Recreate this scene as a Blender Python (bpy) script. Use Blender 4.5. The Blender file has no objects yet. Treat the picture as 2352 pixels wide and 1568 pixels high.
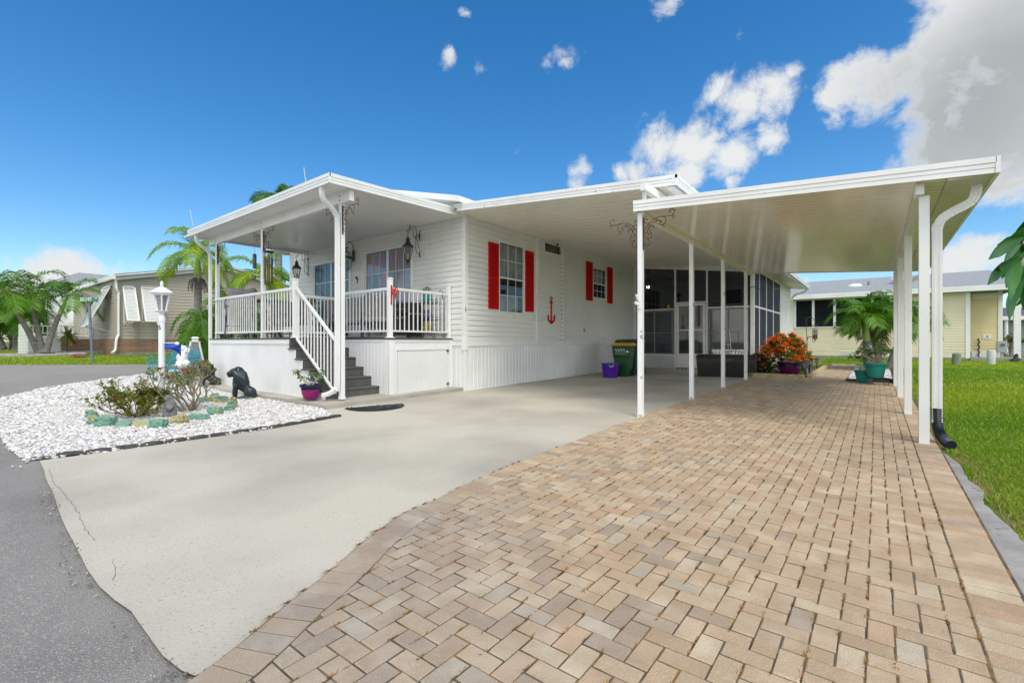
import bpy, bmesh, math, random
import numpy as np
from mathutils import Vector, Matrix
random.seed(7); RNG = np.random.default_rng(7)
S = bpy.context.scene; COL = S.collection
# ---------------------------------------------------------------- camera
FU, FV, HC, FP = .7879, .6158, 1.16, 1071.0
cd = bpy.data.cameras.new('camera'); cam = bpy.data.objects.new('camera', cd); COL.objects.link(cam)
cam.location = (0, 0, HC); cam.rotation_euler = (math.radians(90), 0, -math.atan2(FU, FV))
cd.sensor_width = 36; cd.lens = 36*FP/2352; cd.clip_start = .05; cd.clip_end = 3000
S.camera = cam
S.view_settings.view_transform = 'Standard'; S.view_settings.look = 'None'
S.view_settings.exposure = 0.75; S.view_settings.gamma = 1
# measured points of the place: a direction seen from the camera's spot, met with a plane of the place
def ray(x, y):
    t = (x-1176)/FP; return Vector((FU+FV*t, FV-FU*t, (784-y)/FP))
def gz(u, v):
    return .0125*(min(max(u, 0), 31)-7) + .04*(min(max(v, 12), 27)-12)
def onU(x, y, u0):
    a = ray(x, y); d = u0/a.x; return Vector((u0, a.y*d, HC+a.z*d))
def onV(x, y, v0):
    a = ray(x, y); d = v0/a.y; return Vector((a.x*d, v0, HC+a.z*d))
def at(x, y, d):
    a = ray(x, y); return Vector((a.x*d, a.y*d, HC+a.z*d))
def G(x, y, dz=0):
    a = ray(x, y); d = 1.0
    for i in range(200):
        d = .5*d + .5*min((gz(a.x*d, a.y*d)+dz-HC)/a.z, 80)
    return Vector((a.x*d, a.y*d, gz(a.x*d, a.y*d)+dz))
def Zm(ox, oy, s):
    return lambda X, Y: ((ox+X/s)/1.63265, (oy+Y/s)/1.63265)
# ---------------------------------------------------------------- sun
SUN_EL, SUN_AZ = math.radians(56), math.atan2(-1.0, -.70)
sd = bpy.data.lights.new('sun', 'SUN'); sd.energy = 1.35; sd.angle = math.radians(24); sd.color = (1, .93, .80)
sun = bpy.data.objects.new('sun', sd); COL.objects.link(sun)
sv = Vector((math.cos(SUN_AZ)*math.cos(SUN_EL), math.sin(SUN_AZ)*math.cos(SUN_EL), math.sin(SUN_EL)))
sun.rotation_euler = sv.to_track_quat('Z', 'Y').to_euler()
# ---------------------------------------------------------------- sky
W = bpy.data.worlds.new('World'); S.world = W; W.use_nodes = True
nt = W.node_tree; nt.nodes.clear(); L = nt.links.new
def N(t, **k):
    n = nt.nodes.new(t)
    for a, b in k.items(): setattr(n, a, b)
    return n
def mth(op, a, b=None, c=None, clamp=False):
    n = N('ShaderNodeMath', operation=op, use_clamp=clamp)
    for i, q in enumerate((a, b, c)):
        if q is None: continue
        if isinstance(q, (int, float)): n.inputs[i].default_value = q
        else: L(q, n.inputs[i])
    return n.outputs[0]
tc = N('ShaderNodeTexCoord'); DIR = tc.outputs['Generated']
sky = N('ShaderNodeTexSky', sky_type='NISHITA', sun_disc=False)
sky.sun_elevation = SUN_EL; sky.sun_rotation = math.pi/2-SUN_AZ; sky.air_density = 1.0; sky.dust_density = .6; sky.ozone_density = 2.3
hs = N('ShaderNodeHueSaturation'); hs.inputs['Saturation'].default_value = 1.38; hs.inputs['Value'].default_value = 0.88; hs.inputs['Hue'].default_value = 0.499
L(sky.outputs[0], hs.inputs['Color'])
nz = N('ShaderNodeTexNoise', noise_dimensions='3D'); nz.inputs['Scale'].default_value = 10; nz.inputs['Detail'].default_value = 12; nz.inputs['Roughness'].default_value = .66
nz.inputs['Distortion'].default_value = .35; L(DIR, nz.inputs['Vector'])
nz2 = N('ShaderNodeTexNoise'); nz2.inputs['Scale'].default_value = 2.2; nz2.inputs['Detail'].default_value = 6; nz2.inputs['Roughness'].default_value = .55; L(DIR, nz2.inputs['Vector'])
nd = N('ShaderNodeTexNoise'); nd.inputs['Scale'].default_value = 5.5; nd.inputs['Detail'].default_value = 9; nd.inputs['Roughness'].default_value = .6; L(DIR, nd.inputs['Vector'])
nv = N('ShaderNodeVectorMath', operation='SUBTRACT'); L(nd.outputs['Color'], nv.inputs[0]); nv.inputs[1].default_value = (.5, .5, .5)
ns_ = N('ShaderNodeVectorMath', operation='SCALE'); L(nv.outputs[0], ns_.inputs[0]); ns_.inputs['Scale'].default_value = .14
nw = N('ShaderNodeVectorMath', operation='ADD'); L(DIR, nw.inputs[0]); L(ns_.outputs[0], nw.inputs[1]); DW = nw.outputs[0]
def blob(x, y, r, w=1.0):
    a = ray(x, y).normalized(); b = ray(x+r, y).normalized(); c = ray(x, y+r).normalized(); rr = .5*((a-b).length+(a-c).length)
    n = N('ShaderNodeVectorMath', operation='DISTANCE'); L(DW, n.inputs[0]); n.inputs[1].default_value = a
    m = N('ShaderNodeMapRange', interpolation_type='SMOOTHSTEP'); L(n.outputs['Value'], m.inputs['Value'])
    m.inputs['From Min'].default_value = 0; m.inputs['From Max'].default_value = rr*1.95; m.inputs['To Min'].default_value = w; m.inputs['To Max'].default_value = 0
    return m.outputs[0]
BL = [(2290,70,190,1.3),(2350,220,220,1.35),(2190,190,130,1.25),(2050,215,85,1.15),(1965,205,62),(1925,245,40),(2250,320,130,1.25),(2340,400,100,1.2),(2120,110,70,.8),(2000,270,50,.8),
 (2060,395,50,.8),(2170,390,62),(2280,410,70),(1520,320,66),(1600,330,72),(1690,360,62,.9),(1580,395,52),(1700,245,66),(1790,225,62),(1640,190,44,.8),(1836,165,30,.75),(1790,310,44),
 (1470,392,42,.9),(1430,402,30,.9),(1322,414,34,.95),(1300,125,42,.80),(1302,150,24,.95),(1115,168,32,.80),(1015,140,26,.72),(1505,8,34,.72),(1070,48,20,.5),(1762,10,18,.5),(1490,300,40,.8),
 (120,652,66,1.25),(175,632,70,1.3),(225,655,52,1.2),(60,665,66,1.25),(10,650,60,.7),(60,598,34,.6),(15,590,30,.6),(290,665,50),(2205,612,56,1.2),(2255,600,50,1.2),(2160,640,50),(2168,566,26,.62),(2240,556,30,.6),(2310,640,60),
 (1860,650,34),(1690,430,20,.8),(880,372,22,.4),(2330,540,26,.55),(520,690,60,.7),(400,700,60,.7)]
acc = None
for b in BL:
    o = blob(*b); acc = o if acc is None else mth('MAXIMUM', acc, o)
sep = N('ShaderNodeSeparateXYZ'); L(DIR, sep.inputs[0])
# unseen sky behind, beside and above the view: cloud added as neutral fill light
dt = N('ShaderNodeVectorMath', operation='DOT_PRODUCT'); L(DIR, dt.inputs[0]); dt.inputs[1].default_value = (FU, FV, 0)
bk = N('ShaderNodeMapRange'); L(dt.outputs['Value'], bk.inputs['Value']); bk.inputs['From Min'].default_value = .35; bk.inputs['From Max'].default_value = -.1; bk.inputs['To Min'].default_value = 0; bk.inputs['To Max'].default_value = 1
zen = N('ShaderNodeMapRange'); L(sep.outputs['Z'], zen.inputs['Value']); zen.inputs['From Min'].default_value = .66; zen.inputs['From Max'].default_value = .85
gen = mth('MULTIPLY', mth('SUBTRACT', nz2.outputs[0], .24), 2.6)
gen = mth('MULTIPLY', gen, mth('MAXIMUM', bk.outputs[0], zen.outputs[0]))
acc = mth('MAXIMUM', acc, gen)
den0 = mth('ADD', acc, mth('MULTIPLY', mth('SUBTRACT', nz.outputs[0], .5), 2.3))
den = N('ShaderNodeMapRange', interpolation_type='SMOOTHSTEP'); L(den0, den.inputs['Value']); den.inputs['From Min'].default_value = .36; den.inputs['From Max'].default_value = 1.0
gr = None
for b in [(2260,250,230,1.0),(2350,180,230,1.0),(2150,260,120,.8),(2330,60,150,.8)]:
    o = blob(*b); gr = o if gr is None else mth('MAXIMUM', gr, o)
thick = N('ShaderNodeMapRange'); L(den0, thick.inputs['Value']); thick.inputs['From Min'].default_value = .62; thick.inputs['From Max'].default_value = 1.05
grey = mth('ADD', mth('MULTIPLY', mth('MULTIPLY', mth('MULTIPLY', gr, thick.outputs[0]), .80), mth('ADD', .45, nz2.outputs[0])), mth('MULTIPLY', mth('SUBTRACT', 1.0, nz2.outputs[0]), .18), clamp=True)
cc = N('ShaderNodeMixRGB'); L(grey, cc.inputs[0]); cc.inputs[1].default_value = (4.4*.98, 4.4*1.0, 4.4*1.0, 1); cc.inputs[2].default_value = (4.4*.40, 4.4*.44, 4.4*.46, 1)
cb_ = N('ShaderNodeMixRGB'); L(bk.outputs[0], cb_.inputs[0]); L(cc.outputs[0], cb_.inputs[1]); cb_.inputs[2].default_value = (11, 11*.965, 11*.90, 1)  # added cloud behind the view made brighter and warmer to lift the shade
mx = N('ShaderNodeMixRGB'); L(den.outputs[0], mx.inputs[0]); L(hs.outputs[0], mx.inputs[1]); L(cb_.outputs[0], mx.inputs[2])
bg = N('ShaderNodeBackground'); bg.inputs['Strength'].default_value = .12; L(mx.outputs[0], bg.inputs['Color'])
wo = N('ShaderNodeOutputWorld'); L(bg.outputs[0], wo.inputs[0])
W.cycles.sampling_method = 'MANUAL'; W.cycles.sample_map_resolution = 512
S.cycles.max_bounces = 7; S.cycles.diffuse_bounces = 6; S.cycles.glossy_bounces = 3; S.cycles.transparent_max_bounces = 12; S.cycles.transmission_bounces = 4
# ---------------------------------------------------------------- materials
def M(name, c, c2=None, ns=4, rough=.5, bump=0, bs=60, metal=0, detail=5, spec=.5, lo=.35, hi=.65, c3=None, ns3=40, lo3=.6, hi3=.75, alpha=None, coat=0, trans=0, attr=None, stretch=None):
    m = bpy.data.materials.new(name); m.use_nodes = True; t = m.node_tree; p = t.nodes['Principled BSDF']; l = t.links.new
    p.inputs['Base Color'].default_value = (*c, 1); p.inputs['Roughness'].default_value = rough; p.inputs['Metallic'].default_value = metal
    p.inputs['Specular IOR Level'].default_value = spec; p.inputs['Coat Weight'].default_value = coat
    if trans: p.inputs['Subsurface Weight'].default_value = 0
    tc = t.nodes.new('ShaderNodeTexCoord'); vec = tc.outputs['Object']
    if stretch:
        mp = t.nodes.new('ShaderNodeMapping'); mp.inputs['Scale'].default_value = stretch; l(vec, mp.inputs[0]); vec = mp.outputs[0]
    out = None
    def noi(s, a, b, d=detail):
        n = t.nodes.new('ShaderNodeTexNoise'); n.inputs['Scale'].default_value = s; n.inputs['Detail'].default_value = d; l(vec, n.inputs['Vector'])
        r = t.nodes.new('ShaderNodeMapRange'); l(n.outputs[0], r.inputs['Value']); r.inputs['From Min'].default_value = a; r.inputs['From Max'].default_value = b
        return n, r.outputs[0]
    if c2:
        n, f = noi(ns, lo, hi); x = t.nodes.new('ShaderNodeMixRGB'); l(f, x.inputs[0]); x.inputs[1].default_value = (*c, 1); x.inputs[2].default_value = (*c2, 1); out = x.outputs[0]
    if c3:
        n, f = noi(ns3, lo3, hi3, 3); x = t.nodes.new('ShaderNodeMixRGB'); l(f, x.inputs[0]); x.inputs[2].default_value = (*c3, 1)
        if out: l(out, x.inputs[1])
        else: x.inputs[1].default_value = (*c, 1)
        out = x.outputs[0]
    if attr:
        a = t.nodes.new('ShaderNodeAttribute'); a.attribute_name = attr
        x = t.nodes.new('ShaderNodeMixRGB'); x.blend_type = 'MULTIPLY'; x.inputs[0].default_value = 1
        if out: l(out, x.inputs[1])
        else: x.inputs[1].default_value = (*c, 1)
        l(a.outputs['Color'], x.inputs[2]); out = x.outputs[0]
    if out: l(out, p.inputs['Base Color'])
    if bump:
        n, f = noi(bs, 0, 1); b = t.nodes.new('ShaderNodeBump'); b.inputs['Strength'].default_value = bump; b.inputs['Distance'].default_value = .01; l(n.outputs[0], b.inputs['Height']); l(b.outputs[0], p.inputs['Normal'])
    if alpha is not None: p.inputs['Alpha'].default_value = alpha
    m['pn'] = 1
    return m
def glassmat(name, tint=(.9, .95, .95), refl=.08, rough=.02, body=None, bodyf=.3):
    m = bpy.data.materials.new(name); m.use_nodes = True; t = m.node_tree; t.nodes.clear(); l = t.links.new
    o = t.nodes.new('ShaderNodeOutputMaterial'); a = t.nodes.new('ShaderNodeBsdfTransparent'); a.inputs[0].default_value = (*tint, 1)
    g = t.nodes.new('ShaderNodeBsdfGlossy'); g.inputs['Roughness'].default_value = rough
    ge = t.nodes.new('ShaderNodeNewGeometry'); dp = t.nodes.new('ShaderNodeVectorMath'); dp.operation = 'DOT_PRODUCT'; l(ge.outputs['Incoming'], dp.inputs[0]); l(ge.outputs['Normal'], dp.inputs[1])
    def mm(op, a_, b_, cl=False):
        n = t.nodes.new('ShaderNodeMath'); n.operation = op; n.use_clamp = cl
        for i, q in enumerate((a_, b_)):
            if q is None: continue
            if isinstance(q, (int, float)): n.inputs[i].default_value = q
            else: l(q, n.inputs[i])
        return n.outputs[0]
    fz = mm('POWER', mm('SUBTRACT', 1.0, mm('ABSOLUTE', dp.outputs['Value'], None), True), 5.0)
    ad = t.nodes.new('ShaderNodeMath'); ad.operation = 'ADD'; ad.use_clamp = True; l(mm('MULTIPLY', fz, .9 if rough < .3 else .12), ad.inputs[0]); ad.inputs[1].default_value = refl+(.04 if rough < .3 else 0)
    base = a.outputs[0]
    if body:
        d = t.nodes.new('ShaderNodeBsdfDiffuse'); d.inputs[0].default_value = (*body, 1); x = t.nodes.new('ShaderNodeMixShader'); x.inputs[0].default_value = bodyf; l(a.outputs[0], x.inputs[1]); l(d.outputs[0], x.inputs[2]); base = x.outputs[0]
    s = t.nodes.new('ShaderNodeMixShader'); l(ad.outputs[0], s.inputs[0]); l(base, s.inputs[1]); l(g.outputs[0], s.inputs[2]); l(s.outputs[0], o.inputs[0])
    return m
def leafmat(name, c, c2, ns=3, rough=.45, tr=.35):
    m = bpy.data.materials.new(name); m.use_nodes = True; t = m.node_tree; l = t.links.new; p = t.nodes['Principled BSDF']; o = t.nodes['Material Output']
    at_ = t.nodes.new('ShaderNodeAttribute'); at_.attribute_name = 'rnd'
    x = t.nodes.new('ShaderNodeMixRGB'); l(at_.outputs['Fac'], x.inputs[0]); x.inputs[1].default_value = (*c, 1); x.inputs[2].default_value = (*c2, 1)
    l(x.outputs[0], p.inputs['Base Color']); p.inputs['Roughness'].default_value = rough; p.inputs['Specular IOR Level'].default_value = .35
    d = t.nodes.new('ShaderNodeBsdfTranslucent'); hb = t.nodes.new('ShaderNodeHueSaturation'); hb.inputs['Value'].default_value = 1.5; l(x.outputs[0], hb.inputs['Color']); l(hb.outputs[0], d.inputs[0])
    s = t.nodes.new('ShaderNodeMixShader'); s.inputs[0].default_value = tr; l(p.outputs[0], s.inputs[1]); l(d.outputs[0], s.inputs[2]); l(s.outputs[0], o.inputs[0])
    return m
# ---------------------------------------------------------------- mesh helpers
def wl(o):
    v = Vector((0, 0, 0))
    while o: v += o.location; o = o.parent
    return v
def link(o, parent=None):
    COL.objects.link(o)
    if parent: o.parent = parent
    return o
def tag(o, label=None, cat=None, group=None, kind=None):
    if label: o['label'] = label
    if cat: o['category'] = cat
    if group: o['group'] = group
    if kind: o['kind'] = kind
    return o
def thing(name, label, cat, loc=(0, 0, 0), group=None):
    o = bpy.data.objects.new(name, None); o.empty_display_size = .2; o.location = loc; link(o); return tag(o, label, cat, group)
class MB:
    def __init__(s): s.v = []; s.f = []; s.m = []; s.mi = 0
    def add(s, vs, fs):
        b = len(s.v); s.v += [tuple(p) for p in vs]; s.f += [tuple(b+i for i in f) for f in fs]; s.m += [s.mi]*len(fs); return s
    def box(s, a, b):
        x0, x1 = sorted((a[0], b[0])); y0, y1 = sorted((a[1], b[1])); z0, z1 = sorted((a[2], b[2]))
        return s.add([(x0,y0,z0),(x1,y0,z0),(x1,y1,z0),(x0,y1,z0),(x0,y0,z1),(x1,y0,z1),(x1,y1,z1),(x0,y1,z1)], [(0,3,2,1),(4,5,6,7),(0,1,5,4),(1,2,6,5),(2,3,7,6),(3,0,4,7)])
    def cb(s, c, h):
        return s.box((c[0]-h[0], c[1]-h[1], c[2]-h[2]), (c[0]+h[0], c[1]+h[1], c[2]+h[2]))
    def hexa(s, b, t):      # 4 bottom, 4 top points
        return s.add(list(b)+list(t), [(0,3,2,1),(4,5,6,7),(0,1,5,4),(1,2,6,5),(2,3,7,6),(3,0,4,7)])
    def beam(s, p, q, w, h, up=(0, 0, 1)):
        p = Vector(p); q = Vector(q); d = (q-p).normalized(); r = d.cross(Vector(up)).normalized(); n = r.cross(d)
        o = [(-1,-1),(1,-1),(1,1),(-1,1)]
        return s.add([p+r*(a*w/2)+n*(b*h/2) for a, b in o]+[q+r*(a*w/2)+n*(b*h/2) for a, b in o], [(0,1,2,3),(7,6,5,4),(0,4,5,1),(1,5,6,2),(2,6,7,3),(3,7,4,0)])
    def prism(s, pts, vec):
        n = len(pts); vec = Vector(vec); pts = [Vector(p) for p in pts]
        return s.add(pts+[p+vec for p in pts], [tuple(range(n))[::-1], tuple(range(n, 2*n))]+[(i, (i+1) % n, n+(i+1) % n, n+i) for i in range(n)])
    def tube(s, pts, r, n=8, cap=True, flat=None):
        pts = [Vector(p) for p in pts]; k = len(pts); rr = r if isinstance(r, (list, tuple)) else [r]*k
        t0 = (pts[1]-pts[0]).normalized(); up = Vector((0, 0, 1)) if abs(t0.z) < .9 else Vector((1, 0, 0))
        a = t0.cross(up).normalized(); vs = []
        for i in range(k):
            t = (pts[min(i+1, k-1)]-pts[max(i-1, 0)])
            if t.length < 1e-9: t = t0
            t = t.normalized(); a = (a-t*a.dot(t)); a = a.normalized() if a.length > 1e-6 else t.orthogonal().normalized(); b = t.cross(a)
            for j in range(n):
                an = 2*math.pi*j/n; vs.append(pts[i]+(a*math.cos(an)+b*math.sin(an)*(flat or 1))*rr[i])
        fs = [(i*n+j, i*n+(j+1) % n, (i+1)*n+(j+1) % n, (i+1)*n+j) for i in range(k-1) for j in range(n)]
        if cap: fs += [tuple(range(n))[::-1], tuple(range((k-1)*n, k*n))]
        return s.add(vs, fs)
    def lathe(s, prof, c=(0, 0, 0), n=24, sx=1, sy=1, ph=0):
        vs = []; k = len(prof)
        for r, z in prof:
            for j in range(n):
                an = 2*math.pi*j/n+ph; vs.append((c[0]+r*math.cos(an)*sx, c[1]+r*math.sin(an)*sy, c[2]+z))
        fs = [(i*n+j, i*n+(j+1) % n, (i+1)*n+(j+1) % n, (i+1)*n+j) for i in range(k-1) for j in range(n)]
        if prof[0][0] > 1e-4: fs.append(tuple(range(n))[::-1])
        if prof[-1][0] > 1e-4: fs.append(tuple(range((k-1)*n, k*n)))
        return s.add(vs, fs)
    def ell(s, c, r, n=14, rot=None):
        if isinstance(r, (int, float)): r = (r, r, r)
        vs = []; m = n//2
        for i in range(m+1):
            th = math.pi*i/m
            for j in range(n):
                ph = 2*math.pi*j/n; p = Vector((r[0]*math.sin(th)*math.cos(ph), r[1]*math.sin(th)*math.sin(ph), r[2]*math.cos(th)))
                if rot: p = rot @ p
                vs.append(Vector(c)+p)
        return s.add(vs, [(i*n+j, (i+1)*n+j, (i+1)*n+(j+1) % n, i*n+(j+1) % n) for i in range(m) for j in range(n)])
    def cyl(s, p, q, r, n=12, r2=None): return s.tube([p, q], [r, r2 if r2 is not None else r], n)
    def quad(s, *p): return s.add(p, [tuple(range(len(p)))])
    def build(s, name, mat, parent=None, smooth=False, bevel=0, world=True, ang=35):
        me = bpy.data.meshes.new(name); off = wl(parent) if (parent and world) else Vector((0, 0, 0))
        me.from_pydata([(x-off.x, y-off.y, z-off.z) for x, y, z in s.v], [], s.f)
        for m in (mat if isinstance(mat, (list, tuple)) else [mat]): me.materials.append(m)
        if isinstance(mat, (list, tuple)): me.polygons.foreach_set('material_index', s.m)
        bm = bmesh.new(); bm.from_mesh(me); bmesh.ops.remove_doubles(bm, verts=bm.verts, dist=1e-5) if smooth else None
        if smooth or len(s.f) < 4000: bmesh.ops.recalc_face_normals(bm, faces=bm.faces)
        if smooth:
            for f in bm.faces: f.smooth = True
            for e in bm.edges:
                if len(e.link_faces) == 2 and e.calc_face_angle(0) > math.radians(ang): e.smooth = False
        bm.to_mesh(me); bm.free()
        o = bpy.data.objects.new(name, me); link(o, parent)
        if bevel:
            b = o.modifiers.new('b', 'BEVEL'); b.width = bevel; b.segments = 2; b.limit_method = 'ANGLE'; b.angle_limit = math.radians(50)
        return o
def kids(o): return [c for c in bpy.data.objects if c.parent == o]
def copy_tree(o, parent=None):
    c = o.copy(); COL.objects.link(c); c.parent = parent
    for ch in kids(o): copy_tree(ch, c)
    return c
def npmesh(name, v, f, mat, parent=None, attr=None, col=None, smooth=False):
    me = bpy.data.meshes.new(name); k = f.shape[1]; me.vertices.add(len(v)); me.vertices.foreach_set('co', v.astype(np.float32).ravel())
    me.loops.add(f.size); me.loops.foreach_set('vertex_index', f.astype(np.int32).ravel()); me.polygons.add(len(f))
    me.polygons.foreach_set('loop_start', np.arange(0, f.size, k, dtype=np.int32)); me.polygons.foreach_set('loop_total', np.full(len(f), k, dtype=np.int32))
    if smooth: me.polygons.foreach_set('use_smooth', np.ones(len(f), dtype=bool))
    for m in (mat if isinstance(mat, (list, tuple)) else [mat]): me.materials.append(m)
    if attr is not None:
        a = me.attributes.new('rnd', 'FLOAT', 'FACE'); a.data.foreach_set('value', attr.astype(np.float32))
    if col is not None:
        a = me.attributes.new('col', 'FLOAT_COLOR', 'FACE'); c4 = np.ones((len(f), 4), np.float32); c4[:, :3] = col; a.data.foreach_set('color', c4.ravel())
    me.update(); me.validate()
    o = bpy.data.objects.new(name, me); link(o, parent); return o
def crom(P, n=6):
    P = [Vector(p) for p in P]; Q = [P[0]*2-P[1]]+P+[P[-1]*2-P[-2]]; out = []
    for i in range(1, len(Q)-2):
        a, b, c, d = Q[i-1], Q[i], Q[i+1], Q[i+2]
        for k in range(n):
            t = k/n; out.append(.5*((2*b)+(c-a)*t+(2*a-5*b+4*c-d)*t*t+(3*b-a-3*c+d)*t**3))
    out.append(P[-1]); return out
def blobby(name, mat, parent, parts, vox=.012, smooth=6, world=True, disp=None):
    b = MB()
    for q in parts:
        if q[0] == 'e': b.ell(q[1], q[2], 16, q[3] if len(q) > 3 else None)
        else:
            pts, r = q[1], q[2]; b.tube(pts, r, 12)
            rr = r if isinstance(r, (list, tuple)) else [r]*len(pts)
            for p, x in zip(pts, rr): b.ell(p, x, 12)
    o = b.build(name, mat, parent, world=world)
    for p in o.data.polygons: p.use_smooth = True
    m = o.modifiers.new('r', 'REMESH'); m.mode = 'VOXEL'; m.voxel_size = vox; m.use_smooth_shade = True
    if smooth: s = o.modifiers.new('s', 'SMOOTH'); s.iterations = smooth; s.factor = .6
    if disp:
        t = bpy.data.textures.new(name+'_t', 'CLOUDS'); t.noise_scale = disp[1]; d = o.modifiers.new('d', 'DISPLACE'); d.texture = t; d.strength = disp[0]; d.mid_level = .5
    return o
def text(body, size, mat, parent, loc, rot, name='lettering', ext=.001, align='CENTER', sx=1, world=True):
    c = bpy.data.curves.new(name, 'FONT'); c.body = body; c.size = size; c.extrude = ext; c.align_x = align; c.align_y = 'CENTER'
    t = bpy.data.objects.new('t', c); COL.objects.link(t); bpy.context.view_layer.update()
    me = bpy.data.meshes.new_from_object(t.evaluated_get(bpy.context.evaluated_depsgraph_get())); bpy.data.objects.remove(t)
    me.materials.clear(); me.materials.append(mat)
    o = bpy.data.objects.new(name, me); link(o, parent); o.location = Vector(loc)-(wl(parent) if (parent and world) else Vector((0, 0, 0))); o.rotation_euler = rot; o.scale = (sx, 1, 1); return o
# facing rotations for upright lettering
RV = (math.pi/2, 0, 0)              # faces -v
RU = (math.pi/2, 0, -math.pi/2)     # faces -u
# ---------------------------------------------------------------- surfaces
WHITE = M('white paint', (.80, .81, .80), (.72, .73, .71), ns=1.3, rough=.35, c3=(.55, .54, .50), ns3=14, lo3=.68, hi3=.8)
WHITE2 = M('weathered white paint', (.79, .80, .79), (.70, .70, .68), ns=2, rough=.42, c3=(.38, .40, .40), ns3=9, lo3=.66, hi3=.70, detail=8)
VINYL = M('white vinyl siding', (.77, .77, .745), (.70, .705, .68), ns=.8, rough=.45, bump=.06, bs=90, c3=(.60, .60, .56), ns3=3, lo3=.62, hi3=.8)
SKIRT = M('white vinyl skirting', (.76, .77, .77), (.68, .69, .69), ns=1.1, rough=.4)
CEIL = M('cream ceiling pans', (.86, .835, .74), (.80, .77, .68), ns=.7, rough=.35)
CEILP = M('porch ceiling panels', (.82, .82, .80), (.76, .76, .74), ns=.6, rough=.3)
CEILG = M('glossy ceiling pans', (.86, .825, .70), (.80, .765, .63), ns=.7, rough=.13, spec=.75)
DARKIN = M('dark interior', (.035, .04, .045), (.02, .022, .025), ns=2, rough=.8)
BLACK = M('black metal', (.018, .018, .02), (.03, .028, .026), ns=9, rough=.38)
RUST = M('rusty black iron', (.03, .02, .016), (.16, .07, .035), ns=18, rough=.7, bump=.3)
RED = M('red paint', (.56, .008, .010), (.46, .010, .010), ns=4, spec=.12, rough=.7, c3=(.62, .22, .18), ns3=30, lo3=.74, hi3=.78)
TREAD = M('dark composite boards', (.115, .108, .105), (.075, .072, .07), ns=3, rough=.6, bump=.3, bs=40, stretch=(14, 1, 1), c3=(.2, .19, .18), ns3=60, lo3=.7, hi3=.8)
GREYD = M('grey fabric', (.16, .15, .155), (.12, .115, .12), ns=7, rough=.85, bump=.3, bs=200)
GREYF = M('taupe fabric', (.30, .285, .27), (.22, .21, .20), ns=5, rough=.85, bump=.3, bs=200)
CONC = M('driveway concrete', (.475, .45, .38), (.275, .257, .228), ns=.55, rough=.8, bump=.35, bs=70, detail=10, lo=.40, hi=.78, c3=(.20, .185, .16), ns3=85, lo3=.64, hi3=.70)
SLAB = M('porch slab concrete', (.43, .40, .35), (.33, .31, .27), ns=2, rough=.85, bump=.4, bs=60, c3=(.2, .19, .17), ns3=26, lo3=.64, hi3=.75)
ASPH = M('road asphalt', (.245, .238, .228), (.175, .17, .165), ns=1.1, rough=.9, bump=1, bs=120, detail=9, c3=(.44, .42, .385), ns3=150, lo3=.55, hi3=.68)
ASPH2 = M('side street asphalt', (.26, .25, .235), (.21, .20, .19), ns=.5, rough=.9, bump=.5, bs=90, detail=8, c3=(.38, .36, .34), ns3=70, lo3=.58, hi3=.68)
SOIL = M('lawn soil', (.13, .19, .02), (.08, .12, .014), ns=2.5, rough=.95, bump=.5, bs=30, detail=8, c3=(.18, .15, .07), ns3=5, lo3=.6, hi3=.75)
SAND = M('joint sand and moss', (.115, .09, .062), (.05, .042, .033), ns=7, rough=.95, bump=.4, lo3=.50, hi3=.6, c3=(.19, .11, .035), ns3=9)
PAVE = M('clay coloured pavers', (.94, .92, .90), (1.14, 1.17, 1.22), ns=5.5, lo=.45, hi=.66, rough=.78, bump=.6, bs=150, detail=8, c3=(1.35, 1.35, 1.32), ns3=170, lo3=.60, hi3=.68, attr='col')
STONE = M('white marble chips', (1, 1, 1), (.82, .82, .84), ns=25, rough=.6, bump=.15, bs=80, attr='col')
EDGE = M('black rubber edging', (.03, .032, .036), (.06, .058, .056), ns=14, rough=.75, bump=.7, bs=40)
STRIP = M('poured edge strip', (.31, .30, .29), (.23, .225, .22), ns=4, rough=.9, bump=.6, bs=40, c3=(.16, .14, .11), ns3=10, lo3=.6, hi3=.72)
MULCH = M('red mulch', (.16, .05, .03), (.09, .035, .02), ns=20, rough=.95, bump=1, bs=60)
GLASS = glassmat('window glass', (.94, .96, .96), .05)
CLEAR = glassmat('clear lantern glass', (.88, .92, .92), .07)
SCREEN = glassmat('insect screen', (.60, .62, .63), 0, .5, (.05, .055, .065), .28)
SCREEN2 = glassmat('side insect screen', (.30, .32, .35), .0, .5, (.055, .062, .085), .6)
TAN = M('tan vinyl siding', (.47, .42, .345), (.43, .38, .31), ns=1, rough=.5)
CREAM = M('cream vinyl siding', (.74, .70, .50), (.68, .64, .45), ns=1, rough=.5)
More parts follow.
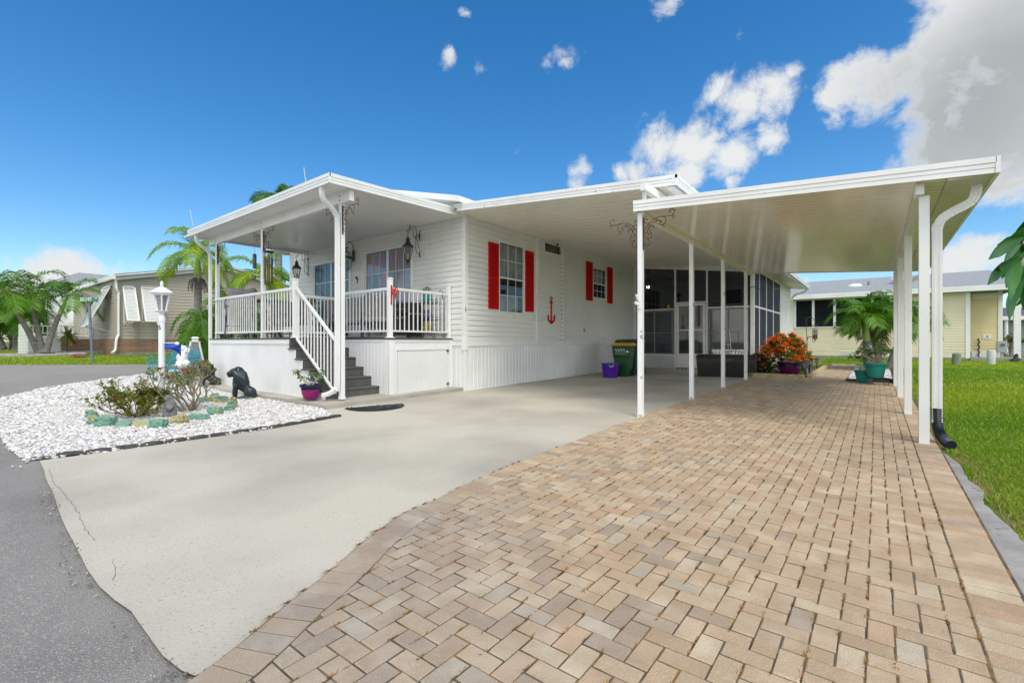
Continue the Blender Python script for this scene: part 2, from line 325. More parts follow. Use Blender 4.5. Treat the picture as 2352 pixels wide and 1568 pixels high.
# ---------------------------------------------------------------- ground
def drape(name, poly, dz, mat, kind='structure', cuts=(), lab=None, thick=0, parent=None):
    bm = bmesh.new(); vs = [bm.verts.new((p[0], p[1], 0)) for p in poly]; bm.faces.new(vs); bmesh.ops.triangulate(bm, faces=bm.faces)
    for ax, ks in ((0, (0, 31)), (1, (12, 27))):
        for k in ks:
            co = Vector((0, 0, 0)); co[ax] = k; no = Vector((0, 0, 0)); no[ax] = 1
            bmesh.ops.bisect_plane(bm, geom=bm.verts[:]+bm.edges[:]+bm.faces[:], plane_co=co, plane_no=no)
    for v in bm.verts: v.co.z = gz(v.co.x, v.co.y)+dz
    bmesh.ops.recalc_face_normals(bm, faces=bm.faces)
    for f in bm.faces:
        if f.normal.z < 0: f.normal_flip()
    if thick:
        r = bmesh.ops.extrude_face_region(bm, geom=bm.faces[:])
        for v in [g for g in r['geom'] if isinstance(g, bmesh.types.BMVert)]: v.co.z += thick
        bmesh.ops.recalc_face_normals(bm, faces=bm.faces)
    me = bpy.data.meshes.new(name); bm.to_mesh(me); bm.free(); me.materials.append(mat)
    o = bpy.data.objects.new(name, me); link(o, parent); return tag(o, kind=kind, label=lab)
drape('ground', [(-500, -500), (900, -500), (900, 900), (-500, 900)], -.045, SOIL)
BED = [(G(*p).x, G(*p).y) for p in [(765,958.5),(612,986),(424,1012),(224,1040),(115,1050),(60,1056),(21,1031),(0,994),(-40,950),(0,915),(100,893),(250,870),(322,861),(400,850),(470,845)]]+[(7.6, 18.2), (7.6, 14.6), (4.46, 14.42), (4.40, 7.6)]
CE = [(G(*p).x, G(*p).y) for p in [(112.5,1111),(142.5,1193.7),(180,1268.7),(225,1345.6),(262,1378),(300,1403.8),(337.5,1452.5),(375,1505),(412.6,1538.8),(450,1548),(480,1535.8)]]
PC = [(.30, 1.86), (.48, 1.93)]+[(G(*p).x, G(*p).y) for p in [(480,1535.8),(575.8,1460.8),(659,1390),(730,1335.8),(784,1290),(834,1246),(875.8,1215),(925.8,1181.6),(992,1152.5)]]+[(2.9, 2.73), (3.6, 2.79), (5, 2.83), (7, 2.85), (11, 2.86), (15.2, 2.86)]
vr = [(G(*p).x, G(*p).y) for p in [(-900,842),(0,836.5),(150,836),(330,835.5),(430,834),(540,832)]]
drape('road', [(-40, -60), (1.0, -60), (1.0, 7.2), (1.5, 14.2), (6, 15.8), (70, 15.8), (70, 20.2), (10, 20.2)]+vr[::-1]+[(-60, 24.5), (-60, -60)], -.02, ASPH)
drape('side_street', [(.2, 15.0), (1.6, 15.4), (6, 15.9), (69, 15.9), (69, 20.1), (10, 20.1)]+vr[:0:-1]+[(-30, 23.6), (-30, 14.6)], -.0187, ASPH2)
drape('pavement_patch', [(G(*p).x, G(*p).y) for p in [(385,837),(470,837),(512,843),(440,845)]], -.008, M('pale patch', (.40, .40, .39), (.34, .34, .33), rough=.9))
jit = random.Random(3)
def rag(poly, step=.09, amp=.012):
    out = []
    for a, b in zip(poly[:-1], poly[1:]):
        n = max(1, int(math.dist(a, b)/step))
        for k in range(n): t = k/n; out.append((a[0]+(b[0]-a[0])*t+jit.uniform(-amp, amp), a[1]+(b[1]-a[1])*t+jit.uniform(-amp, amp)))
    return out+[poly[-1]]
drape('concrete_pavement', rag([(.80, 6.86)]+CE, .25, .006)+PC[2:]+[(17.4, 2.86), (17.4, 7.6), (7.8, 7.6), (4.34, 7.6), (3.98, 6.68)]+[(2.98, 6.61), (2.04, 6.71), (1.24, 6.78)], 0, CONC, thick=.0)
drape('slab_pavement', [(4.43, 7.6), (7.9, 7.6), (7.9, 14.42), (4.43, 14.42)], -.05, SLAB, thick=.125)
# driveway cracks: thin dark fissures along the street edge, and a sawn joint
ck = MB()
def crack(pts, w):
    P = [G(*p, .003) for p in pts]; Q = []
    for a, b in zip(P[:-1], P[1:]):
        n = max(2, int((b-a).length/.05))
        for k in range(n): Q.append(a.lerp(b, k/n)+Vector((jit.uniform(-.009, .009), jit.uniform(-.009, .009), 0)))
    for i in range(len(Q)-1):
        d = (Q[i+1]-Q[i]).normalized(); s = Vector((-d.y, d.x, 0))*w*jit.uniform(.3, 1)
        ck.quad(Q[i]-s, Q[i+1]-s, Q[i+1]+s, Q[i]+s)
crack([(112,1075),(120,1105),(150,1135),(185,1185),(190,1205),(210,1230),(225,1245)], .0019); crack([(258,1285),(264,1318),(256,1342)], .0017)
crack([(1190,985),(1300,1000),(1420,1002)], .0025)
tag(ck.build('ground_crack', M('crack', (.13, .12, .105))), kind='structure')
# ---- pavers
UN = .0905; gap = .0052
pv, pf4, pcol = [], [], []
def clip(poly, pt, n):      # keep the side where (p-pt).n >= 0
    out = []
    for i in range(len(poly)):
        a, b = poly[i], poly[(i+1) % len(poly)]; da = (a[0]-pt[0])*n[0]+(a[1]-pt[1])*n[1]; db = (b[0]-pt[0])*n[0]+(b[1]-pt[1])*n[1]
        if da >= 0: out.append(a)
        if (da < 0) != (db < 0): t = da/(da-db); out.append((a[0]+(b[0]-a[0])*t, a[1]+(b[1]-a[1])*t))
    return out
PAL = [((.47, .355, .245), 5), ((.50, .40, .285), 5), ((.41, .30, .205), 4), ((.54, .46, .34), 3), ((.36, .29, .235), 2.4), ((.30, .25, .22), 1.5), ((.44, .41, .35), 1.6), ((.47, .31, .20), 1.2), ((.27, .22, .185), .5)]
PW = np.array([p[1] for p in PAL]); PW = PW/PW.sum()
pm = MB(); PCOL = []
def lay(poly, dull=0):
    if len(poly) < 3: return
    a = sum(poly[i][0]*poly[(i+1) % len(poly)][1]-poly[(i+1) % len(poly)][0]*poly[i][1] for i in range(len(poly)))/2
    if abs(a) < .0012: return
    if a < 0: poly = poly[::-1]
    cx = sum(p[0] for p in poly)/len(poly); cy = sum(p[1] for p in poly)/len(poly)
    ed_ = math.hypot(max(0, cx-1.6), 0)+max(0, 2.35-cy)
    if cx < 6 and cy > .6: dull = max(dull, min(.9, max(0, 1.15-.62*ed_)))
    if math.hypot((cx-12.2)/1.5, (cy-1.3)/.9) < 1 or math.hypot((cx-11)/1.1, (cy-.6)/.5) < 1: dull = max(dull, jit.uniform(0, .9))
    pk = RNG.choice(len(PAL), p=PW); pk = pk if (pk not in (4, 5, 6, 8) or cy > 1.1-.25*cx*(cx < 3) or jit.random() < .13) else pk % 4; c = np.array(PAL[pk][0]); c = (c*.6+np.array([.52, .41, .275])*.40)*jit.uniform(.94, 1.07)
    g = np.array([.33, .305, .285]); c = c*(1-dull*.6)+g*dull*.6
    h = gz(cx, cy)+.012+jit.uniform(-.0013, .0013); tx, ty = jit.uniform(-.008, .008), jit.uniform(-.008, .008)
    ins = .0045; n = len(poly)
    def sc(p, k):
        dx, dy = cx-p[0], cy-p[1]; L_ = math.hypot(dx, dy)+1e-9; return (p[0]+dx/L_*k, p[1]+dy/L_*k)
    vs = [(*sc(p, gap), h-.013) for p in poly]+[(*sc(p, gap), h-.004) for p in poly]+[(*sc(p, gap+ins*1.2), h+(p[0]-cx)*tx+(p[1]-cy)*ty) for p in poly]
    fs = [tuple(range(2*n, 3*n))]+[(i, (i+1) % n, n+(i+1) % n, n+i) for i in range(n)]+[(n+i, n+(i+1) % n, 2*n+(i+1) % n, 2*n+i) for i in range(n)]
    pm.add(vs, fs); PCOL.extend([c]*len(fs))
def curve_pts(poly, step):
    out = []; carry = 0.0
    for a, b in zip(poly[:-1], poly[1:]):
        L_ = math.dist(a, b); t = carry
        while t < L_: out.append((a[0]+(b[0]-a[0])*t/L_, a[1]+(b[1]-a[1])*t/L_)); t += step
        carry = t-L_
    return out
PCS = [(p.x, p.y) for p in crom([(a, b, 0) for a, b in PC], 8)]
CPT = curve_pts(PCS, .1045); W2 = .207; INN = []
def nrm(a, b):
    dx, dy = b[0]-a[0], b[1]-a[1]; l = math.hypot(dx, dy); return (dy/l, -dx/l)
for i in range(len(CPT)):
    a = CPT[max(i-1, 0)]; b = CPT[min(i+1, len(CPT)-1)]; n = nrm(a, b); INN.append((CPT[i][0]+n[0]*W2, CPT[i][1]+n[1]*W2))
for i in range(len(CPT)-1): lay([CPT[i], CPT[i+1], INN[i+1], INN[i]], .35 if CPT[i][0] < 3.2 else 0)
ve0, ve1 = -.54, -.33
u = .3
while u < 15.15: lay([(u, ve0), (u+.1035, ve0), (u+.1035, ve1), (u, ve1)]); u += .1035
# far path borders
u = 15.3
while u < 23.7: lay([(u, .66), (u+.1035, .66), (u+.1035, .87), (u, .87)]); u += .1035
def left_half(cx):
    j = min(range(len(INN)), key=lambda k: abs(INN[k][0]-cx)); a = INN[max(j-1, 0)]; b = INN[min(j+1, len(INN)-1)]; return INN[j], nrm(a, b)
for ix in range(0, 266):
    for iy in range(-6, 38):
        s = (ix-iy) % 4
        if s == 0: r = (ix, iy, ix+2, iy+1)
        elif s == 3: r = (ix, iy, ix+1, iy+2)
        else: continue
        x0, y0, x1, y1 = [q*UN for q in r]; x0 += .3; x1 += .3; y0 += ve1; y1 += ve1; cx = (x0+x1)/2; cy = (y0+y1)/2
        poly = [(x0, y0), (x1, y0), (x1, y1), (x0, y1)]
        if cx < 15.3:
            poly = clip(poly, (0, ve1), (0, 1))
            p, n = left_half(cx)
            if len(poly) > 2: poly = clip(poly, p, n)
        else:
            if cx > 23.7: continue
            if y1 < .87 or y0 > 1.45: continue
            poly = clip(poly, (0, .87), (0, 1)); poly = clip(poly, (0, 1.44), (0, -1)) if len(poly) > 2 else poly
        lay(poly)
me = bpy.data.meshes.new('pavers'); me.from_pydata(pm.v, [], pm.f); me.materials.append(PAVE)
a = me.attributes.new('col', 'FLOAT_COLOR', 'FACE'); c4 = np.ones((len(pm.f), 4), np.float32); c4[:, :3] = np.array(PCOL)*np.array([.83, .81, .785]); a.data.foreach_set('color', c4.ravel())
po = bpy.data.objects.new('paver_pavement', me); link(po); tag(po, kind='structure')
drape('sand_ground', PCS+[(15.25, 2.86), (15.25, 1.46), (23.75, 1.46), (23.75, .64), (15.25, .64), (15.25, -.55), (.3, -.55)], .0082, SAND)
drape('side_path', rag([(2.2, -.545), (6.7, -.545)], .2, .0)+rag([(p.x, p.y) for p in crom([(6.6, -.56, 0), (6.4, -.585, 0), (6.0, -.63, 0), (5.6, -.615, 0), (5.2, -.66, 0), (4.8, -.625, 0), (4.4, -.67, 0), (4.0, -.69, 0), (3.6, -.65, 0), (3.2, -.69, 0), (2.2, -.70, 0)], 6)], .05, .008), .001, STRIP)
# ---- instanced little solids merged into one mesh (chips of stone)
def ico(sub=0):
    bm = bmesh.new(); bmesh.ops.create_icosphere(bm, subdivisions=1+sub, radius=1); bm.verts.ensure_lookup_table()
    v = np.array([tuple(x.co) for x in bm.verts]); f = np.array([[x.index for x in q.verts] for q in bm.faces]); bm.free(); return v, f
def inpoly(P, poly):
    x, y = P[:, 0], P[:, 1]; ins = np.zeros(len(P), bool); n = len(poly)
    for i in range(n):
        x0, y0 = poly[i]; x1, y1 = poly[(i+1) % n]
        if y0 == y1: continue
        c = ((y0 > y) != (y1 > y)) & (x < (x1-x0)*(y-y0)/(y1-y0)+x0); ins ^= c
    return ins
GZ = np.vectorize(gz)
def stones(name, poly, dens, size, cols, mat, parent=None, flat=.55, sub=0, lift=.5, seed=1, keep=None):
    R = np.random.default_rng(seed); P = np.array(poly); lo = P.min(0); hi = P.max(0); n = int(dens*(hi-lo).prod()); p = R.uniform(lo, hi, (n, 2)); p = p[inpoly(p, poly)]
    if keep is not None: p = p[keep(p)]
    n = len(p); bv, bf = ico(sub); k = len(bv)
    d = np.maximum(p[:, 0]*FU+p[:, 1]*FV, 3); s = R.uniform(size[0], size[1], (n, 1))*R.choice([.7, 1, 1.35], (n, 1)); ax = np.concatenate([s*R.uniform(.8, 1.5, (n, 1)), s, s*flat*R.uniform(.7, 1.2, (n, 1))], 1)
    v = bv[None]*(1+R.uniform(-.22, .22, (n, k, 1)))*ax[:, None, :]
    yaw = R.uniform(0, 6.28, n); ti = R.normal(0, .38, n); c, s_ = np.cos(ti), np.sin(ti); y, z = v[..., 1].copy(), v[..., 2].copy(); v[..., 1] = y*c[:, None]-z*s_[:, None]; v[..., 2] = y*s_[:, None]+z*c[:, None]
    c, s_ = np.cos(yaw), np.sin(yaw); x, y = v[..., 0].copy(), v[..., 1].copy(); v[..., 0] = x*c[:, None]-y*s_[:, None]; v[..., 1] = x*s_[:, None]+y*c[:, None]
    v[..., 0] += p[:, 0, None]; v[..., 1] += p[:, 1, None]; v[..., 2] += (GZ(p[:, 0], p[:, 1])+R.uniform(-.006, .022, n)*lift*2)[:, None]
    f = (bf[None]+(np.arange(n)*k)[:, None, None]).reshape(-1, 3); C = np.array(cols)[R.integers(0, len(cols), n)]*R.uniform(.88, 1.08, (n, 1)); C = np.repeat(C, len(bf), 0)
    return npmesh(name, v.reshape(-1, 3), f, mat, parent, col=C)
WC = [(.72, .72, .71)]*6+[(.54, .545, .55), (.66, .61, .53), (.42, .42, .41), (.62, .63, .64), (.50, .42, .33), (.76, .75, .73)]
drape('bed_ground', BED, -.008, M('bed soil', (.34, .33, .31), (.24, .23, .21), rough=1))
tag(stones('white_gravel', BED, 2000, (.0145, .025), WC, STONE, seed=4, keep=lambda p: (p[:, 1] < 12.2) & (p[:, 0] < 4.9)), 'white marble chips spread over the rounded front bed', 'gravel', kind='stuff')
tag(stones('white_gravel', BED, 800, (.024, .036), WC, STONE, seed=5, keep=lambda p: (p[:, 1] >= 12.2) | (p[:, 0] >= 4.9)), 'white marble chips at the back of the front bed, around the turquoise bench', 'gravel', kind='stuff')
RB = [(15.25, -.36), (22.3, -.36), (22.3, .64), (15.25, .62)]
tag(stones('white_gravel', RB, 1100, (.02, .032), WC, STONE, seed=6), 'white marble chips in the narrow bed under the palms beside the path', 'gravel', kind='stuff')
# loose grit where the concrete meets the street, and a few strays on the road
GB = [(x-.09, y-.02) for x, y in CE]; tag(stones('loose_grit', [(x+.015, y) for x, y in CE]+GB[::-1], 1500, (.003, .006), [(.30, .27, .22), (.20, .18, .15), (.42, .40, .36), (.15, .13, .11)], STONE, seed=21, lift=.05, flat=.7, keep=lambda p: RNG.uniform(0, 1, len(p)) < .35+.3*np.sin(p[:, 1]*4)), 'loose brown grit along the street edge of the concrete', 'grit', kind='stuff')
tag(stones('stray_chips', [(.05, 6.6), (.95, 6.7), (.8, 10), (.35, 10)], 22, (.010, .02), WC, STONE, seed=22, lift=.05), 'few white chips strayed from the bed onto the road', 'gravel', kind='stuff')
# ---- grass
GRASS = leafmat('grass blades', (.105, .245, .008), (.33, .42, .02), tr=.3)
GRASSY = leafmat('straw blades', (.42, .33, .14), (.30, .24, .07), tr=.2)
def blades(name, poly, dens, h, w, mat, seed, lab, keep=None, parent=None, cat='grass', zof=None):
    R = np.random.default_rng(seed); P = np.array(poly); lo = P.min(0); hi = P.max(0); n = int(dens*(hi-lo).prod()); p = R.uniform(lo, hi, (n, 2)); p = p[inpoly(p, poly)]
    if keep is not None: p = p[keep(p, R)]
    n = len(p); an = R.uniform(0, 6.28, n); H_ = R.uniform(.5, 1.2, n)*h; lean = R.normal(0, .5, (n, 2))*H_[:, None]; z = (zof(p) if zof else GZ(p[:, 0], p[:, 1])-.045)
    W_ = w*R.uniform(.7, 1.3, n); dx, dy = np.cos(an)*W_, np.sin(an)*W_
    v = np.zeros((n, 5, 3)); v[:, 0] = np.stack([p[:, 0]-dx, p[:, 1]-dy, z], 1); v[:, 1] = np.stack([p[:, 0]+dx, p[:, 1]+dy, z], 1)
    v[:, 2] = np.stack([p[:, 0]+dx*.7+lean[:, 0]*.35, p[:, 1]+dy*.7+lean[:, 1]*.35, z+H_*.6], 1); v[:, 3] = np.stack([p[:, 0]-dx*.7+lean[:, 0]*.35, p[:, 1]-dy*.7+lean[:, 1]*.35, z+H_*.6], 1)
    v[:, 4] = np.stack([p[:, 0]+lean[:, 0], p[:, 1]+lean[:, 1], z+H_*.95], 1)
    b = np.array([[0, 1, 2], [0, 2, 3], [3, 2, 4]]); f = (b[None]+(np.arange(n)*5)[:, None, None]).reshape(-1, 3)
    # broad patches of paler and deeper grass
    q = .5+.5*np.sin(p[:, 0]*1.7+2*np.sin(p[:, 1]*1.1))*np.sin(p[:, 1]*2.3+1.3*np.sin(p[:, 0]*.8)); q2 = .5+.5*np.sin(p[:, 0]*.55+1+1.7*np.sin(p[:, 1]*.45)); r = np.clip(q*.35+q2*.55-.18+R.uniform(0, .55, n), 0, 1)
    o = npmesh(name, v.reshape(-1, 3), f, mat, parent, attr=np.repeat(r, 3)); return tag(o, lab, cat, kind='stuff')
def edge_keep(p, R):     # ragged inner border of the right lawn
    e = -.60-.05*np.sin(p[:, 0]*3)-.06*np.sin(p[:, 0]*7.1); e = np.where(p[:, 0] < 6.3, e-.07-.04*np.sin(p[:, 0]*5), e); return p[:, 1] < e-R.uniform(0, .05, len(p))
blades('lawn_grass', [(2.6, -.55), (7.5, -.55), (7.5, -3.6), (2.6, -2.2)], 5200, .05, .0035, GRASS, 11, 'bright green lawn blades right beside the paver driveway', edge_keep)
blades('lawn_grass', [(7.5, -.55), (15.3, -.45), (15.3, -8), (7.5, -3.6)], 1300, .055, .0065, GRASS, 12, 'green lawn to the right of the carport posts', edge_keep)
blades('lawn_grass', [(15.3, -.45), (31, -.45), (31, -17), (15.3, -8)], 330, .06, .012, GRASS, 13, 'far green lawn in front of the cream house')
blades('lawn_grass', [(22.4, 2.0), (31, 2.0), (31, -.45), (23.8, -.45), (23.8, 1.5), (22.4, 1.5)], 500, .06, .012, GRASS, 14, 'strip of lawn between the paver path and the cream house')
blades('dry_grass', [(2.6, -.60), (6.9, -.60), (6.9, -1.25), (2.6, -1.4)], 3200, .05, .003, GRASSY, 15, 'dry yellow grass fringe along the grey strip beside the pavers', lambda p, R: (p[:, 1] < -.66+.03*np.sin(p[:, 0]*5)) & (R.uniform(0, 1, len(p)) < np.exp((p[:, 1]+.66)*5.0)))
blades('dry_grass', [(6.9, -.56), (15.2, -.56), (15.2, -1.0), (6.9, -1.0)], 500, .045, .005, GRASSY, 16, 'dry brown grass along the row of right carport posts', lambda p, R: R.uniform(0, 1, len(p)) < np.exp((p[:, 1]+.56)*8))
LV = vr[1:]+[(12, 20.4), (30, 20.4), (30, 34), (3, 40), (-4, 40), (-10, 24.6)]
blades('verge_grass', LV, 260, .07, .011, GRASS, 17, 'green verge across the side street before the tan house', lambda p, R: ~((p[:, 0] > 5.2) & (p[:, 1] > 26.6)))
# tufts in the paver joints
tp = []
R_ = random.Random(9)
for k in range(1150):
    ix = R_.randint(6, 90) if k % 3 else R_.randint(6, 150); iy = R_.randint(0, 32); x = .3+ix*UN+R_.uniform(-.03, .03) if R_.random() < .5 else .3+ix*UN; y = ve1+iy*UN
    if y > left_half(x)[0][1]: continue
    tp.append((x, y))
for k in range(70): j = R_.randint(6, len(CPT)-1) if k < 20 else R_.randint(6, 34); tp.append(CPT[j])
tu = MB()
for (x, y) in tp:
    m = R_.choice([4, 6, 8, 11]); rr = R_.choice([.005, .006, .007, .009, .012, .016]); z = gz(x, y)+.0105
    for i in range(m*2):
        a = R_.uniform(0, 6.28); r = R_.uniform(0, rr*1.6); q = Vector((x+math.cos(a)*r*2.2, y+math.sin(a)*r*.4, z)); rl = R_.uniform(.3, 1.15)*rr; e = q+Vector((math.cos(a)*rl*2.4, math.sin(a)*rl*.55, R_.uniform(.004, .014))); s = Vector((-math.sin(a), math.cos(a), 0))*.003
        tu.add([q-s, q+s, e], [(0, 1, 2)])
o = tu.build('joint_weeds', M('dry weeds', (.20, .095, .022), (.30, .17, .05), ns=30, rough=.9)); tag(o, 'dry brown weeds growing in the joints of the paver driveway', 'weeds', kind='stuff')
lf = MB()
for k in range(66):
    x = R_.uniform(7, 22); y = R_.uniform(-.5, 2.7) if x < 15 else R_.uniform(.7, 1.4); y = R_.uniform(-4, -.8) if k > 45 else y; a = R_.uniform(0, 6.28); s = R_.uniform(.015, .04); z = gz(x, y)+.018; d = Vector((math.cos(a), math.sin(a), 0)); n = Vector((-d.y, d.x, 0))
    c = Vector((x, y, z)); lf.add([c-d*s, c+n*s*.4+Vector((0, 0, .006)), c+d*s+Vector((0, 0, .01)), c-n*s*.4], [(0, 1, 2), (0, 2, 3)])
tag(lf.build('fallen_leaves', M('dead leaf', (.22, .11, .04), (.3, .17, .06), ns=12, rough=.8)), 'small dead leaves scattered over the paver driveway', 'leaves', kind='stuff')
# ---------------------------------------------------------------- wall builders.  plane 'v': faces -v, runs along u;  plane 'u': faces -u, runs along v
def PT(pl, c, a, z, o=0): return (a, c-o, z) if pl == 'v' else (c-o, a, z)
def pbox(mb, pl, c, a0, a1, z0, z1, o0, o1): return mb.box(PT(pl, c, a0, z0, o0), PT(pl, c, a1, z1, o1))
def lap(mb, pl, c, a0, a1, z0, z1, holes=(), k=.127, depth=.024, ztop=None):
    bps = set([z0, z1])
    for h in holes: bps |= {h[2], h[3]}
    z = z0
    while z < z1: bps |= {z, z+k*.60, z+k*.74, z+k-.0012}; z += k
    bps = sorted(b for b in bps if z0 <= b <= z1)
    def off(z):
        t = ((z-z0) % k)/k
        return depth*(1-.08*t/.6) if t < .6 else (depth*(.92-.72*(t-.6)/.14) if t < .74 else depth*.2)
    for za, zb in zip(bps[:-1], bps[1:]):
        if zb-za < 1e-5: continue
        m = (za+zb)/2; iv = [(a0, a1)]
        if ztop:
            iv = [ztop(m)]
            if iv[0][0] >= iv[0][1]: continue
        for h in holes:
            if h[2] < m < h[3]:
                nv = []
                for p, q in iv:
                    if h[1] <= p or h[0] >= q: nv.append((p, q)); continue
                    if h[0] > p: nv.append((p, h[0]))
                    if h[1] < q: nv.append((h[1], q))
                iv = nv
        oa = off(za+1e-5); ob = off(zb-1e-5)
        for p, q in iv:
            mb.quad(PT(pl, c, p, za, oa), PT(pl, c, q, za, oa), PT(pl, c, q, zb, ob), PT(pl, c, p, zb, ob))
            pr = off(za-1e-5) if za > z0+1e-4 else 0
            if abs(pr-oa) > 1e-4: mb.quad(PT(pl, c, p, za, pr), PT(pl, c, q, za, pr), PT(pl, c, q, za, oa), PT(pl, c, p, za, oa))
    return mb
def ribs(mb, pl, c, a0, a1, z0, z1, period=.1, prof=((0, 0), (.06, .008), (.3, .008), (.36, 0), (1, 0)), breaks=()):
    z0 = z0 if callable(z0) else (lambda a, q=z0: q); z1 = z1 if callable(z1) else (lambda a, q=z1: q); pts = []; a = a0
    while a < a1:
        for t, o in prof:
            if a+t*period <= a1: pts.append((a+t*period, o))
        a += period
    pts.append((a1, 0))
    for b in breaks:
        if a0 < b < a1: pts += [(b-1e-4, 0), (b+1e-4, 0)]
    pts.sort()
    for (p, o), (q, r) in zip(pts[:-1], pts[1:]):
        if q-p < 1e-6: continue
        m = (p+q)/2
        mb.quad(PT(pl, c, p, z0(m), o), PT(pl, c, q, z0(m), r), PT(pl, c, q, z1(m), r), PT(pl, c, p, z1(m), o))
    return mb
def fascia(mb, p, q, h, out, drop=0.0):
    """stepped gutter board hung from the top edge p-q, three bands stepping out"""
    p = Vector(p); q = Vector(q); o = Vector(out)
    for t0, t1, d0, d1 in ((0, .36, .0, .030), (.36, .40, .0, .018), (.40, .66, .0, .024), (.66, .69, 0, .014), (.69, 1, 0, .020)):
        a0, a1 = Vector((0, 0, -h*t0)), Vector((0, 0, -h*t1))
        mb.hexa([p+a1, q+a1, q+a1+o*d1, p+a1+o*d1], [p+a0, q+a0, q+a0+o*d1, p+a0+o*d1])
    return mb
def winfr(par, pl, c, a0, a1, z0, z1, cols, split=None, rows=2, depth=.035, fw=.045, mat=WHITE, name='window', muntin=True, interior=True, glass=None, lab=None, dark=None, curtain=None):
    w = MB()
    for x in ((a0, a0+fw), (a1-fw, a1)): pbox(w, pl, c, x[0], x[1], z0, z1, -.03, depth)
    for z in ((z0, z0+fw), (z1-fw, z1)): pbox(w, pl, c, a0+fw, a1-fw, z[0], z[1], -.03, depth-.002)
    gw = MB(); mu = MB(); zs = [(z0+fw, z1-fw)]
    if split:
        pbox(w, pl, c, a0+fw, a1-fw, split-.02, split+.02, -.02, depth-.006); zs = [(z0+fw, split-.02), (split+.02, z1-fw)]
    for i, (p, q) in enumerate(zs):
        o = .004 if i == 0 and split else .014
        gw.quad(PT(pl, c, a0+fw, p, o), PT(pl, c, a1-fw, p, o), PT(pl, c, a1-fw, q, o), PT(pl, c, a0+fw, q, o))
        if muntin:
            for k in range(1, cols): x = a0+fw+(a1-a0-2*fw)*k/cols; pbox(mu, pl, c, x-.008, x+.008, p, q, o+.001, o+.007)
            for k in range(1, rows): z = p+(q-p)*k/rows; pbox(mu, pl, c, a0+fw, a1-fw, z-.008, z+.008, o+.0015, o+.0065)
    o = w.build(name, mat, par, bevel=.003); tag(o, lab)
    if muntin: mu.build('muntins', WHITE, o)
    gw.build('pane', glass or GLASS, o)
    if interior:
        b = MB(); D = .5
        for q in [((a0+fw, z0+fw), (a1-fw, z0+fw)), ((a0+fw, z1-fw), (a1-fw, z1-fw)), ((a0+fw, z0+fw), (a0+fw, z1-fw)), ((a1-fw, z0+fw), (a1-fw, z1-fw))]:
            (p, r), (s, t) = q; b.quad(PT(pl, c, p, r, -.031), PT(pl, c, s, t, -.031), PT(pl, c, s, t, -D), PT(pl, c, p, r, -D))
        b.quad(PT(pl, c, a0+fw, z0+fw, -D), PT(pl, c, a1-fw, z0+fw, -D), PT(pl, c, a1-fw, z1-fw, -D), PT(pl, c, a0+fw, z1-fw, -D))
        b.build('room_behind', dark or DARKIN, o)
        if curtain:
            for (ca0, ca1, cz0, cz1, od) in curtain[1]:
                cu = MB(); n = 40
                for k in range(n):
                    x0 = ca0+(ca1-ca0)*k/n; x1 = ca0+(ca1-ca0)*(k+1)/n; am = .002 if od > 0 else .012; f0 = am*math.sin(k*1.3); f1 = am*math.sin((k+1)*1.3)
                    cu.quad(PT(pl, c, x0, cz0, od+f0), PT(pl, c, x1, cz0, od+f1), PT(pl, c, x1, cz1, od+f1), PT(pl, c, x0, cz1, od+f0))
                cu.build('curtain', curtain[0], o)  # also builds the upper sash sheets that stand in for reflections
    return o
def shutter(par, pl, c, a0, a1, z0, z1, mat=RED):
    f = MB(); fw = .045; m = z0+(z1-z0)*.47
    for x in ((a0, a0+fw), (a1-fw, a1)): pbox(f, pl, c, x[0], x[1], z0, z1, .020, .054)
    for z in ((z0, z0+.06), (m-.035, m+.035), (z1-.06, z1)): pbox(f, pl, c, a0+fw, a1-fw, z[0], z[1], .020, .052)
    pbox(f, pl, c, a0+fw, a1-fw, z0+.06, z1-.06, .020, .031)
    z = z0+.075
    while z < z1-.075:
        if not (m-.05 < z < m+.03): 
            p, q = a0+fw, a1-fw
            f.hexa([PT(pl, c, p, z, .031), PT(pl, c, q, z, .031), PT(pl, c, q, z, .046), PT(pl, c, p, z, .046)], [PT(pl, c, p, z+.022, .031), PT(pl, c, q, z+.022, .031), PT(pl, c, q, z+.019, .039), PT(pl, c, p, z+.019, .039)])
        z += .031
    return f.build('shutter', mat, par)
# ================================================================ the white mobile home
HU, HV = 7.87, 7.54
home = thing('mobile_home', 'long white sided mobile home with red louvred shutters, behind the porch and carport', 'house', (HU, HV, 0))
curt = M('iridescent curtain film', (.02, .27, .28), (.38, .17, .40), ns=3.2, rough=.3, lo=.42, hi=.58, c3=(.40, .17, .03), ns3=2.6, lo3=.56, hi3=.62, stretch=(1, 3.2, .7))
curt2 = M('dark teal curtain', (.01, .13, .17), (.015, .035, .09), ns=3, rough=.3, lo=.42, hi=.58, c3=(.12, .06, .22), ns3=5, lo3=.6, hi3=.7, stretch=(1, 3, .6))
HL = [(9.07, 10.18, 1.88, 3.72), (14.02, 15.05, 2.62, 3.68), (11.11, 12.07, 3.72, 4.05), (18.3, 20.2, 1.55, 3.35)]
w = lap(MB(), 'v', HV, HU, 26.1, 1.16, 4.13, HL); w.build('side_wall', VINYL, home)
HF = [(9.32, 11.47, 1.27, 3.68), (12.10, 14.22, 1.27, 3.62)]
w = lap(MB(), 'u', HU, HV, 15.7, 1.06, 4.28, HF)
w.quad(PT('u', HU, 7.2, 4.28, .004), PT('u', HU, 16.0, 4.28, .004), PT('u', HU, 11.6, 5.30, .004)); w.build('front_wall', VINYL, home)
w = MB(); w.box((26.08, HV, .2), (26.12, 15.7, 4.3)); w.box((HU, 15.68, 0), (26.1, 15.72, 4.3)); w.build('rear_wall', VINYL, home)
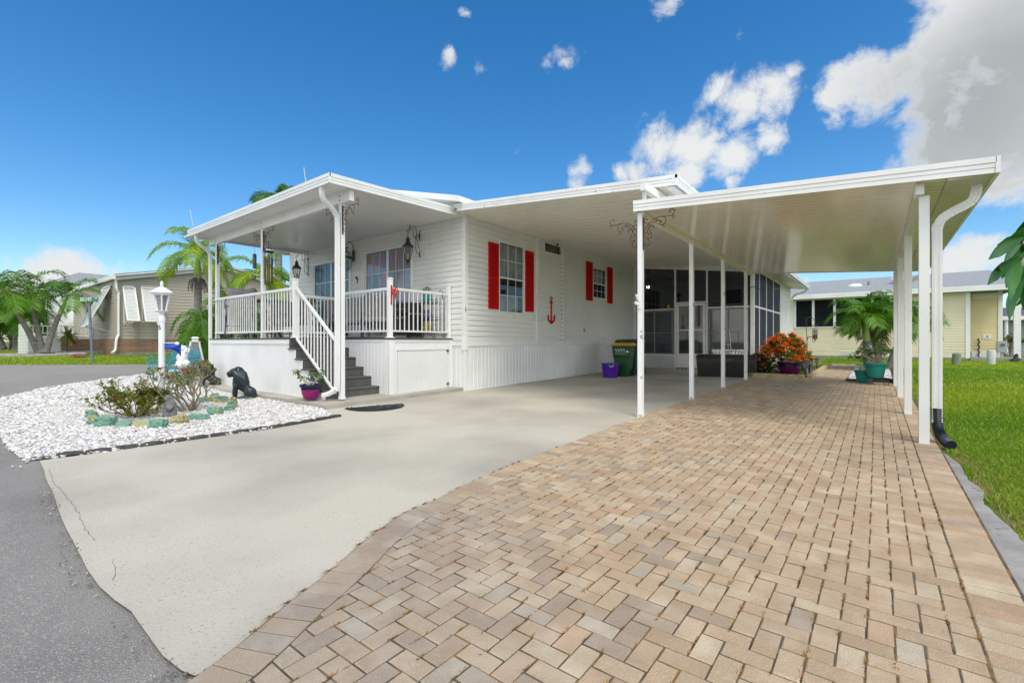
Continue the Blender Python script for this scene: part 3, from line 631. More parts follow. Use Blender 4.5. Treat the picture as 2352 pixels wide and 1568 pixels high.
w = MB(); ribs(w, 'v', HV, HU+.02, 17.4, lambda a: gz(a, 7)-.05, 1.06, .135, ((0, 0), (.05, .012), (.14, .012), (.19, 0), (.42, 0), (.45, .005), (.52, .005), (.55, 0), (1, 0)))
ribs(w, 'u', HU, HV, 15.7, -.05, 1.06, .135); w.build('skirting', SKIRT, home)
w = MB(); pbox(w, 'v', HV, HU-.02, 17.4, 1.05, 1.165, -.02, .022); pbox(w, 'v', HV, 7.9, 17.4, 4.07, 4.13, -.02, .03)
w.build('wall_trim', WHITE, home, bevel=.003); w = MB(); w.box((HU-.03, 15.63, 0), (HU+.05, 15.74, 4.28)); w.build('corner_trim', WHITE, home, bevel=.003); w = MB(); w.box((HU-.035, HV-.035, .96), (HU+.075, HV+.075, 4.14)); w.box((HU-.02, HV-.02, -.06), (HU+.03, HV+.03, .96)); w.build('corner_trim', WHITE, home, bevel=.003); w = MB()
for a, b in ((10.73, 10.85), (12.07, 12.16)): pbox(w, 'v', HV, a, b, 1.14, 4.09, 0, .045)
pbox(w, 'v', HV, 10.849, 12.071, 3.66, 3.72, 0, .04); w.build('strip_trim', WHITE, home, bevel=.003)
w = MB(); z = 1.2
while z < 3.6: pbox(w, 'v', HV, 12.052, 12.074, z, z+.03, .008, .0475); z += .127
w.build('door_strip_notches', BLACK, home)
winfr(home, 'v', HV, 9.07, 10.18, 1.88, 3.72, 3, split=2.79, curtain=(M('sheer curtain and sash reflection', (.30, .36, .36), (.15, .17, .17), ns=3, rough=.9, lo=.3, hi=.7), [(9.13, 10.12, 1.95, 2.38, -.18), (9.13, 10.12, 2.80, 3.66, -.05)]), lab='large six over six window between red shutters')  # upper sheet paints in the pale reflection of ceiling and yard
shutter(home, 'v', HV, 8.67, 9.05, 1.965, 3.61); shutter(home, 'v', HV, 10.19, 10.57, 1.975, 3.63)
winfr(home, 'v', HV, 14.02, 15.05, 2.62, 3.68, 3, split=3.13, curtain=(M('upper sash reflection', (.36, .40, .36), (.30, .33, .30), ns=8), [(14.08, 15.0, 3.15, 3.6, -.1)]), lab='small six over six window between red shutters')  # greyish sheet in the upper sash stands in for a reflection in the glass
shutter(home, 'v', HV, 13.56, 13.98, 2.52, 3.80); shutter(home, 'v', HV, 15.09, 15.48, 2.52, 3.80)
winfr(home, 'v', HV, 11.11, 12.07, 3.72, 4.05, 1, muntin=False, fw=.04, name='transom_window', curtain=(M('green blind', (.10, .13, .06), (.04, .05, .03), ns=4), [(11.16, 12.02, 3.77, 4.0, -.1)]))
winfr(home, 'v', HV, 18.3, 20.2, 1.55, 3.35, 4, rows=3, name='window', mat=M('grey frame', (.3, .3, .29)), lab='window inside the screened room')
# sliding doors
def slider(v0, v1, z0, z1, cur, lab):
    o = winfr(home, 'u', HU, v0, v1, z0, z1, 1, muntin=False, fw=.06, depth=.05, name='sliding_door', curtain=(cur, [(v0+.1, v1-.1, z0+.07, z1-.07, .006)]), lab=lab)
    mid = (v0+v1)/2; s = MB(); pbox(s, 'u', HU, mid-.05, mid+.04, z0+.06, z1-.06, .015, .03); 
    for a in (v0+.06, v1-.12): pbox(s, 'u', HU, a, a+.055, z0+.06, z1-.06, .015, .034)
    s.build('door_stile', WHITE, o)
    g = MB()
    for a, b in ((v0+.115, mid-.05), (mid+.04, v1-.12)):
        for k in range(1, 3): x = a+(b-a)*k/3; pbox(g, 'u', HU, x-.009, x+.009, z0+.1, z1-.08, .016, .022)
        for k in range(1, 4): z = z0+.1+(z1-z0-.2)*k/4; pbox(g, 'u', HU, a, b, z-.009, z+.009, .0165, .0215)
    g.build('muntins', WHITE, o); return o
slider(9.32, 11.47, 1.27, 3.68, curt, 'sliding glass door with pink and teal coloured film'); slider(12.10, 14.22, 1.27, 3.62, curt2, 'sliding glass door with dark teal film')
# main roof
RF = M('white roof membrane', (.80, .81, .80), (.68, .69, .68), ns=1.2, rough=.5)
w = MB(); u0, u1 = 7.30, 26.4
for va, za, vb, zb in ((7.2, 4.22, 11.6, 5.34), (16.0, 4.22, 11.6, 5.34)):
    w.hexa([(u0, va, za), (u1, va, za), (u1, vb, zb), (u0, vb, zb)], [(u0, va, za+.13), (u1, va, za+.13), (u1, vb, zb+.13), (u0, vb, zb+.13)])
rf = w.build('roof', RF, home)
w = MB(); ribs(w, 'u', 15.98, 7.9, 26, 4.1, 4.2, .1); w = MB(); w.box((7.3, 15.72, 4.18), (26, 16.0, 4.20)); w.build('eave_soffit', CEIL, rf)
w = MB(); w.box((7.25, 16.0, 4.14), (26, 16.10, 4.32)); w.build('gutter', WHITE, rf)
w = MB()
pbox(w, 'v', HV, 7.70+.02, 7.70+.021, 1.9, 1.9, 0, .01)
tag(text('6', .17, BLACK, home, (7.86, HV-.037, 1.905), RV, 'house_number', sx=.62))
w = MB(); pbox(w, 'v', HV, 13.33, 13.53, 1.42, 1.66, .005, .03); o = w.build('outlet_cover', WHITE, home, bevel=.004)
w = MB(); pbox(w, 'v', HV, 13.37, 13.50, 1.46, 1.60, .03, .036); w.build('louvre', M('grey plastic', (.4, .4, .38)), o)
w = MB(); pbox(w, 'u', HU, 8.98, 9.20, 3.44, 3.70, 0, .04); w.build('mounting_block', WHITE, home, bevel=.004)
w = MB(); pbox(w, 'v', HV, 14.72, 14.80, 1.18, 1.30, 0, .05); pbox(w, 'v', HV, 14.86, 14.94, 1.2, 1.3, 0, .05); w.build('hose_bib_plate', WHITE, home)
w = MB(); pbox(w, 'u', HU, 11.78, 11.87, 2.84, 3.03, .01, .04); o = w.build('doorbell', BLACK, home, bevel=.006)
w = MB(); pbox(w, 'u', HU, 11.795, 11.855, 2.85, 2.95, .04, .047); w.build('doorbell_face', WHITE, o)
# antennas
for (x, y0, y1, d) in ((437, 520, 482, 13.5), (698, 430, 385, 11.5)):
    o = MB().tube([at(x+7, y0, d), at(x+3, (y0+y1)/2, d), at(x, y1, d)], .007, 6).build('roof_antenna', M('antenna rod', (.62, .60, .36), rough=.5))
    tag(o, 'thin upright whip antenna on the %s of the porch roof' % ('left end' if x < 500 else 'right half'), 'antenna', 'whip antennas on the porch roof')
# ---- deck
deck = thing('porch_deck', 'raised porch deck with white skirting, dark steps and white railings, under the porch roof', 'deck', (4.8, 7.94, 0))
DZ = 1.235; NV = [9.66, 9.38, 9.11, 8.82, 8.54, 8.26]; TZ = [DZ, 1.021, .813, .612, .42, .225]; UL, UR = 4.80, 6.04
def topf(a):
    for n, z in zip(NV, TZ):
        if a > n-.012: return z-.035
    return .20
w = MB(); ribs(w, 'u', UL, 8.25, 13.85, .045, topf, .092, ((0, .0), (.1, .006), (.80, .006), (.9, 0), (1, 0)), breaks=[n-.012 for n in NV]); w.quad((UL, 13.85, .04), (HU, 13.85, .04), (HU, 13.85, 1.2), (UL, 13.85, 1.2)); w.build('front_skirting', SKIRT, deck)
w = MB(); ribs(w, 'u', UR, 7.96, 9.7, .03, DZ-.035, .12, ((0, .0), (.05, .006), (.93, .006), (.98, 0), (1, 0))); w.build('stair_side_skirting', SKIRT, deck)
w = MB(); ribs(w, 'v', 7.94, UR+.02, HU, .0, DZ-.035, .15, ((0, .0), (.05, .006), (.93, .006), (.98, 0), (1, 0))); w.build('side_skirting', SKIRT, deck)
w = MB(); pbox(w, 'u', UL, 9.64, 13.87, DZ-.13, DZ-.035, 0, .022); pbox(w, 'u', UR, 7.93, 8.06, 0, DZ-.036, 0, .02); pbox(w, 'v', 7.94, UR-.02, UR+.12, 0, DZ-.037, 0, .02)
pbox(w, 'v', 7.94, UR+.12, HU-.02, DZ-.085, DZ-.036, 0, .02); pbox(w, 'v', 7.94, HU-.09, HU-.021, .02, DZ-.036, 0, .021); pbox(w, 'u', UR, 8.06, 9.6, DZ-.08, DZ-.036, 0, .018); pbox(w, 'u', UL, 8.25, 13.87, .04, .065, 0, .014)
pbox(w, 'u', UL, 13.75, 13.87, .05, DZ-.036, .0, .02)
w.build('skirting_trim', WHITE, deck, bevel=.002)
dz = Zm(1100, 1000, 2.8)
a, b = onV(*dz(1095, 880), 7.92), onV(*dz(1610, 1350), 7.92)
w = MB(); pbox(w, 'v', 7.92, a.x, b.x, .05, a.z, 0, .012); 
for k in range(1, 4): x = a.x+(b.x-a.x)*k/4; pbox(w, 'v', 7.92, x-.004, x+.004, .06, a.z-.02, .012, .016)
dr = w.build('access_door', SKIRT, deck, bevel=.003)
w = MB(); pbox(w, 'v', 7.92, a.x-.02, b.x+.02, a.z+.004, a.z+.05, 0, .026); w.build('door_header', WHITE, dr)
for z in (.93, .16): w = MB(); w.box((b.x-.015, 7.895, z), (b.x+.06, 7.91, z+.03)); w.cyl((b.x+.02, 7.895, z-.03), (b.x+.02, 7.895, z+.06), .009); w.build('hinge', BLACK, dr)
w = MB()
def boards(u0, u1, v0, v1):
    v = v0
    while v < v1: w.box((u0, v+.003, DZ-.028), (u1, min(v+.138, v1), DZ)); v += .141
boards(UL-.03, HU-.03, NV[0], 13.88); boards(UR-.03, HU-.03, 7.90, NV[0]); w.build('deck_boards', TREAD, deck, bevel=.004)
st = None
for i in range(1, 6):
    n, z = NV[i], TZ[i]; w = MB(); w.box((UL-.03, n, z-.03), (UR-.008, n+.138, z)); w.box((UL-.03, n+.142, z-.03), (UR-.008, NV[i-1]-.001, z)); w.build('stair_tread', TREAD, deck, bevel=.004)
for i in range(6):
    n, z = NV[i]+.02, TZ[i]; zb = TZ[i+1] if i < 5 else .04
    w = MB(); k = zb+.001
    w.box((UL+.004, n, zb+.001), (UR-.004, n+.02, z-.03)); w.build('stair_riser', TREAD, deck)
w = MB()
for i in range(1, 6):
    n = NV[i]; pbox(w, 'u', UR, n-.018, n-.002, TZ[i+1]+.001 if i < 5 else .045, TZ[i]+.016, 0, .012); pbox(w, 'u', UR, n-.001, NV[i-1]-.02, TZ[i]+.002, TZ[i]+.016, 0, .012)
w.build('stair_edge_trim', WHITE, deck)
def rail(p, q, zt, zb, name='railing', sp=.118, bs=.019, zt2=None, zb2=None, lab=None):
    zt2 = zt if zt2 is None else zt2; zb2 = zb if zb2 is None else zb2; w = MB(); P = Vector((*p, 0)); Q = Vector((*q, 0)); e = Vector((0, 0, 1))
    w.beam(P+e*(zt-.02), Q+e*(zt2-.02), .05, .04); w.beam(P+e*(zt-.05), Q+e*(zt2-.05), .03, .02); w.beam(P+e*(zb+.02), Q+e*(zb2+.02), .042, .035)
    n = int((Q-P).length/sp)
    for k in range(1, n+1):
        t = (k-.3)/n
        if t > .985: continue
        c = P.lerp(Q, t); za = zb+(zb2-zb)*t+.03; zc = zt+(zt2-zt)*t-.05; w.box((c.x-bs/2, c.y-bs/2, za-.006), (c.x+bs/2, c.y+bs/2, zc+.002))
    o = w.build(name, WHITE, deck); return tag(o, lab)
def newel(p, z0, z1, s=.045, cap=True):
    w = MB(); w.box((p[0]-s, p[1]-s, z0), (p[0]+s, p[1]+s, z1)); o = w.build('newel_post', WHITE, deck, bevel=.004)
    if cap: w = MB(); w.box((p[0]-s-.008, p[1]-s-.008, z1), (p[0]+s+.008, p[1]+s+.008, z1+.022)); w.box((p[0]-s+.01, p[1]-s+.01, z1+.022), (p[0]+s-.01, p[1]+s-.01, z1+.034)); w.build('post_cap', WHITE, o, bevel=.006)
    w = MB(); w.box((p[0]-s-.03, p[1]-s-.03, z0), (p[0]+s+.03, p[1]+s+.03, z0+.018)); w.build('post_shoe', WHITE, o, bevel=.004)
RT = 2.29; RBt = 1.36
newel((4.87, 9.39+.14), DZ, 2.44); newel((6.10, 8.0), DZ, 2.46); newel((7.79, 8.0), DZ, 2.47, cap=True)
rail((4.87, 13.72), (4.87, 11.20), RT, RBt); rail((4.87, 11.10), (4.87, 9.58), RT, RBt); rail((6.10, 9.66), (6.10, 8.05), RT, RBt); rail((6.15, 8.0), (7.74, 8.0), RT, RBt)
rail((5.0, 9.62), (6.04, 9.66), 2.15, 1.33, 'stair_gate', sp=.083, bs=.013); rail((4.87, 13.76), (7.8, 13.76), RT, RBt)
rail((4.87, 9.47), (4.87, 8.02), RT-.01, RBt-.16, 'stair_railing', zt2=1.20, zb2=.17)
# ---- porch roof
def roofslab(mb, u0, u1, v0, v1, zt, th):   # zt(u,v) top
    c = [(u0, v0), (u1, v0), (u1, v1), (u0, v1)]; return mb.hexa([(a, b, zt(a, b)-th) for a, b in c], [(a, b, zt(a, b)) for a, b in c])
por = thing('porch_roof', 'white flat porch canopy on square posts over the front deck', 'porch roof', (4.95, 7.93, 0))
pz = lambda u, v: 4.095+.03*(u-4.43)
w = MB(); roofslab(w, 4.46, 7.84, 7.53, 14.35, pz, .10); w.build('roof_panel', RF, por)
w = MB(); vv = 7.53
while vv < 14.3: w.hexa([(4.46, vv, pz(4.46, 0)-.14), (7.84, vv, pz(7.84, 0)-.14), (7.84, vv+1.195, pz(7.84, 0)-.14), (4.46, vv+1.195, pz(4.46, 0)-.14)], [(4.46, vv, pz(4.46, 0)-.1), (7.84, vv, pz(7.84, 0)-.1), (7.84, vv+1.195, pz(7.84, 0)-.1), (4.46, vv+1.195, pz(4.46, 0)-.1)]); vv += 1.2
cp = w.build('ceiling_panels', CEILP, por)
w = MB()
for k in range(46): w.cyl((4.53, 7.6+k*.148, pz(4.53, 0)-.14), (4.53, 7.6+k*.148, pz(4.53, 0)-.143), .006, 6); w.cyl((7.80, 7.6+k*.148, pz(7.8, 0)-.14), (7.80, 7.6+k*.148, pz(7.8, 0)-.143), .006, 6)
for k in range(14): w.cyl((4.8+k*.22, 7.58, pz(4.8+k*.22, 0)-.14), (4.8+k*.22, 7.58, pz(4.8+k*.22, 0)-.143), .006, 6)
w.build('ceiling_screws', BLACK, cp)
w = MB(); fascia(w, (4.46, 7.5, 4.10), (4.46, 14.38, 4.10), .17, (-1, 0, 0)); fascia(w, (4.44, 7.53, pz(4.44, 0)+.004), (7.60, 7.53, pz(7.6, 0)+.004), .17, (0, -1, 0)); w.box((4.45, 14.36, 3.93), (7.8, 14.40, 4.1)); w.box((4.432, 7.502, 3.932), (4.462, 7.532, 4.098)); w.build('fascia', WHITE, por)
w = MB(); w.box((4.90, 7.60, 3.745), (4.99, 14.25, pz(4.95, 0)-.142)); w.build('beam', WHITE, por, bevel=.003)
w = MB()
for v in (7.93, 11.15, 13.8):
    for z in (3.80, 3.88): w.cyl((4.90, v, z), (4.89, v, z), .012, 6)
w.build('beam_bolts', BLACK, por)
for v, zb in ((7.93, .075), (11.15, DZ), (13.8, DZ)):
    w = MB(); w.box((4.905, v-.045, zb), (4.985, v+.045, 3.744)); o = w.build('post', WHITE, por, bevel=.004)
    w = MB(); w.box((4.900, v-.05, zb), (4.99, v+.05, zb+.05)); w.build('post_foot', WHITE, o)
def downspout(par, pts, n_el=(), name='downspout', w_=.085, d_=.06, mat=WHITE, lab=None):
    """ribbed rectangular pipe swept along pts"""
    P = crom(pts, 7); m = MB(); 
    pts2 = []; 
    for a, b in zip(P[:-1], P[1:]):
        n = max(1, int((b-a).length/.03)) if (b-a).length < .5 else 1
        for k in range(n): pts2.append(a.lerp(b, k/n))
    pts2.append(P[-1]); up = Vector((0, 1, 0)); vs = []; k = len(pts2)
    for i in range(k):
        t = (pts2[min(i+1, k-1)]-pts2[max(i-1, 0)]).normalized(); s = up-t*up.dot(t); s.normalize(); q = t.cross(s)
        a_, b_, c_ = pts2[max(i-2, 0)], pts2[i], pts2[min(i+2, k-1)]; bend = (b_-a_).length > 1e-5 and (c_-b_).length > 1e-5 and (b_-a_).angle(c_-b_) > .035
        g = 1+(.035*(1 if i % 2 else -1) if bend and 0 < i < k-1 else 0)
        for x, y in ((-1, -1), (-.4, -1), (-.3, -.88), (.3, -.88), (.4, -1), (1, -1), (1, 1), (.4, 1), (.3, .88), (-.3, .88), (-.4, 1), (-1, 1)): vs.append(pts2[i]+s*x*w_/2*g+q*y*d_/2*g)
    n = 12; m.add(vs, [(i*n+j, i*n+(j+1) % n, (i+1)*n+(j+1) % n, (i+1)*n+j) for i in range(k-1) for j in range(n)]+[tuple(range(n))[::-1]])
    o = m.build(name, mat, par); return tag(o, lab)
downspout(por, [(4.50, 7.85, 3.96), (4.50, 7.86, 3.84), (4.56, 7.88, 3.72), (4.74, 7.91, 3.60), (4.83, 7.93, 3.50), (4.85, 7.93, 3.36)]+[(4.85, 7.93, 2.0), (4.85, 7.93, .42), (4.83, 7.97, .27), (4.76, 8.06, .19), (4.68, 8.16, .155)], lab='downspout beside the stair post')
downspout(por, [(4.50, 13.95, 3.96), (4.50, 13.95, 3.84), (4.56, 13.97, 3.72), (4.74, 14.0, 3.60), (4.83, 14.02, 3.50), (4.85, 14.02, 3.36), (4.85, 14.02, 2.0), (4.85, 14.02, .08)])
# ---- side awning over the driveway (roof 2)
aw = thing('side_awning', 'long white aluminium awning along the side wall of the mobile home, chipped white fascia', 'awning', (7.45, 2.86, 0))
az = lambda u, v: 3.818+.0865*(v-2.5)
w = MB(); roofslab(w, 7.48, 26.3, 2.53, 7.52, az, .08); w.build('roof_panel', RF, aw)
w = MB(); u = 7.5; P2 = ((0, 0), (.10, .0), (.13, .022), (.24, .022), (.27, 0), (.58, 0), (.60, .007), (.66, .007), (.68, 0), (1, 0))
pts = []
while u < 26.2:
    for t, o in P2: pts.append((u+t*.305, o))
    u += .305
for (a, o), (b, r) in zip(pts[:-1], pts[1:]):
    if b-a > 1e-6: w.quad((a, 2.55, az(0, 2.55)-.155+o), (b, 2.55, az(0, 2.55)-.155+r), (b, 7.54, az(0, 7.54)-.155+r), (a, 7.54, az(0, 7.54)-.155+o))
w.build('ceiling_pans', CEIL, aw)
w = MB(); fascia(w, (7.48, 2.50, az(0, 2.5)), (7.48, 7.40, az(0, 7.4)), .165, (-1, 0, 0)); fascia(w, (7.45, 2.53, az(0, 2.53)+.003), (26.35, 2.53, az(0, 2.53)+.003), .165, (0, -1, 0)); w.box((7.452, 2.502, az(0, 2.5)-.164), (7.482, 2.532, az(0, 2.5)-.001)); w.build('fascia', WHITE2, aw)
w = MB(); w.box((7.50, 2.56, 3.62), (26.2, 2.66, 3.655)); w.build('gutter_floor', WHITE, aw)
w = MB(); w.box((6.96, 2.81, 3.505), (16.6, 2.90, 3.625)); w.build('beam', WHITE, aw, bevel=.003)
for u in (6.96+.02, 9.39, 11.77, 14.2): w = MB(); w.box((u, 2.83, 3.31), (u+.06, 2.88, 3.506)); w.build('strut', M('grey strut', (.45, .46, .46)), aw)
downspout(aw, [(26.2, 2.62, 3.64), (26.2, 2.75, 3.52), (26.2, 3.05, 3.42), (26.16, 3.20, 3.30), (26.15, 3.22, 3.1), (26.15, 3.22, 2.0), (26.15, 3.22, .3)])
# ---- carport
cpt = thing('carport', 'white carport with glossy ribbed ceiling on two rows of square posts over the paver driveway', 'carport', (7.0, .9, 0))
cz = lambda u, v: 3.308+(.27/3.89)*(v-2.93)
w = MB(); roofslab(w, 6.78, 15.1, -.93, 2.90, cz, .06); w.build('roof_panel', RF, cpt)
w = MB(); pts = []; u = 6.79; P3 = ((0, 0), (.30, .0), (.34, .004), (.44, .004), (.48, 0), (.80, 0), (.84, .004), (.94, .004), (.98, 0))
while u < 15.0:
    for t, o in P3: pts.append((u+t*.30, o))
    u += .30
for (a, o), (b, r) in zip(pts[:-1], pts[1:]):
    if b-a > 1e-6: w.quad((a, -.60, cz(0, -.60)-.15+o), (b, -.60, cz(0, -.60)-.15+r), (b, 2.92, cz(0, 2.92)-.15+r), (a, 2.92, cz(0, 2.92)-.15+o))
w.build('ceiling_pans', CEILG, cpt)
w = MB(); w.box((6.79, -.95, 2.875), (15.08, -.60, 2.905)); w.build('gutter', M('gutter underside', (.62, .60, .52), (.5, .48, .4), ns=2, rough=.3), cpt)
w = MB(); fascia(w, (6.78, -.96, cz(0, -.96)), (6.78, 2.93, cz(0, 2.93)), .165, (-1, 0, 0)); fascia(w, (15.10, -.96, cz(0, -.96)), (15.10, 2.93, cz(0, 2.93)), .165, (1, 0, 0))
w.box((6.75, -.99, 2.87), (15.13, -.955, 3.04)); w.box((6.79, 2.90, 3.135), (15.1, 2.935, 3.30)); w.build('fascia', WHITE, cpt)
w = MB(); w.box((6.86, 2.80, 3.10), (15.05, 2.84, 3.165)); w.box((6.88, 2.84, 3.085), (15.05, 2.92, 3.10)); w.build('left_header', CEIL, cpt)
w = MB(); w.box((6.90, -.42, 2.80), (15.05, -.345, cz(0, -.38)-.15)); w.build('beam', WHITE, cpt, bevel=.003)
pm1 = M('scuffed white post', (.80, .82, .82), (.74, .76, .77), ns=3, rough=.4, c3=(.32, .33, .34), ns3=5, lo3=.70, hi3=.72, detail=8)
for i, u in enumerate((6.88, 9.39, 11.77, 14.2)):
    zb = gz(u, 0); w = MB(); w.box((u-.038, 2.822, zb), (u+.038, 2.898, 3.10 if i else 3.14)); o = w.build('post', pm1, cpt, bevel=.003)
    w = MB(); w.box((u-.042, 2.818, zb), (u+.042, 2.902, zb+.055)); f = w.build('post_foot', WHITE2, o)
    w = MB(); [w.cyl((u-.042, 2.845+k*.03, zb+.03), (u-.047, 2.845+k*.03, zb+.03), .008, 8) for k in range(2)]; w.build('foot_bolts', BLACK, o)
for u, dv in ((7.04, -.04), (9.45, 0), (11.85, .015), (14.3, .02)):
    zb = gz(u, 0)+.004; w = MB(); w.box((u-.045, -.43+dv, zb), (u+.045, -.338+dv, 2.80)); o = w.build('post', WHITE, cpt, bevel=.004)
    w = MB(); [w.cyl((u-.046, -.36-.02*k, 2.83+.05*k), (u-.052, -.36-.02*k, 2.83+.05*k), .006, 6) for k in range(2)]; w.box((u-.046, -.40, 2.79), (u-.04, -.335, 2.90)); w.build('bracket', WHITE, o)
dsr = downspout(cpt, [(7.17, -.86, 2.90), (7.17, -.86, 2.80), (7.18, -.82, 2.70), (7.19, -.68, 2.62), (7.19, -.58, 2.54), (7.19, -.545, 2.42), (7.19, -.545, 2.3), (7.19, -.545, .40), (7.19, -.545, .30)], w_=.09, d_=.07, lab='front downspout ending in a black corrugated pipe')
downspout(cpt, [(14.6, -.86, 2.90), (14.6, -.86, 2.80), (14.6, -.82, 2.70), (14.6, -.68, 2.62), (14.6, -.58, 2.54), (14.6, -.545, 2.42), (14.6, -.545, .40), (14.6, -.545, .36)], w_=.09, d_=.07)
def corrug(pts, r, name, lab, par=None):
    P = crom(pts, 10); Q = []; R2 = []
    L_ = sum((b-a).length for a, b in zip(P[:-1], P[1:])); n = int(L_/.011); acc = 0; j = 0; seg = [(b-a).length for a, b in zip(P[:-1], P[1:])]
    for i in range(n):
        t = i*.011
        while j < len(seg)-1 and acc+seg[j] < t: acc += seg[j]; j += 1
        Q.append(P[j].lerp(P[j+1], min(1, (t-acc)/max(seg[j], 1e-6)))); R2.append(r*(1.0 if i % 2 else .86))
    o = MB().tube(Q, R2, 16).build(name, BLACKP, par); return o
BLACKP = M('black corrugated plastic', (.012, .016, .03), (.02, .024, .04), ns=6, rough=.35)
o = corrug([(7.19, -.545, .40), (7.19, -.548, .24), (7.17, -.565, .12), (7.10, -.605, .05), (7.00, -.65, .015)], .056, 'drain_pipe', '', None)
tag(o, 'black corrugated drain pipe at the foot of the nearest right downspout', 'drain pipe', 'black drain pipes')
o = corrug([(14.6, -.545, .5), (14.6, -.55, .3), (14.7, -.5, .2), (15.2, -.3, .17), (15.9, .1, .2)], .055, 'drain_pipe', '', None)
tag(o, 'black drain pipe lying on the white gravel behind the last right post', 'drain pipe', 'black drain pipes')
# ---- screened room
scr = thing('screened_room', 'screened room with dark mesh panels and white frame at the end of the carport', 'screened room', (17.4, 3.3, 0))
SU = 17.4; z0 = .17; w = MB(); w.box((SU-.06, 3.2, -.0), (SU+.1, 7.5, .17)); w.build('curb', M('painted curb', (.50, .45, .32), (.42, .38, .27), ns=3, rough=.8), scr)
fr = MB(); ct = lambda v: az(0, v)-.16
for v0, v1 in ((7.40, 7.52), (5.86, 5.93), (4.735, 4.80), (3.23, 3.36)): pbox(fr, 'u', SU, v0, v1, z0, ct((v0+v1)/2), -.04, .012)
for (a, b, z) in ((5.93, 7.40, 2.34), (3.36, 4.735, 2.33), (4.80, 5.86, 2.56)): pbox(fr, 'u', SU, a, b, z, z+.05, -.03, .01)
fr.hexa([(SU-.02, 3.23, 3.50), (SU+.04, 3.23, 3.50), (SU+.04, 7.5, 4.03), (SU-.02, 7.5, 4.03)], [(SU-.02, 3.23, ct(3.23)), (SU+.04, 3.23, ct(3.23)), (SU+.04, 7.5, ct(7.5)), (SU-.02, 7.5, ct(7.5))])
pbox(fr, 'u', SU, 5.93, 7.40, .62, .68, -.03, .012); pbox(fr, 'u', SU, 3.36, 4.735, .62, .68, -.03, .012)
SV = 3.3
for u in (SU+.08, 18.55, 19.9, 21.4, 23.1): pbox(fr, 'v', SV, u-.03, u+.03, .18, ct(3.3), -.03, .02)
pbox(fr, 'v', SV, SU+.1, 23.1, 2.34, 2.40, -.02, .015); pbox(fr, 'v', SV, SU+.1, 23.1, .62, .68, -.02, .015); pbox(fr, 'v', SV, SU+.1, 23.1, ct(3.3)-.12, ct(3.3), -.02, .015)
fr.build('frame', WHITE2, scr, bevel=.003)
w = MB(); pbox(w, 'u', SU, 5.93, 7.40, z0, .62, -.02, 0); pbox(w, 'u', SU, 3.36, 4.735, z0, .62, -.02, 0); pbox(w, 'v', SV, SU+.1, 23.1, .16, .62, -.02, 0); w.build('kick_panel', M('kick panel', (.55, .57, .57), (.48, .5, .5), ns=2), scr)
for (a, b, c, d) in ((5.93, 7.40, 2.39, 4.0), (4.80, 5.86, 2.61, 3.85), (3.36, 4.735, 2.38, 3.65)):
    w = MB(); w.quad(PT('u', SU, a, c), PT('u', SU, b, c), PT('u', SU, b, ct(b)-.01), PT('u', SU, a, ct(a)-.01)); w.build('mesh_panel', SCREEN, scr)
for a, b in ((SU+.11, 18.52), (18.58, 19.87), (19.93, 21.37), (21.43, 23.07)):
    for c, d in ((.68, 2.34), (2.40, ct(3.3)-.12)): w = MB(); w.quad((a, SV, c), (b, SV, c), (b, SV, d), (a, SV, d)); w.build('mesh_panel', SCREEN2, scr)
GF = M('bronze grey frame', (.25, .25, .24), (.20, .20, .19), ns=5, rough=.4)
for (a, b) in ((5.97, 7.38), (3.42, 4.70)):
    w = MB(); m = (a+b)/2
    for x in (a, m-.02, b-.04): pbox(w, 'u', SU, x, x+.04, .70, 2.31, 0, .03)
    for z in (.69, 2.28): pbox(w, 'u', SU, a, b, z, z+.035, 0, .028)
    o = w.build('slider_window', GF, scr); w = MB(); pbox(w, 'u', SU, a+.04, b-.04, 1.47, 1.49, .0, .018); w.build('rail', GF, o)
    w = MB(); w.quad((SU+.01, a+.04, .72), (SU+.01, b-.04, .72), (SU+.01, b-.04, 2.28), (SU+.01, a+.04, 2.28)); w.build('pane', glassmat('dark slider glass', (.14, .18, .20), .03, .04, (.04, .06, .075), .5), o)
w = MB(); a, b = 4.81, 5.85
for x in (a, b-.09): pbox(w, 'u', SU, x, x+.09, .20, 2.54, 0, .035)
pbox(w, 'u', SU, a, b, .20, .72, 0, .034); pbox(w, 'u', SU, a, b, 2.46, 2.54, 0, .034); pbox(w, 'u', SU, a, b, 1.555, 1.60, 0, .033)
dr = w.build('storm_door', WHITE, scr, bevel=.004); w = MB(); w.quad((SU-.006, a+.09, .72), (SU-.006, b-.09, .72), (SU-.006, b-.09, 2.46), (SU-.006, a+.09, 2.46)); w.build('pane', glassmat('storm glass', (.55, .6, .62), .16), dr)
w = MB(); w.box((SU-.06, b-.06, 1.0), (SU-.035, b-.03, 1.2)); w.build('handle', WHITE, dr)
tape = M('blue tape', (.02, .16, .55)); w = MB()
for x, h in ((5.78, .10), (5.62, .10), (5.48, .11), (5.36, .05), (5.2, .10), (5.04, .14), (4.92, .2)): pbox(w, 'u', SU-.062, x-.035, x+.02, .19-h, .19, .0, .004)
w.build('blue_tape', tape, scr)
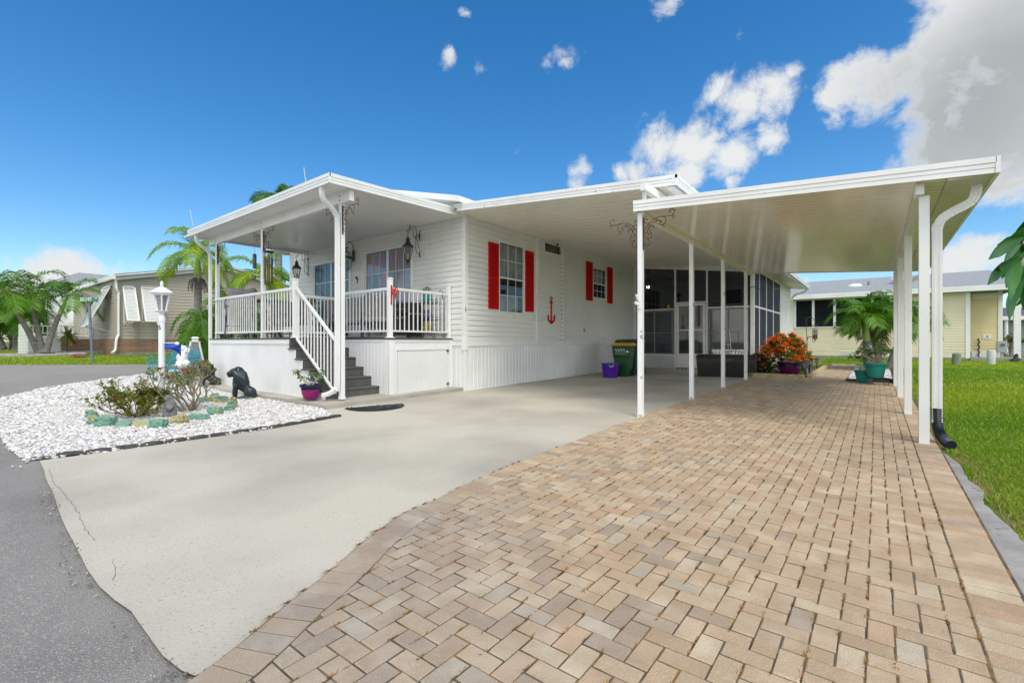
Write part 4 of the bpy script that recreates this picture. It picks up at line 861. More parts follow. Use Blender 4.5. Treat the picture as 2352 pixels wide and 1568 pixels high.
# inside: back wall, cross, fan vent, interior
w = lap(MB(), 'u', 21.6, 3.35, 7.5, .1, 3.95); w.build('inner_wall', VINYL, scr)
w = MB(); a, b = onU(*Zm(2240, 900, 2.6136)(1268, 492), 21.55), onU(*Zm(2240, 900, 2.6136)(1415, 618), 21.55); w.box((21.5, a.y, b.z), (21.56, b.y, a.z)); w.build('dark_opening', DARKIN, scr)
w = MB(); pbox(w, 'u', 21.55, b.y-.06, a.y+.06, b.z-.06, b.z, 0, .05); pbox(w, 'u', 21.55, b.y-.06, a.y+.06, a.z, a.z+.06, 0, .05); w.build('opening_trim', WHITE, scr)
w = lap(MB(), 'v', SV, 23.13, 26.1, .85, ct(3.3)); w.box((26.1, SV, .2), (26.14, 7.5, 3.7)); w.build('rear_siding', VINYL, scr)
w = MB(); w.box((23.13, SV-.01, .1), (26.1, SV+.03, .85)); w.box((24.6, SV-.03, .9), (25.1, SV+.01, 2.3)); w.box((23.08, SV-.03, .1), (23.2, SV+.03, ct(3.3))); w.box((26.04, SV-.02, .1), (26.16, SV+.08, ct(3.3))); w.build('rear_trim', WHITE, scr)
w = MB(); w.box((SU+.1, 3.35, .10), (21.6, 7.5, .17)); w.build('inner_floor', M('inner floor', (.3, .29, .26)), scr)
# white steps and railing, added in place of a railing reflected in the storm door
w = MB(); [w.box((19.5, 6.2+k*.28, .17), (20.5, 6.48+k*.28, .40+k*.2)) for k in range(4)]; w.build('reflection_steps', WHITE, scr)
w = MB(); [w.box((19.4, 5.2+k*.11, 1.2), (19.42, 5.22+k*.11, 2.1)) for k in range(12)]; w.box((19.38, 5.15, 2.08), (19.44, 6.5, 2.12)); w.box((19.38, 5.15, 1.16), (19.44, 6.5, 1.2)); w.build('reflection_railing', WHITE, scr)
# ================================================================ iron scroll brackets
IRON = [[(1060,860),(1080,720),(1200,560),(1320,460),(1450,415),(1560,430),(1690,440),(1770,390),(1785,310),(1740,262),(1685,275),(1670,310),(1690,335),(1715,315)],
 [(1690,440),(1750,435),(1778,470),(1750,512),(1727,495)], [(1450,415),(1550,450),(1590,530),(1570,620),(1500,660),(1445,625),(1450,575),(1495,565),(1500,590)],
 [(1560,630),(1520,690),(1545,740),(1583,715)], [(1160,870),(1140,780),(1200,660),(1300,560),(1400,520),(1460,535),(1480,570)],
 [(1060,860),(1090,940),(1160,985),(1230,960),(1250,890),(1200,850),(1165,880),(1190,905)], [(1130,980),(1200,1060),(1190,1170),(1110,1210),(1065,1160),(1095,1115),(1120,1140)],
 [(1200,540),(1130,550),(1065,500),(1080,430),(1120,412),(1145,445),(1120,470)], [(1200,660),(1250,640),(1300,650),(1305,700),(1265,700)], [(1200,660),(1200,760),(1245,860)]]
def scroll(u, v, ztop, sgn, label, k=1.0, mat=None, name='scroll_bracket', group='scroll brackets'):
    w = MB(); f = lambda X, Y: Vector((u, v+sgn*(X-1045)*.00064*k, ztop-(Y-360)*.00053*k))
    w.beam(f(1045, 360), f(1045, 1290), .012, .028, up=(1, 0, 0))
    for c in IRON: w.tube(crom([f(*p) for p in c], 5), .0055, 6)
    for x, y in ((1365, 490), (1187, 628), (1100, 833)): w.tube([f(x+32*math.cos(t*.6283), y+32*math.sin(t*.6283)) for t in range(11)], .004, 5)
    t = thing(name, label, 'bracket', (u, v, ztop-.5), group); w.build('iron_scrollwork', mat or RUST, t); return t
scroll(6.87, 2.822-.008, 3.06, -1, 'rusty scroll bracket on the right side of the nearest left carport post')
scroll(6.90, 2.898+.008, 3.06, 1, 'rusty scroll bracket on the left side of the nearest left carport post')
scroll(4.93, 7.885-.008, 3.70, -1, 'rusty scroll bracket facing right on the stair post of the porch', 1.08)
scroll(4.96, 7.975+.008, 3.70, 1, 'scroll bracket half hidden by the downspout at the stair post', 1.08)
scroll(4.93, 11.105-.008, 3.70, -1, 'scroll bracket on the right of the middle porch post, wind chime hanging from it', 1.0)
scroll(4.96, 11.195+.008, 3.70, 1, 'scroll bracket on the left of the middle porch post', 1.0)
scroll(4.93, 13.755-.008, 3.70, -1, 'scroll bracket on the far left porch post', 1.0)
# wall hooks with hanging candle lanterns
HK = [[(605,690),(606,600),(565,530),(500,510),(455,550),(447,640),(425,665),(400,645),(412,628),(428,640)],[(455,580),(480,552),(515,565),(540,620),(550,700),(580,728),(602,710),(590,690),(572,700)],[(455,590),(470,615),(495,605),(488,585)],
 [(600,700),(598,900),(625,980),(665,980),(685,920)],[(612,700),(640,800),(685,910)],[(608,700),(625,655),(665,655),(685,700)],[(685,700),(655,705),(650,682),(668,676)]]
CANDLE = M('ochre candle', (.52, .33, .05), rough=.6)
def hex_lantern(p, k, name, label, group, mat=BLACK, candle=True, open_top=True):
    """p: ring the lantern hangs from; k: overall height"""
    t = thing(name, label, 'lantern', (p[0], p[1], p[2]-k), group); X, Y, Z_ = p; h = k
    w = MB(); w.lathe([(.002, 0), (.012*1, -.03*h), (.006, -.06*h), (.03*h, -.10*h), (.075*h, -.17*h), (.055*h, -.18*h), (.075*h, -.25*h), (.12*h, -.31*h), (.185*h, -.37*h), (.185*h, -.395*h), (.165*h, -.41*h), (.02*h, -.41*h)][::-1], (X, Y, Z_), 6, ph=.3); w.build('lantern_roof', mat, t)
    w = MB()
    for j in range(6):
        a = j*math.pi/3+.3; w.cyl((X+.16*h*math.cos(a), Y+.16*h*math.sin(a), Z_-.41*h), (X+.085*h*math.cos(a), Y+.085*h*math.sin(a), Z_-.80*h), .007*k/.78)
    w.lathe([(.0, -1.0*h), (.012*h, -.97*h), (.008*h, -.93*h), (.03*h, -.88*h), (.05*h, -.84*h), (.09*h, -.82*h), (.09*h, -.795*h), (0, -.79*h)], (X, Y, Z_), 6, ph=.3)
    w.tube([(X+.02*math.cos(q)*.7, Y, Z_+.018+.02*math.sin(q)) for q in [i*.6283 for i in range(11)]], .0025, 5); w.build('lantern_frame', mat, t)
    w = MB()
    for j in range(6):
        a, b = j*math.pi/3+.3, (j+1)*math.pi/3+.3; w.quad((X+.155*h*math.cos(a), Y+.155*h*math.sin(a), Z_-.41*h), (X+.155*h*math.cos(b), Y+.155*h*math.sin(b), Z_-.41*h), (X+.082*h*math.cos(b), Y+.082*h*math.sin(b), Z_-.80*h), (X+.082*h*math.cos(a), Y+.082*h*math.sin(a), Z_-.80*h))
    w.build('lantern_glass', CLEAR, t)
    if candle: w = MB(); w.cyl((X, Y, Z_-.79*h), (X, Y, Z_-.60*h), .042*h, 14); w.build('candle', CANDLE, t)
    return t
def hook(v, zt, lab1, lab2, hl=.78):
    f = lambda X, Y: Vector((HU-.02-(688-X)*.00145, v, zt-(Y-600)*.00150)); w = MB(); w.beam(f(686, 600), f(686, 1025), .02, .02, up=(0, 1, 0))
    for z in (600, 1022): w.tube([f(686, z)+Vector((0, d, e)) for d, e in ((-.03, .015 if z == 600 else -.015), (0, 0), (.03, .015 if z == 600 else -.015))], .008, 6)
    for c in HK: w.tube(crom([f(*p) for p in c], 6), .0065, 6)
    t = thing('wall_hook', lab1, 'wall hook', (HU, v, zt-.6), 'scrolled wall hooks'); w.build('iron_scrollwork', BLACK, t); p = f(424, 668)
    hex_lantern((p.x, p.y, p.z-.035), hl, 'hanging_lantern', lab2, 'hanging candle lanterns'); return p
hook(9.09, 3.93, 'scrolled iron wall hook to the right of the pink filmed sliding door', 'black candle lantern hanging right of the stair post, before the coloured door')
hook(14.53, 3.93, 'scrolled iron wall hook near the left end of the porch wall', 'black candle lantern hanging at the left of the porch, behind the stair newel')
# green coach lamp on the wall
GRN = M('verdigris metal', (.02, .06, .055), (.03, .035, .03), ns=8, rough=.4)
z5 = Zm(1100, 660, 3.135); X0 = 7.62; lp = onU(*z5(665, 870), X0)
t = thing('coach_lamp', 'dark green bell shaped wall lamp with curved glass, just right of the stair post', 'wall lamp', (HU, 12.02, 3.3))
w = MB(); pbox(w, 'u', HU, 11.92, 12.04, 3.48, 3.80, .01, .04); w.build('back_plate', GRN, t); w = MB()
w.tube(crom([(7.83, 11.98, 3.74), (7.82, 11.98, 3.95), (7.74, 11.98, 4.02), (7.64, 11.98, 3.98), (7.62, 11.98, 3.9)], 6), .01, 6); w.tube([(7.83, 11.98, 3.72), (7.62, 11.98, 3.72)], .008, 6); w.build('arm', GRN, t)
w = MB(); w.lathe([(0, .10), (.045, .095), (.05, .075), (.015, .065), (.012, .02), (.05, .0), (.01, -.01)][::-1], (7.62, 11.98, 3.76), 12)
for j in range(8):
    a = j*math.pi/4; w.tube(crom([(7.62+r*math.cos(a), 11.98+r*math.sin(a), 3.76+z) for r, z in ((.03, -.01), (.09, -.06), (.135, -.16), (.15, -.24), (.14, -.36), (.10, -.50), (.07, -.56))], 3), .005, 5)
w.lathe([(.15, -.17), (.155, -.2), (.15, -.22), (.14, -.2), (.15, -.17)], (7.62, 11.98, 3.76), 16); w.build('cage', GRN, t)
w = MB(); w.lathe([(.07, -.56), (.10, -.50), (.138, -.36), (.146, -.24), (.13, -.16), (.088, -.06), (.03, -.01)], (7.62, 11.98, 3.76), 16); w.build('lamp_glass', CLEAR, t, smooth=True)
w = MB(); [w.cyl((7.62+.04*math.cos(a), 11.98+.04*math.sin(a), 3.38), (7.62+.04*math.cos(a), 11.98+.04*math.sin(a), 3.5), .012) for a in (0, 2.1, 4.2)]; w.build('candles', GRN, t)
# lantern inside the screened room
zz = Zm(2240, 900, 2.6136); p = at(*zz(497, 385), 17.9)
t = thing('screened_room_lantern', 'black cage lantern with lit candle bulbs hanging inside the screened room', 'lantern', (p.x, p.y, p.z-.5))
w = MB()
for j in range(6):
    a = j*math.pi/3; w.tube(crom([(p.x+r*math.cos(a), p.y+r*math.sin(a), p.z+z) for r, z in ((.01, 0), (.06, -.05), (.14, -.16), (.17, -.25), (.16, -.38), (.08, -.60), (.02, -.65))], 4), .008, 5)
w.lathe([(.02, .05), (.05, 0), (.02, -.03)], p, 10); w.tube(crom([(p.x, p.y, p.z), (p.x, p.y, p.z+.12), (p.x-.06, p.y+.04, p.z+.28), (p.x+.03, p.y, p.z+.36), (p.x+.12, p.y-.05, p.z+.3)], 5), .008, 6); w.build('cage', BLACK, t)
EM = M('lit bulb', (1, .9, .8)); EM.node_tree.nodes['Principled BSDF'].inputs['Emission Color'].default_value = (1, .85, .65, 1); EM.node_tree.nodes['Principled BSDF'].inputs['Emission Strength'].default_value = 2.2
w = MB(); [w.ell((p.x+.05*math.cos(a), p.y+.05*math.sin(a), p.z-.30), (.02, .02, .05), 8) for a in (0, 2.1, 4.2)]; w.build('bulb', EM, t)
w = MB(); p = at(*zz(797, 560), 17.75); w.box((p.x-.01, p.y-.03, p.z-.25), (p.x+.01, p.y+.03, p.z+.2)); w.box((p.x-.012, p.y-.11, p.z+.02), (p.x+.012, p.y+.11, p.z+.08)); tag(w.build('wall_cross', BLACK), 'black cross hanging inside the screened room above the storm door', 'cross')
w = MB(); p = at(*zz(697, 660), 17.3); tag(blobby('small_figurine', M('orange brown clay', (.4, .22, .05)), None, [('e', p, (.05, .05, .09)), ('e', p+Vector((0, 0, .08)), .04)], .008, 3), 'small orange brown figurine on the window ledge of the screened room', 'figurine')
# ---- wind chimes
BRZ = M('bronze', (.13, .075, .05), (.09, .05, .04), ns=6, rough=.4, metal=.3)
def chime(p, ring, tube_l, n, name, lab, dtop=.25, r=.012, mat=None):
    t = thing(name, lab, 'wind chime', (p[0], p[1], p[2]-dtop-tube_l*1.3), 'wind chimes'); X, Y, Z_ = p; mat = mat or BRZ; w = MB()
    w.lathe([(ring-.02, 0), (ring, 0), (ring, .022), (ring-.02, .022), (ring-.02, 0)], (X, Y, Z_-dtop), 20); w.build('top_ring', BLACK, t); w = MB()
    for j in range(n): a = j*2*math.pi/n+.2; w.tube([(X, Y, Z_), (X+ring*.9*math.cos(a), Y+ring*.9*math.sin(a), Z_-dtop)], .0025, 4); w.tube([(X+ring*.75*math.cos(a), Y+ring*.75*math.sin(a), Z_-dtop), (X+ring*.75*math.cos(a), Y+ring*.75*math.sin(a), Z_-dtop-.12)], .002, 4)
    w.tube([(X, Y, Z_), (X, Y, Z_-dtop-tube_l*1.1)], .002, 4); w.build('cords', BLACK, t); w = MB()
    for j in range(n): a = j*2*math.pi/n+.2; L_ = tube_l*(1-.22*((j*2) % n)/n); zt = Z_-dtop-.1-.05*(j % 2); w.cyl((X+ring*.75*math.cos(a), Y+ring*.75*math.sin(a), zt), (X+ring*.75*math.cos(a), Y+ring*.75*math.sin(a), zt-L_), r)
    w.build('tubes', mat, t); w = MB(); w.cyl((X, Y, Z_-dtop-tube_l*.45), (X, Y, Z_-dtop-tube_l*.45-.03), ring*.35, 14); w.cyl((X, Y, Z_-dtop-tube_l*1.1), (X, Y, Z_-dtop-tube_l*1.1-.09), .03, 10); w.build('striker', mat, t)
zc = Zm(900, 780, 4.9); q = onU(*zc(522, 600), 4.93); chime((4.93, q.y, q.z), .11, .60, 6, 'wind_chime', 'large bronze wind chime hanging from the middle porch post bracket', .26, .019)
q = onU(*zc(268, 690), 4.96); t = thing('bell_chime', 'single grey cylinder bell hanging left of the middle porch post', 'wind chime', (4.96, q.y, q.z-.7), 'wind chimes'); w = MB(); w.cyl((4.96, q.y, q.z-.22), (4.96, q.y, q.z-.54), .042, 16); w.ell((4.96, q.y, q.z-.22), (.04, .04, .03), 12); w.build('bell', M('grey metal bell', (.09, .085, .10), (.06, .055, .07), rough=.5), t)
w = MB(); w.tube([(4.96, q.y, q.z+.03), (4.96, q.y, q.z-.74)], .003, 5); w.ell((4.96, q.y, q.z-.76), (.004, .04, .055), 12); w.build('clapper', BLACK, t)
# red scroll hook with ornament on the deck corner newel
w = MB(); k = .00105; zr = Zm(1340, 1040, 6.19); f = lambda X, Y: Vector((6.08+.02, 7.953-(X-815)*k*1.05, 2.33-(Y-175)*k*.93)); t = thing('red_hook', 'red scroll hook with a hanging red feather shape on the deck corner post', 'hook', (6.1, 7.95, 1.9))
w.beam(f(815, 175), f(815, 590), .016, .03, up=(1, 0, 0))
for c in ([(820, 400), (860, 340), (930, 310), (1000, 330), (1045, 385)], [(835, 230), (870, 260), (840, 300), (870, 330)], [(880, 250), (930, 290), (960, 250), (1000, 280), (990, 320), (960, 300)], [(920, 240), (935, 275), (900, 300), (870, 270)], [(1000, 280), (1020, 310), (1000, 330)]): w.tube(crom([f(*p) for p in c], 5), .009, 6)
w.build('iron_scrollwork', RED, t); w = MB(); w.tube([f(932, 315), f(932, 360), f(932, 430), f(932, 490)], [.004, .022, .02, .004], 8, flat=.4); w.build('pendant', RED, t)
# ================================================================ porch furniture
def tube_thing(m, P, r=.013): m.tube(crom([Vector(p) for p in P], 4), r, 7)
NAVY = M('dark blue metal', (.02, .035, .09), (.015, .025, .06), ns=5, rough=.4)
def patio_chair(loc, rz, label, fab, lounge=0):
    t = thing('patio_chair', label, 'chair', (0, 0, 0), 'cushioned patio chairs'); f = MB()
    for s in (-.29, .29):
        tube_thing(f, [(s, -.32, 0), (s, -.30, .30), (s, -.24, .60), (s, .1, .64), (s, .34, .62)]); tube_thing(f, [(s, .38, 0), (s, .30, .30), (s, .30, .62), (s*.95, .44, 1.02)])
        tube_thing(f, [(s, -.3, .36), (s, .32, .36)])
    for y, z in ((-.3, .36), (.32, .36), (.44, 1.02), (.38, .02), (-.32, .02)): tube_thing(f, [(-.29, y, z), (0, y, z), (.29, y, z)])
    f.build('frame', NAVY, t, world=False)
    c = MB(); c.hexa([(-.26, -.34, .37), (.26, -.34, .37), (.26, .30, .35), (-.26, .30, .35)], [(-.26, -.34, .49), (.26, -.34, .49), (.26, .30, .46), (-.26, .30, .46)]); c.build('seat_cushion', fab, t, world=False, bevel=.04)
    c = MB(); c.hexa([(-.25, .20, .46), (.25, .20, .46), (.25, .32, .46), (-.25, .32, .46)], [(-.25, .38, 1.08), (.25, .38, 1.08), (.25, .49, 1.06), (-.25, .49, 1.06)]); c.build('back_cushion', fab, t, world=False, bevel=.04)
    t.location = loc; t.rotation_euler = (0, 0, rz); return t
def dk(x, d, z=DZ): p = at(x, 784, d); return Vector((p.x, p.y, z))
patio_chair(dk(862, 11.0), 2.5+math.pi, 'taupe cushioned patio chair nearest the deck corner post', GREYF)
patio_chair(dk(812, 11.8), -.9, 'taupe cushioned patio chair just right of the stair post, behind the railing', GREYF)
patio_chair(dk(674, 12.0), -1.4, 'dark grey cushioned patio chair behind the top stair newel', GREYD)
patio_chair(dk(750, 12.5), -1.0, 'grey patio chair in front of the dark teal door, behind the stair gate', GREYF)
# bar chair and bar table
t = thing('bar_chair', 'tall bar chair with a thick grey back cushion at the left end of the deck', 'chair', (0, 0, 0)); f = MB()
for a, b in ((-.25, -.25), (.25, -.25), (-.25, .25), (.25, .25)): tube_thing(f, [(a*1.1, b*1.1, 0), (a, b, .4), (a*.9, b*.9, .75)], .016)
for s in (-.27, .27): tube_thing(f, [(s, -.25, .75), (s, -.22, .98), (s, .1, 1.0), (s, .27, .97), (s*.95, .34, 1.3)])
tube_thing(f, [(-.27, -.27, .32), (.27, -.27, .32)]); tube_thing(f, [(-.27, .27, .32), (.27, .27, .32)]); f.build('frame', NAVY, t, world=False)
c = MB(); c.box((-.27, -.28, .76), (.27, .24, .87)); c.build('seat_cushion', GREYD, t, world=False, bevel=.04)
blobby('back_cushion', M('mid grey cushion', (.25, .24, .25), (.20, .19, .20), ns=5, rough=.85), t, [('c', [(-.26, .20, 1.24), (-.1, .21, 1.20), (.1, .21, 1.20), (.26, .20, 1.24)], [.105, .11, .11, .105]), ('c', [(-.25, .2, .98), (.25, .2, .98)], .09), ('c', [(-.2, .2, 1.1), (.2, .2, 1.1)], .11), ('c', [(-.25, .18, 1.1), (-.25, .18, 1.22)], .09), ('c', [(.25, .18, 1.1), (.25, .18, 1.22)], .09)], .015, 8, world=False)
t.location = dk(551, 12.1); t.rotation_euler = (0, 0, -.65)
t = thing('bar_table', 'tall round navy metal table beside the bar chair on the deck', 'table', (0, 0, 0)); w = MB(); w.lathe([(.0, .93), (.42, .93), (.43, .945), (.42, .96), (0, .96)], n=28); w.build('tabletop', NAVY, t, world=False)
w = MB()
for j in range(4): a = j*math.pi/2+.4; tube_thing(w, [(.36*math.cos(a), .36*math.sin(a), 0), (.12*math.cos(a), .12*math.sin(a), .4), (.1*math.cos(a), .1*math.sin(a), .6), (.3*math.cos(a), .3*math.sin(a), .93)], .015)
w.build('leg_frame', NAVY, t, world=False); t.location = dk(622, 11.9)
c2 = patio_chair(dk(655, 12.9), -.3, 'dark grey patio chair beside the left end of the house wall', GREYD)
# potted greenery at the deck's left end
# bakers rack
t = thing('plant_rack', 'thin black wrought iron rack of three shelves against the porch wall', 'rack', (7.35, 8.28, DZ)); w = MB()
ru, rv = 7.42, 8.32; c_ = lambda a, z, b=0: (ru+.0*a+b, rv+a, z)
for s in (-.32, .32):
    for b in (-.16, .16): tube_thing(w, [(ru+b, rv+s, DZ+.06), (ru+b, rv+s, 1.7), (ru+b, rv+s, 2.15)], .008); w.tube(crom([(ru+b, rv+s, DZ+.08), (ru+b, rv+s*1.12, DZ+.02), (ru+b, rv+s*1.3, DZ+.03), (ru+b, rv+s*1.28, DZ+.1), (ru+b, rv+s*1.18, DZ+.09)], 5), .007, 6)
    w.tube(crom([(ru+.16, rv+s, 2.1), (ru+.16, rv+s*1.05, 2.3), (ru+.16, rv+s*.8, 2.36), (ru+.16, rv+s*.75, 2.28)], 5), .008, 6)
for z in (2.06, 1.66, 1.34):
    w.tube([(ru+.18*math.cos(a), rv+.33*math.sin(a), z) for a in [i*.3142 for i in range(21)]], .007, 5); w.tube([(ru+.18*math.cos(a), rv+.33*math.sin(a), z+.06) for a in [i*.3142 for i in range(21)]], .005, 5)
    for k in range(-4, 5): w.tube([(ru-.16, rv+k*.07, z), (ru+.16, rv+k*.07, z)], .003, 4)
w.build('iron_frame', BLACK, t)
TEAL = M('teal glazed plastic', (.012, .25, .22), (.01, .20, .18), ns=3, rough=.35)
t = thing('teal_pot', 'small teal pot with a sprouting plant on the top shelf of the iron rack', 'pot', (ru, rv+.03, 2.07)); w = MB(); w.lathe([(0, 0), (.10, 0), (.13, .2), (.14, .21), (.14, .235), (.12, .235), (.115, .2), (0, .19)], (ru, rv+.03, 2.07), 20); w.build('pot', TEAL, t, smooth=True)
def leafcluster(pts, n, L_, W_, seed, droop=.3, updir=None):
    """leaf quads (two faces each, folded) around points -> v, f, r"""
    R = np.random.default_rng(seed); V = []; F = []; A = []
    P = np.repeat(np.array([tuple(p) for p in pts]), n, 0); m = len(P); d = R.normal(0, 1, (m, 3)); d[:, 2] = d[:, 2]*.6+.25-droop*.3; d /= np.linalg.norm(d, axis=1, keepdims=True)
    s = np.cross(d, np.array([0, 0, 1.])+R.normal(0, .5, (m, 3))); s /= np.linalg.norm(s, axis=1, keepdims=True)+1e-9; nn = np.cross(s, d); l = L_*R.uniform(.6, 1.2, (m, 1)); w = W_*R.uniform(.7, 1.2, (m, 1))
    a = P+d*l*.06; b = P+d*l*.35+s*w+nn*l*.04; c = P+d*l*.35-s*w+nn*l*.04; e = P+d*l*.72+s*w*.8+nn*l*.02-np.array([0, 0, droop])*l*.12; f = P+d*l*.72-s*w*.8+nn*l*.02-np.array([0, 0, droop])*l*.12; g = P+d*l-np.array([0, 0, droop])*l*.35; h = P+d*l*.5-nn*l*.03
    v = np.stack([a, b, c, e, f, g, h], 1).reshape(-1, 3); q = np.array([[0, 1, 6], [0, 6, 2], [1, 3, 6], [2, 6, 4], [3, 5, 6], [4, 6, 5]]); F = (q[None]+(np.arange(m)*7)[:, None, None]).reshape(-1, 3)
    return v, F, np.repeat(R.uniform(0, 1, m), 6)
LEAF = leafmat('shrub leaves', (.035, .12, .012), (.12, .24, .02)); LEAFY = leafmat('yellow green leaves', (.07, .13, .012), (.27, .26, .03)); LEAFD = leafmat('dark leaves', (.010, .045, .010), (.03, .10, .018))
def foliage(name, pts, n, L_, W_, mat, parent, seed, droop=.3):
    v, f, r = leafcluster(pts, n, L_, W_, seed, droop); off = wl(parent) if parent else Vector((0, 0, 0)); return npmesh(name, v-np.array(tuple(off)), f, mat, parent, attr=r)
def grow(mb, p, d, L_, r, lev, R, tips, split=2, spread=.6, gnarl=.18, mids=None, up=.15, taper=.7, lk=.75):
    P = [p]; q = p.copy(); dd = d.copy()
    for k in range(4): dd = (dd+Vector((R.uniform(-1, 1), R.uniform(-1, 1), R.uniform(-.6, 1)*.8))*gnarl+Vector((0, 0, up*.3))).normalized(); q = q+dd*L_/4; P.append(q.copy())
    mb.tube(P, [r*(1-(1-taper)*k/4) for k in range(5)], 6 if r > .006 else 4, cap=lev == 0)
    if mids is not None: mids += P[2:]
    if lev == 0: tips.append(q); return
    for s in range(split+(1 if R.random() < .35 else 0)):
        a = Vector((R.uniform(-1, 1), R.uniform(-1, 1), R.uniform(-.35, .8))); grow(mb, P[-1] if s else P[R.choice([3, 4])], (dd+a*spread).normalized(), L_*R.uniform(lk-.15, lk+.1), r*taper, lev-1, R, tips, split, spread, gnarl, mids, up, taper, lk)
def plant(name, lab, cat, base, stems, L_, r, lev, wood, leaf, ln, ll, lw, seed, spread=.6, split=2, up=.15, group=None, ang=.8, mid=False, droop=.3, fl=None, gnarl=.18, parent=None, lk=.75, taper=.7):
    R = random.Random(seed); t = parent or thing(name, lab, cat, base, group); mb = MB(); tips = []; mids = []
    for k in range(stems):
        a = 6.283*k/stems+R.uniform(-.4, .4); q = R.uniform(.3, 1)*ang; grow(mb, Vector(base)+Vector((math.cos(a), math.sin(a), 0))*r*2, Vector((math.cos(a)*q, math.sin(a)*q, 1)).normalized(), L_*R.uniform(.8, 1.15), r*R.uniform(.75, 1.1), lev, R, tips, split, spread, gnarl, mids, up, taper, lk)
    mb.build('branches', wood, t, smooth=True); src = tips+(mids if mid else [])
    if ln: foliage('leaves', src, ln, ll, lw, leaf, t, seed, droop)
    if fl:
        R.shuffle(tips)
        for p in tips[:fl[1]]:
            w = MB(); 
            for j in range(6): a = j*1.047; b = Vector((math.cos(a), math.sin(a), .35)); s = Vector((-math.sin(a), math.cos(a), 0)); o = p+Vector((0, 0, .01)); w.add([o, o+b*fl[2]*.6+s*fl[2]*.35, o+b*fl[2], o+b*fl[2]*.6-s*fl[2]*.35], [(0, 1, 2, 3)])
            w.build('flower', fl[0], t)
    return t
BARK = M('grey green bark', (.30, .29, .22), (.17, .17, .13), ns=12, rough=.85, bump=.4, c3=(.40, .22, .07), ns3=9, lo3=.58, hi3=.68); TWIG = M('brown twigs', (.11, .075, .055), (.17, .12, .08), ns=14, rough=.9)
BARKP = M('pale branch', (.42, .40, .31), (.30, .28, .21), ns=12, rough=.8)
plant('', '', '', (ru, rv+.03, 2.26), 4, .09, .006, 1, BARKP, LEAF, 5, .06, .013, 31, parent=t)
t = thing('fish_ornament', 'blue and purple painted gecko ornament on the middle shelf of the iron rack', 'ornament', (ru, rv, 1.67)); blobby('body', M('blue paint', (.02, .16, .42), (.22, .02, .10), ns=11, rough=.35, lo=.48, hi=.55, c3=(.50, .18, .02), ns3=14, lo3=.62, hi3=.66), t, [('e', (ru, rv-.02, 1.79), (.05, .11, .12)), ('e', (ru, rv+.05, 1.86), (.05, .06, .06)), ('c', [(ru, rv-.1, 1.72), (ru, rv-.15, 1.70), (ru, rv-.16, 1.78)], [.03, .022, .012]), ('c', [(ru, rv+.1, 1.72), (ru, rv+.14, 1.69)], [.03, .02])], .01, 4)
t = thing('fish_ornament', 'round yellow fish ornament on the bottom shelf of the iron rack', 'ornament', (ru, rv, 1.35)); YF = M('yellow fish paint', (.50, .42, .02), (.30, .28, .03), ns=9, rough=.35); blobby('body', YF, t, [('e', (ru, rv-.02, 1.48), (.05, .16, .12)), ('c', [(ru, rv+.12, 1.47), (ru, rv+.2, 1.52)], [.03, .012]), ('c', [(ru, rv+.12, 1.47), (ru, rv+.2, 1.42)], [.03, .012]), ('c', [(ru, rv, 1.58), (ru, rv+.06, 1.62)], [.03, .01])], .01, 4)
w = MB(); w.ell((ru-.05, rv-.10, 1.51), .018, 8); w.build('eye', BLACK, t); w = MB(); w.ell((ru-.03, rv-.175, 1.46), (.02, .02, .012), 8); w.build('lips', RED, t)
# barbecue
g = dk(932, 11.6); t = thing('barbecue_grill', 'black barbecue grill beside the coloured sliding door on the deck', 'grill', g); X, Y, Z_ = g
w = MB(); w.box((X-.22, Y-.32, Z_+.08), (X+.22, Y+.32, Z_+.55)); w.build('cabinet', BLACK, t, bevel=.01)
w = MB(); w.prism([(X-.24, Y-.34, Z_+.60), (X+.24, Y-.34, Z_+.60), (X+.24, Y-.34, Z_+.78), (X+.15, Y-.34, Z_+.88), (X-.12, Y-.34, Z_+.88), (X-.24, Y-.34, Z_+.74)], (0, .68, 0)); w.build('lid', BLACK, t, bevel=.02)
GS = M('grill steel', (.35, .36, .38), rough=.3, metal=.6)
for a_, b_ in (((X-.22, Y-.62, Z_+.57), (X+.2, Y-.35, Z_+.60)), ((X-.22, Y+.35, Z_+.57), (X+.2, Y+.62, Z_+.60))): MB().box(a_, b_).build('side_shelf', GS, t)
MB().cyl((X-.28, Y-.25, Z_+.70), (X-.28, Y+.25, Z_+.70), .012).build('lid_handle', GS, t)
w = MB(); [w.cyl((X-.24, Y-.2+.2*k, Z_+.50), (X-.27, Y-.2+.2*k, Z_+.50), .02) for k in range(3)]; w.build('knobs', M('knob grey', (.4, .4, .4)), t); [MB().cyl((X-.18, Y+s, Z_+.04), (X-.14, Y+s, Z_+.04), .04, 12).build('wheel', BLACK, t) for s in (-.28, .28)]
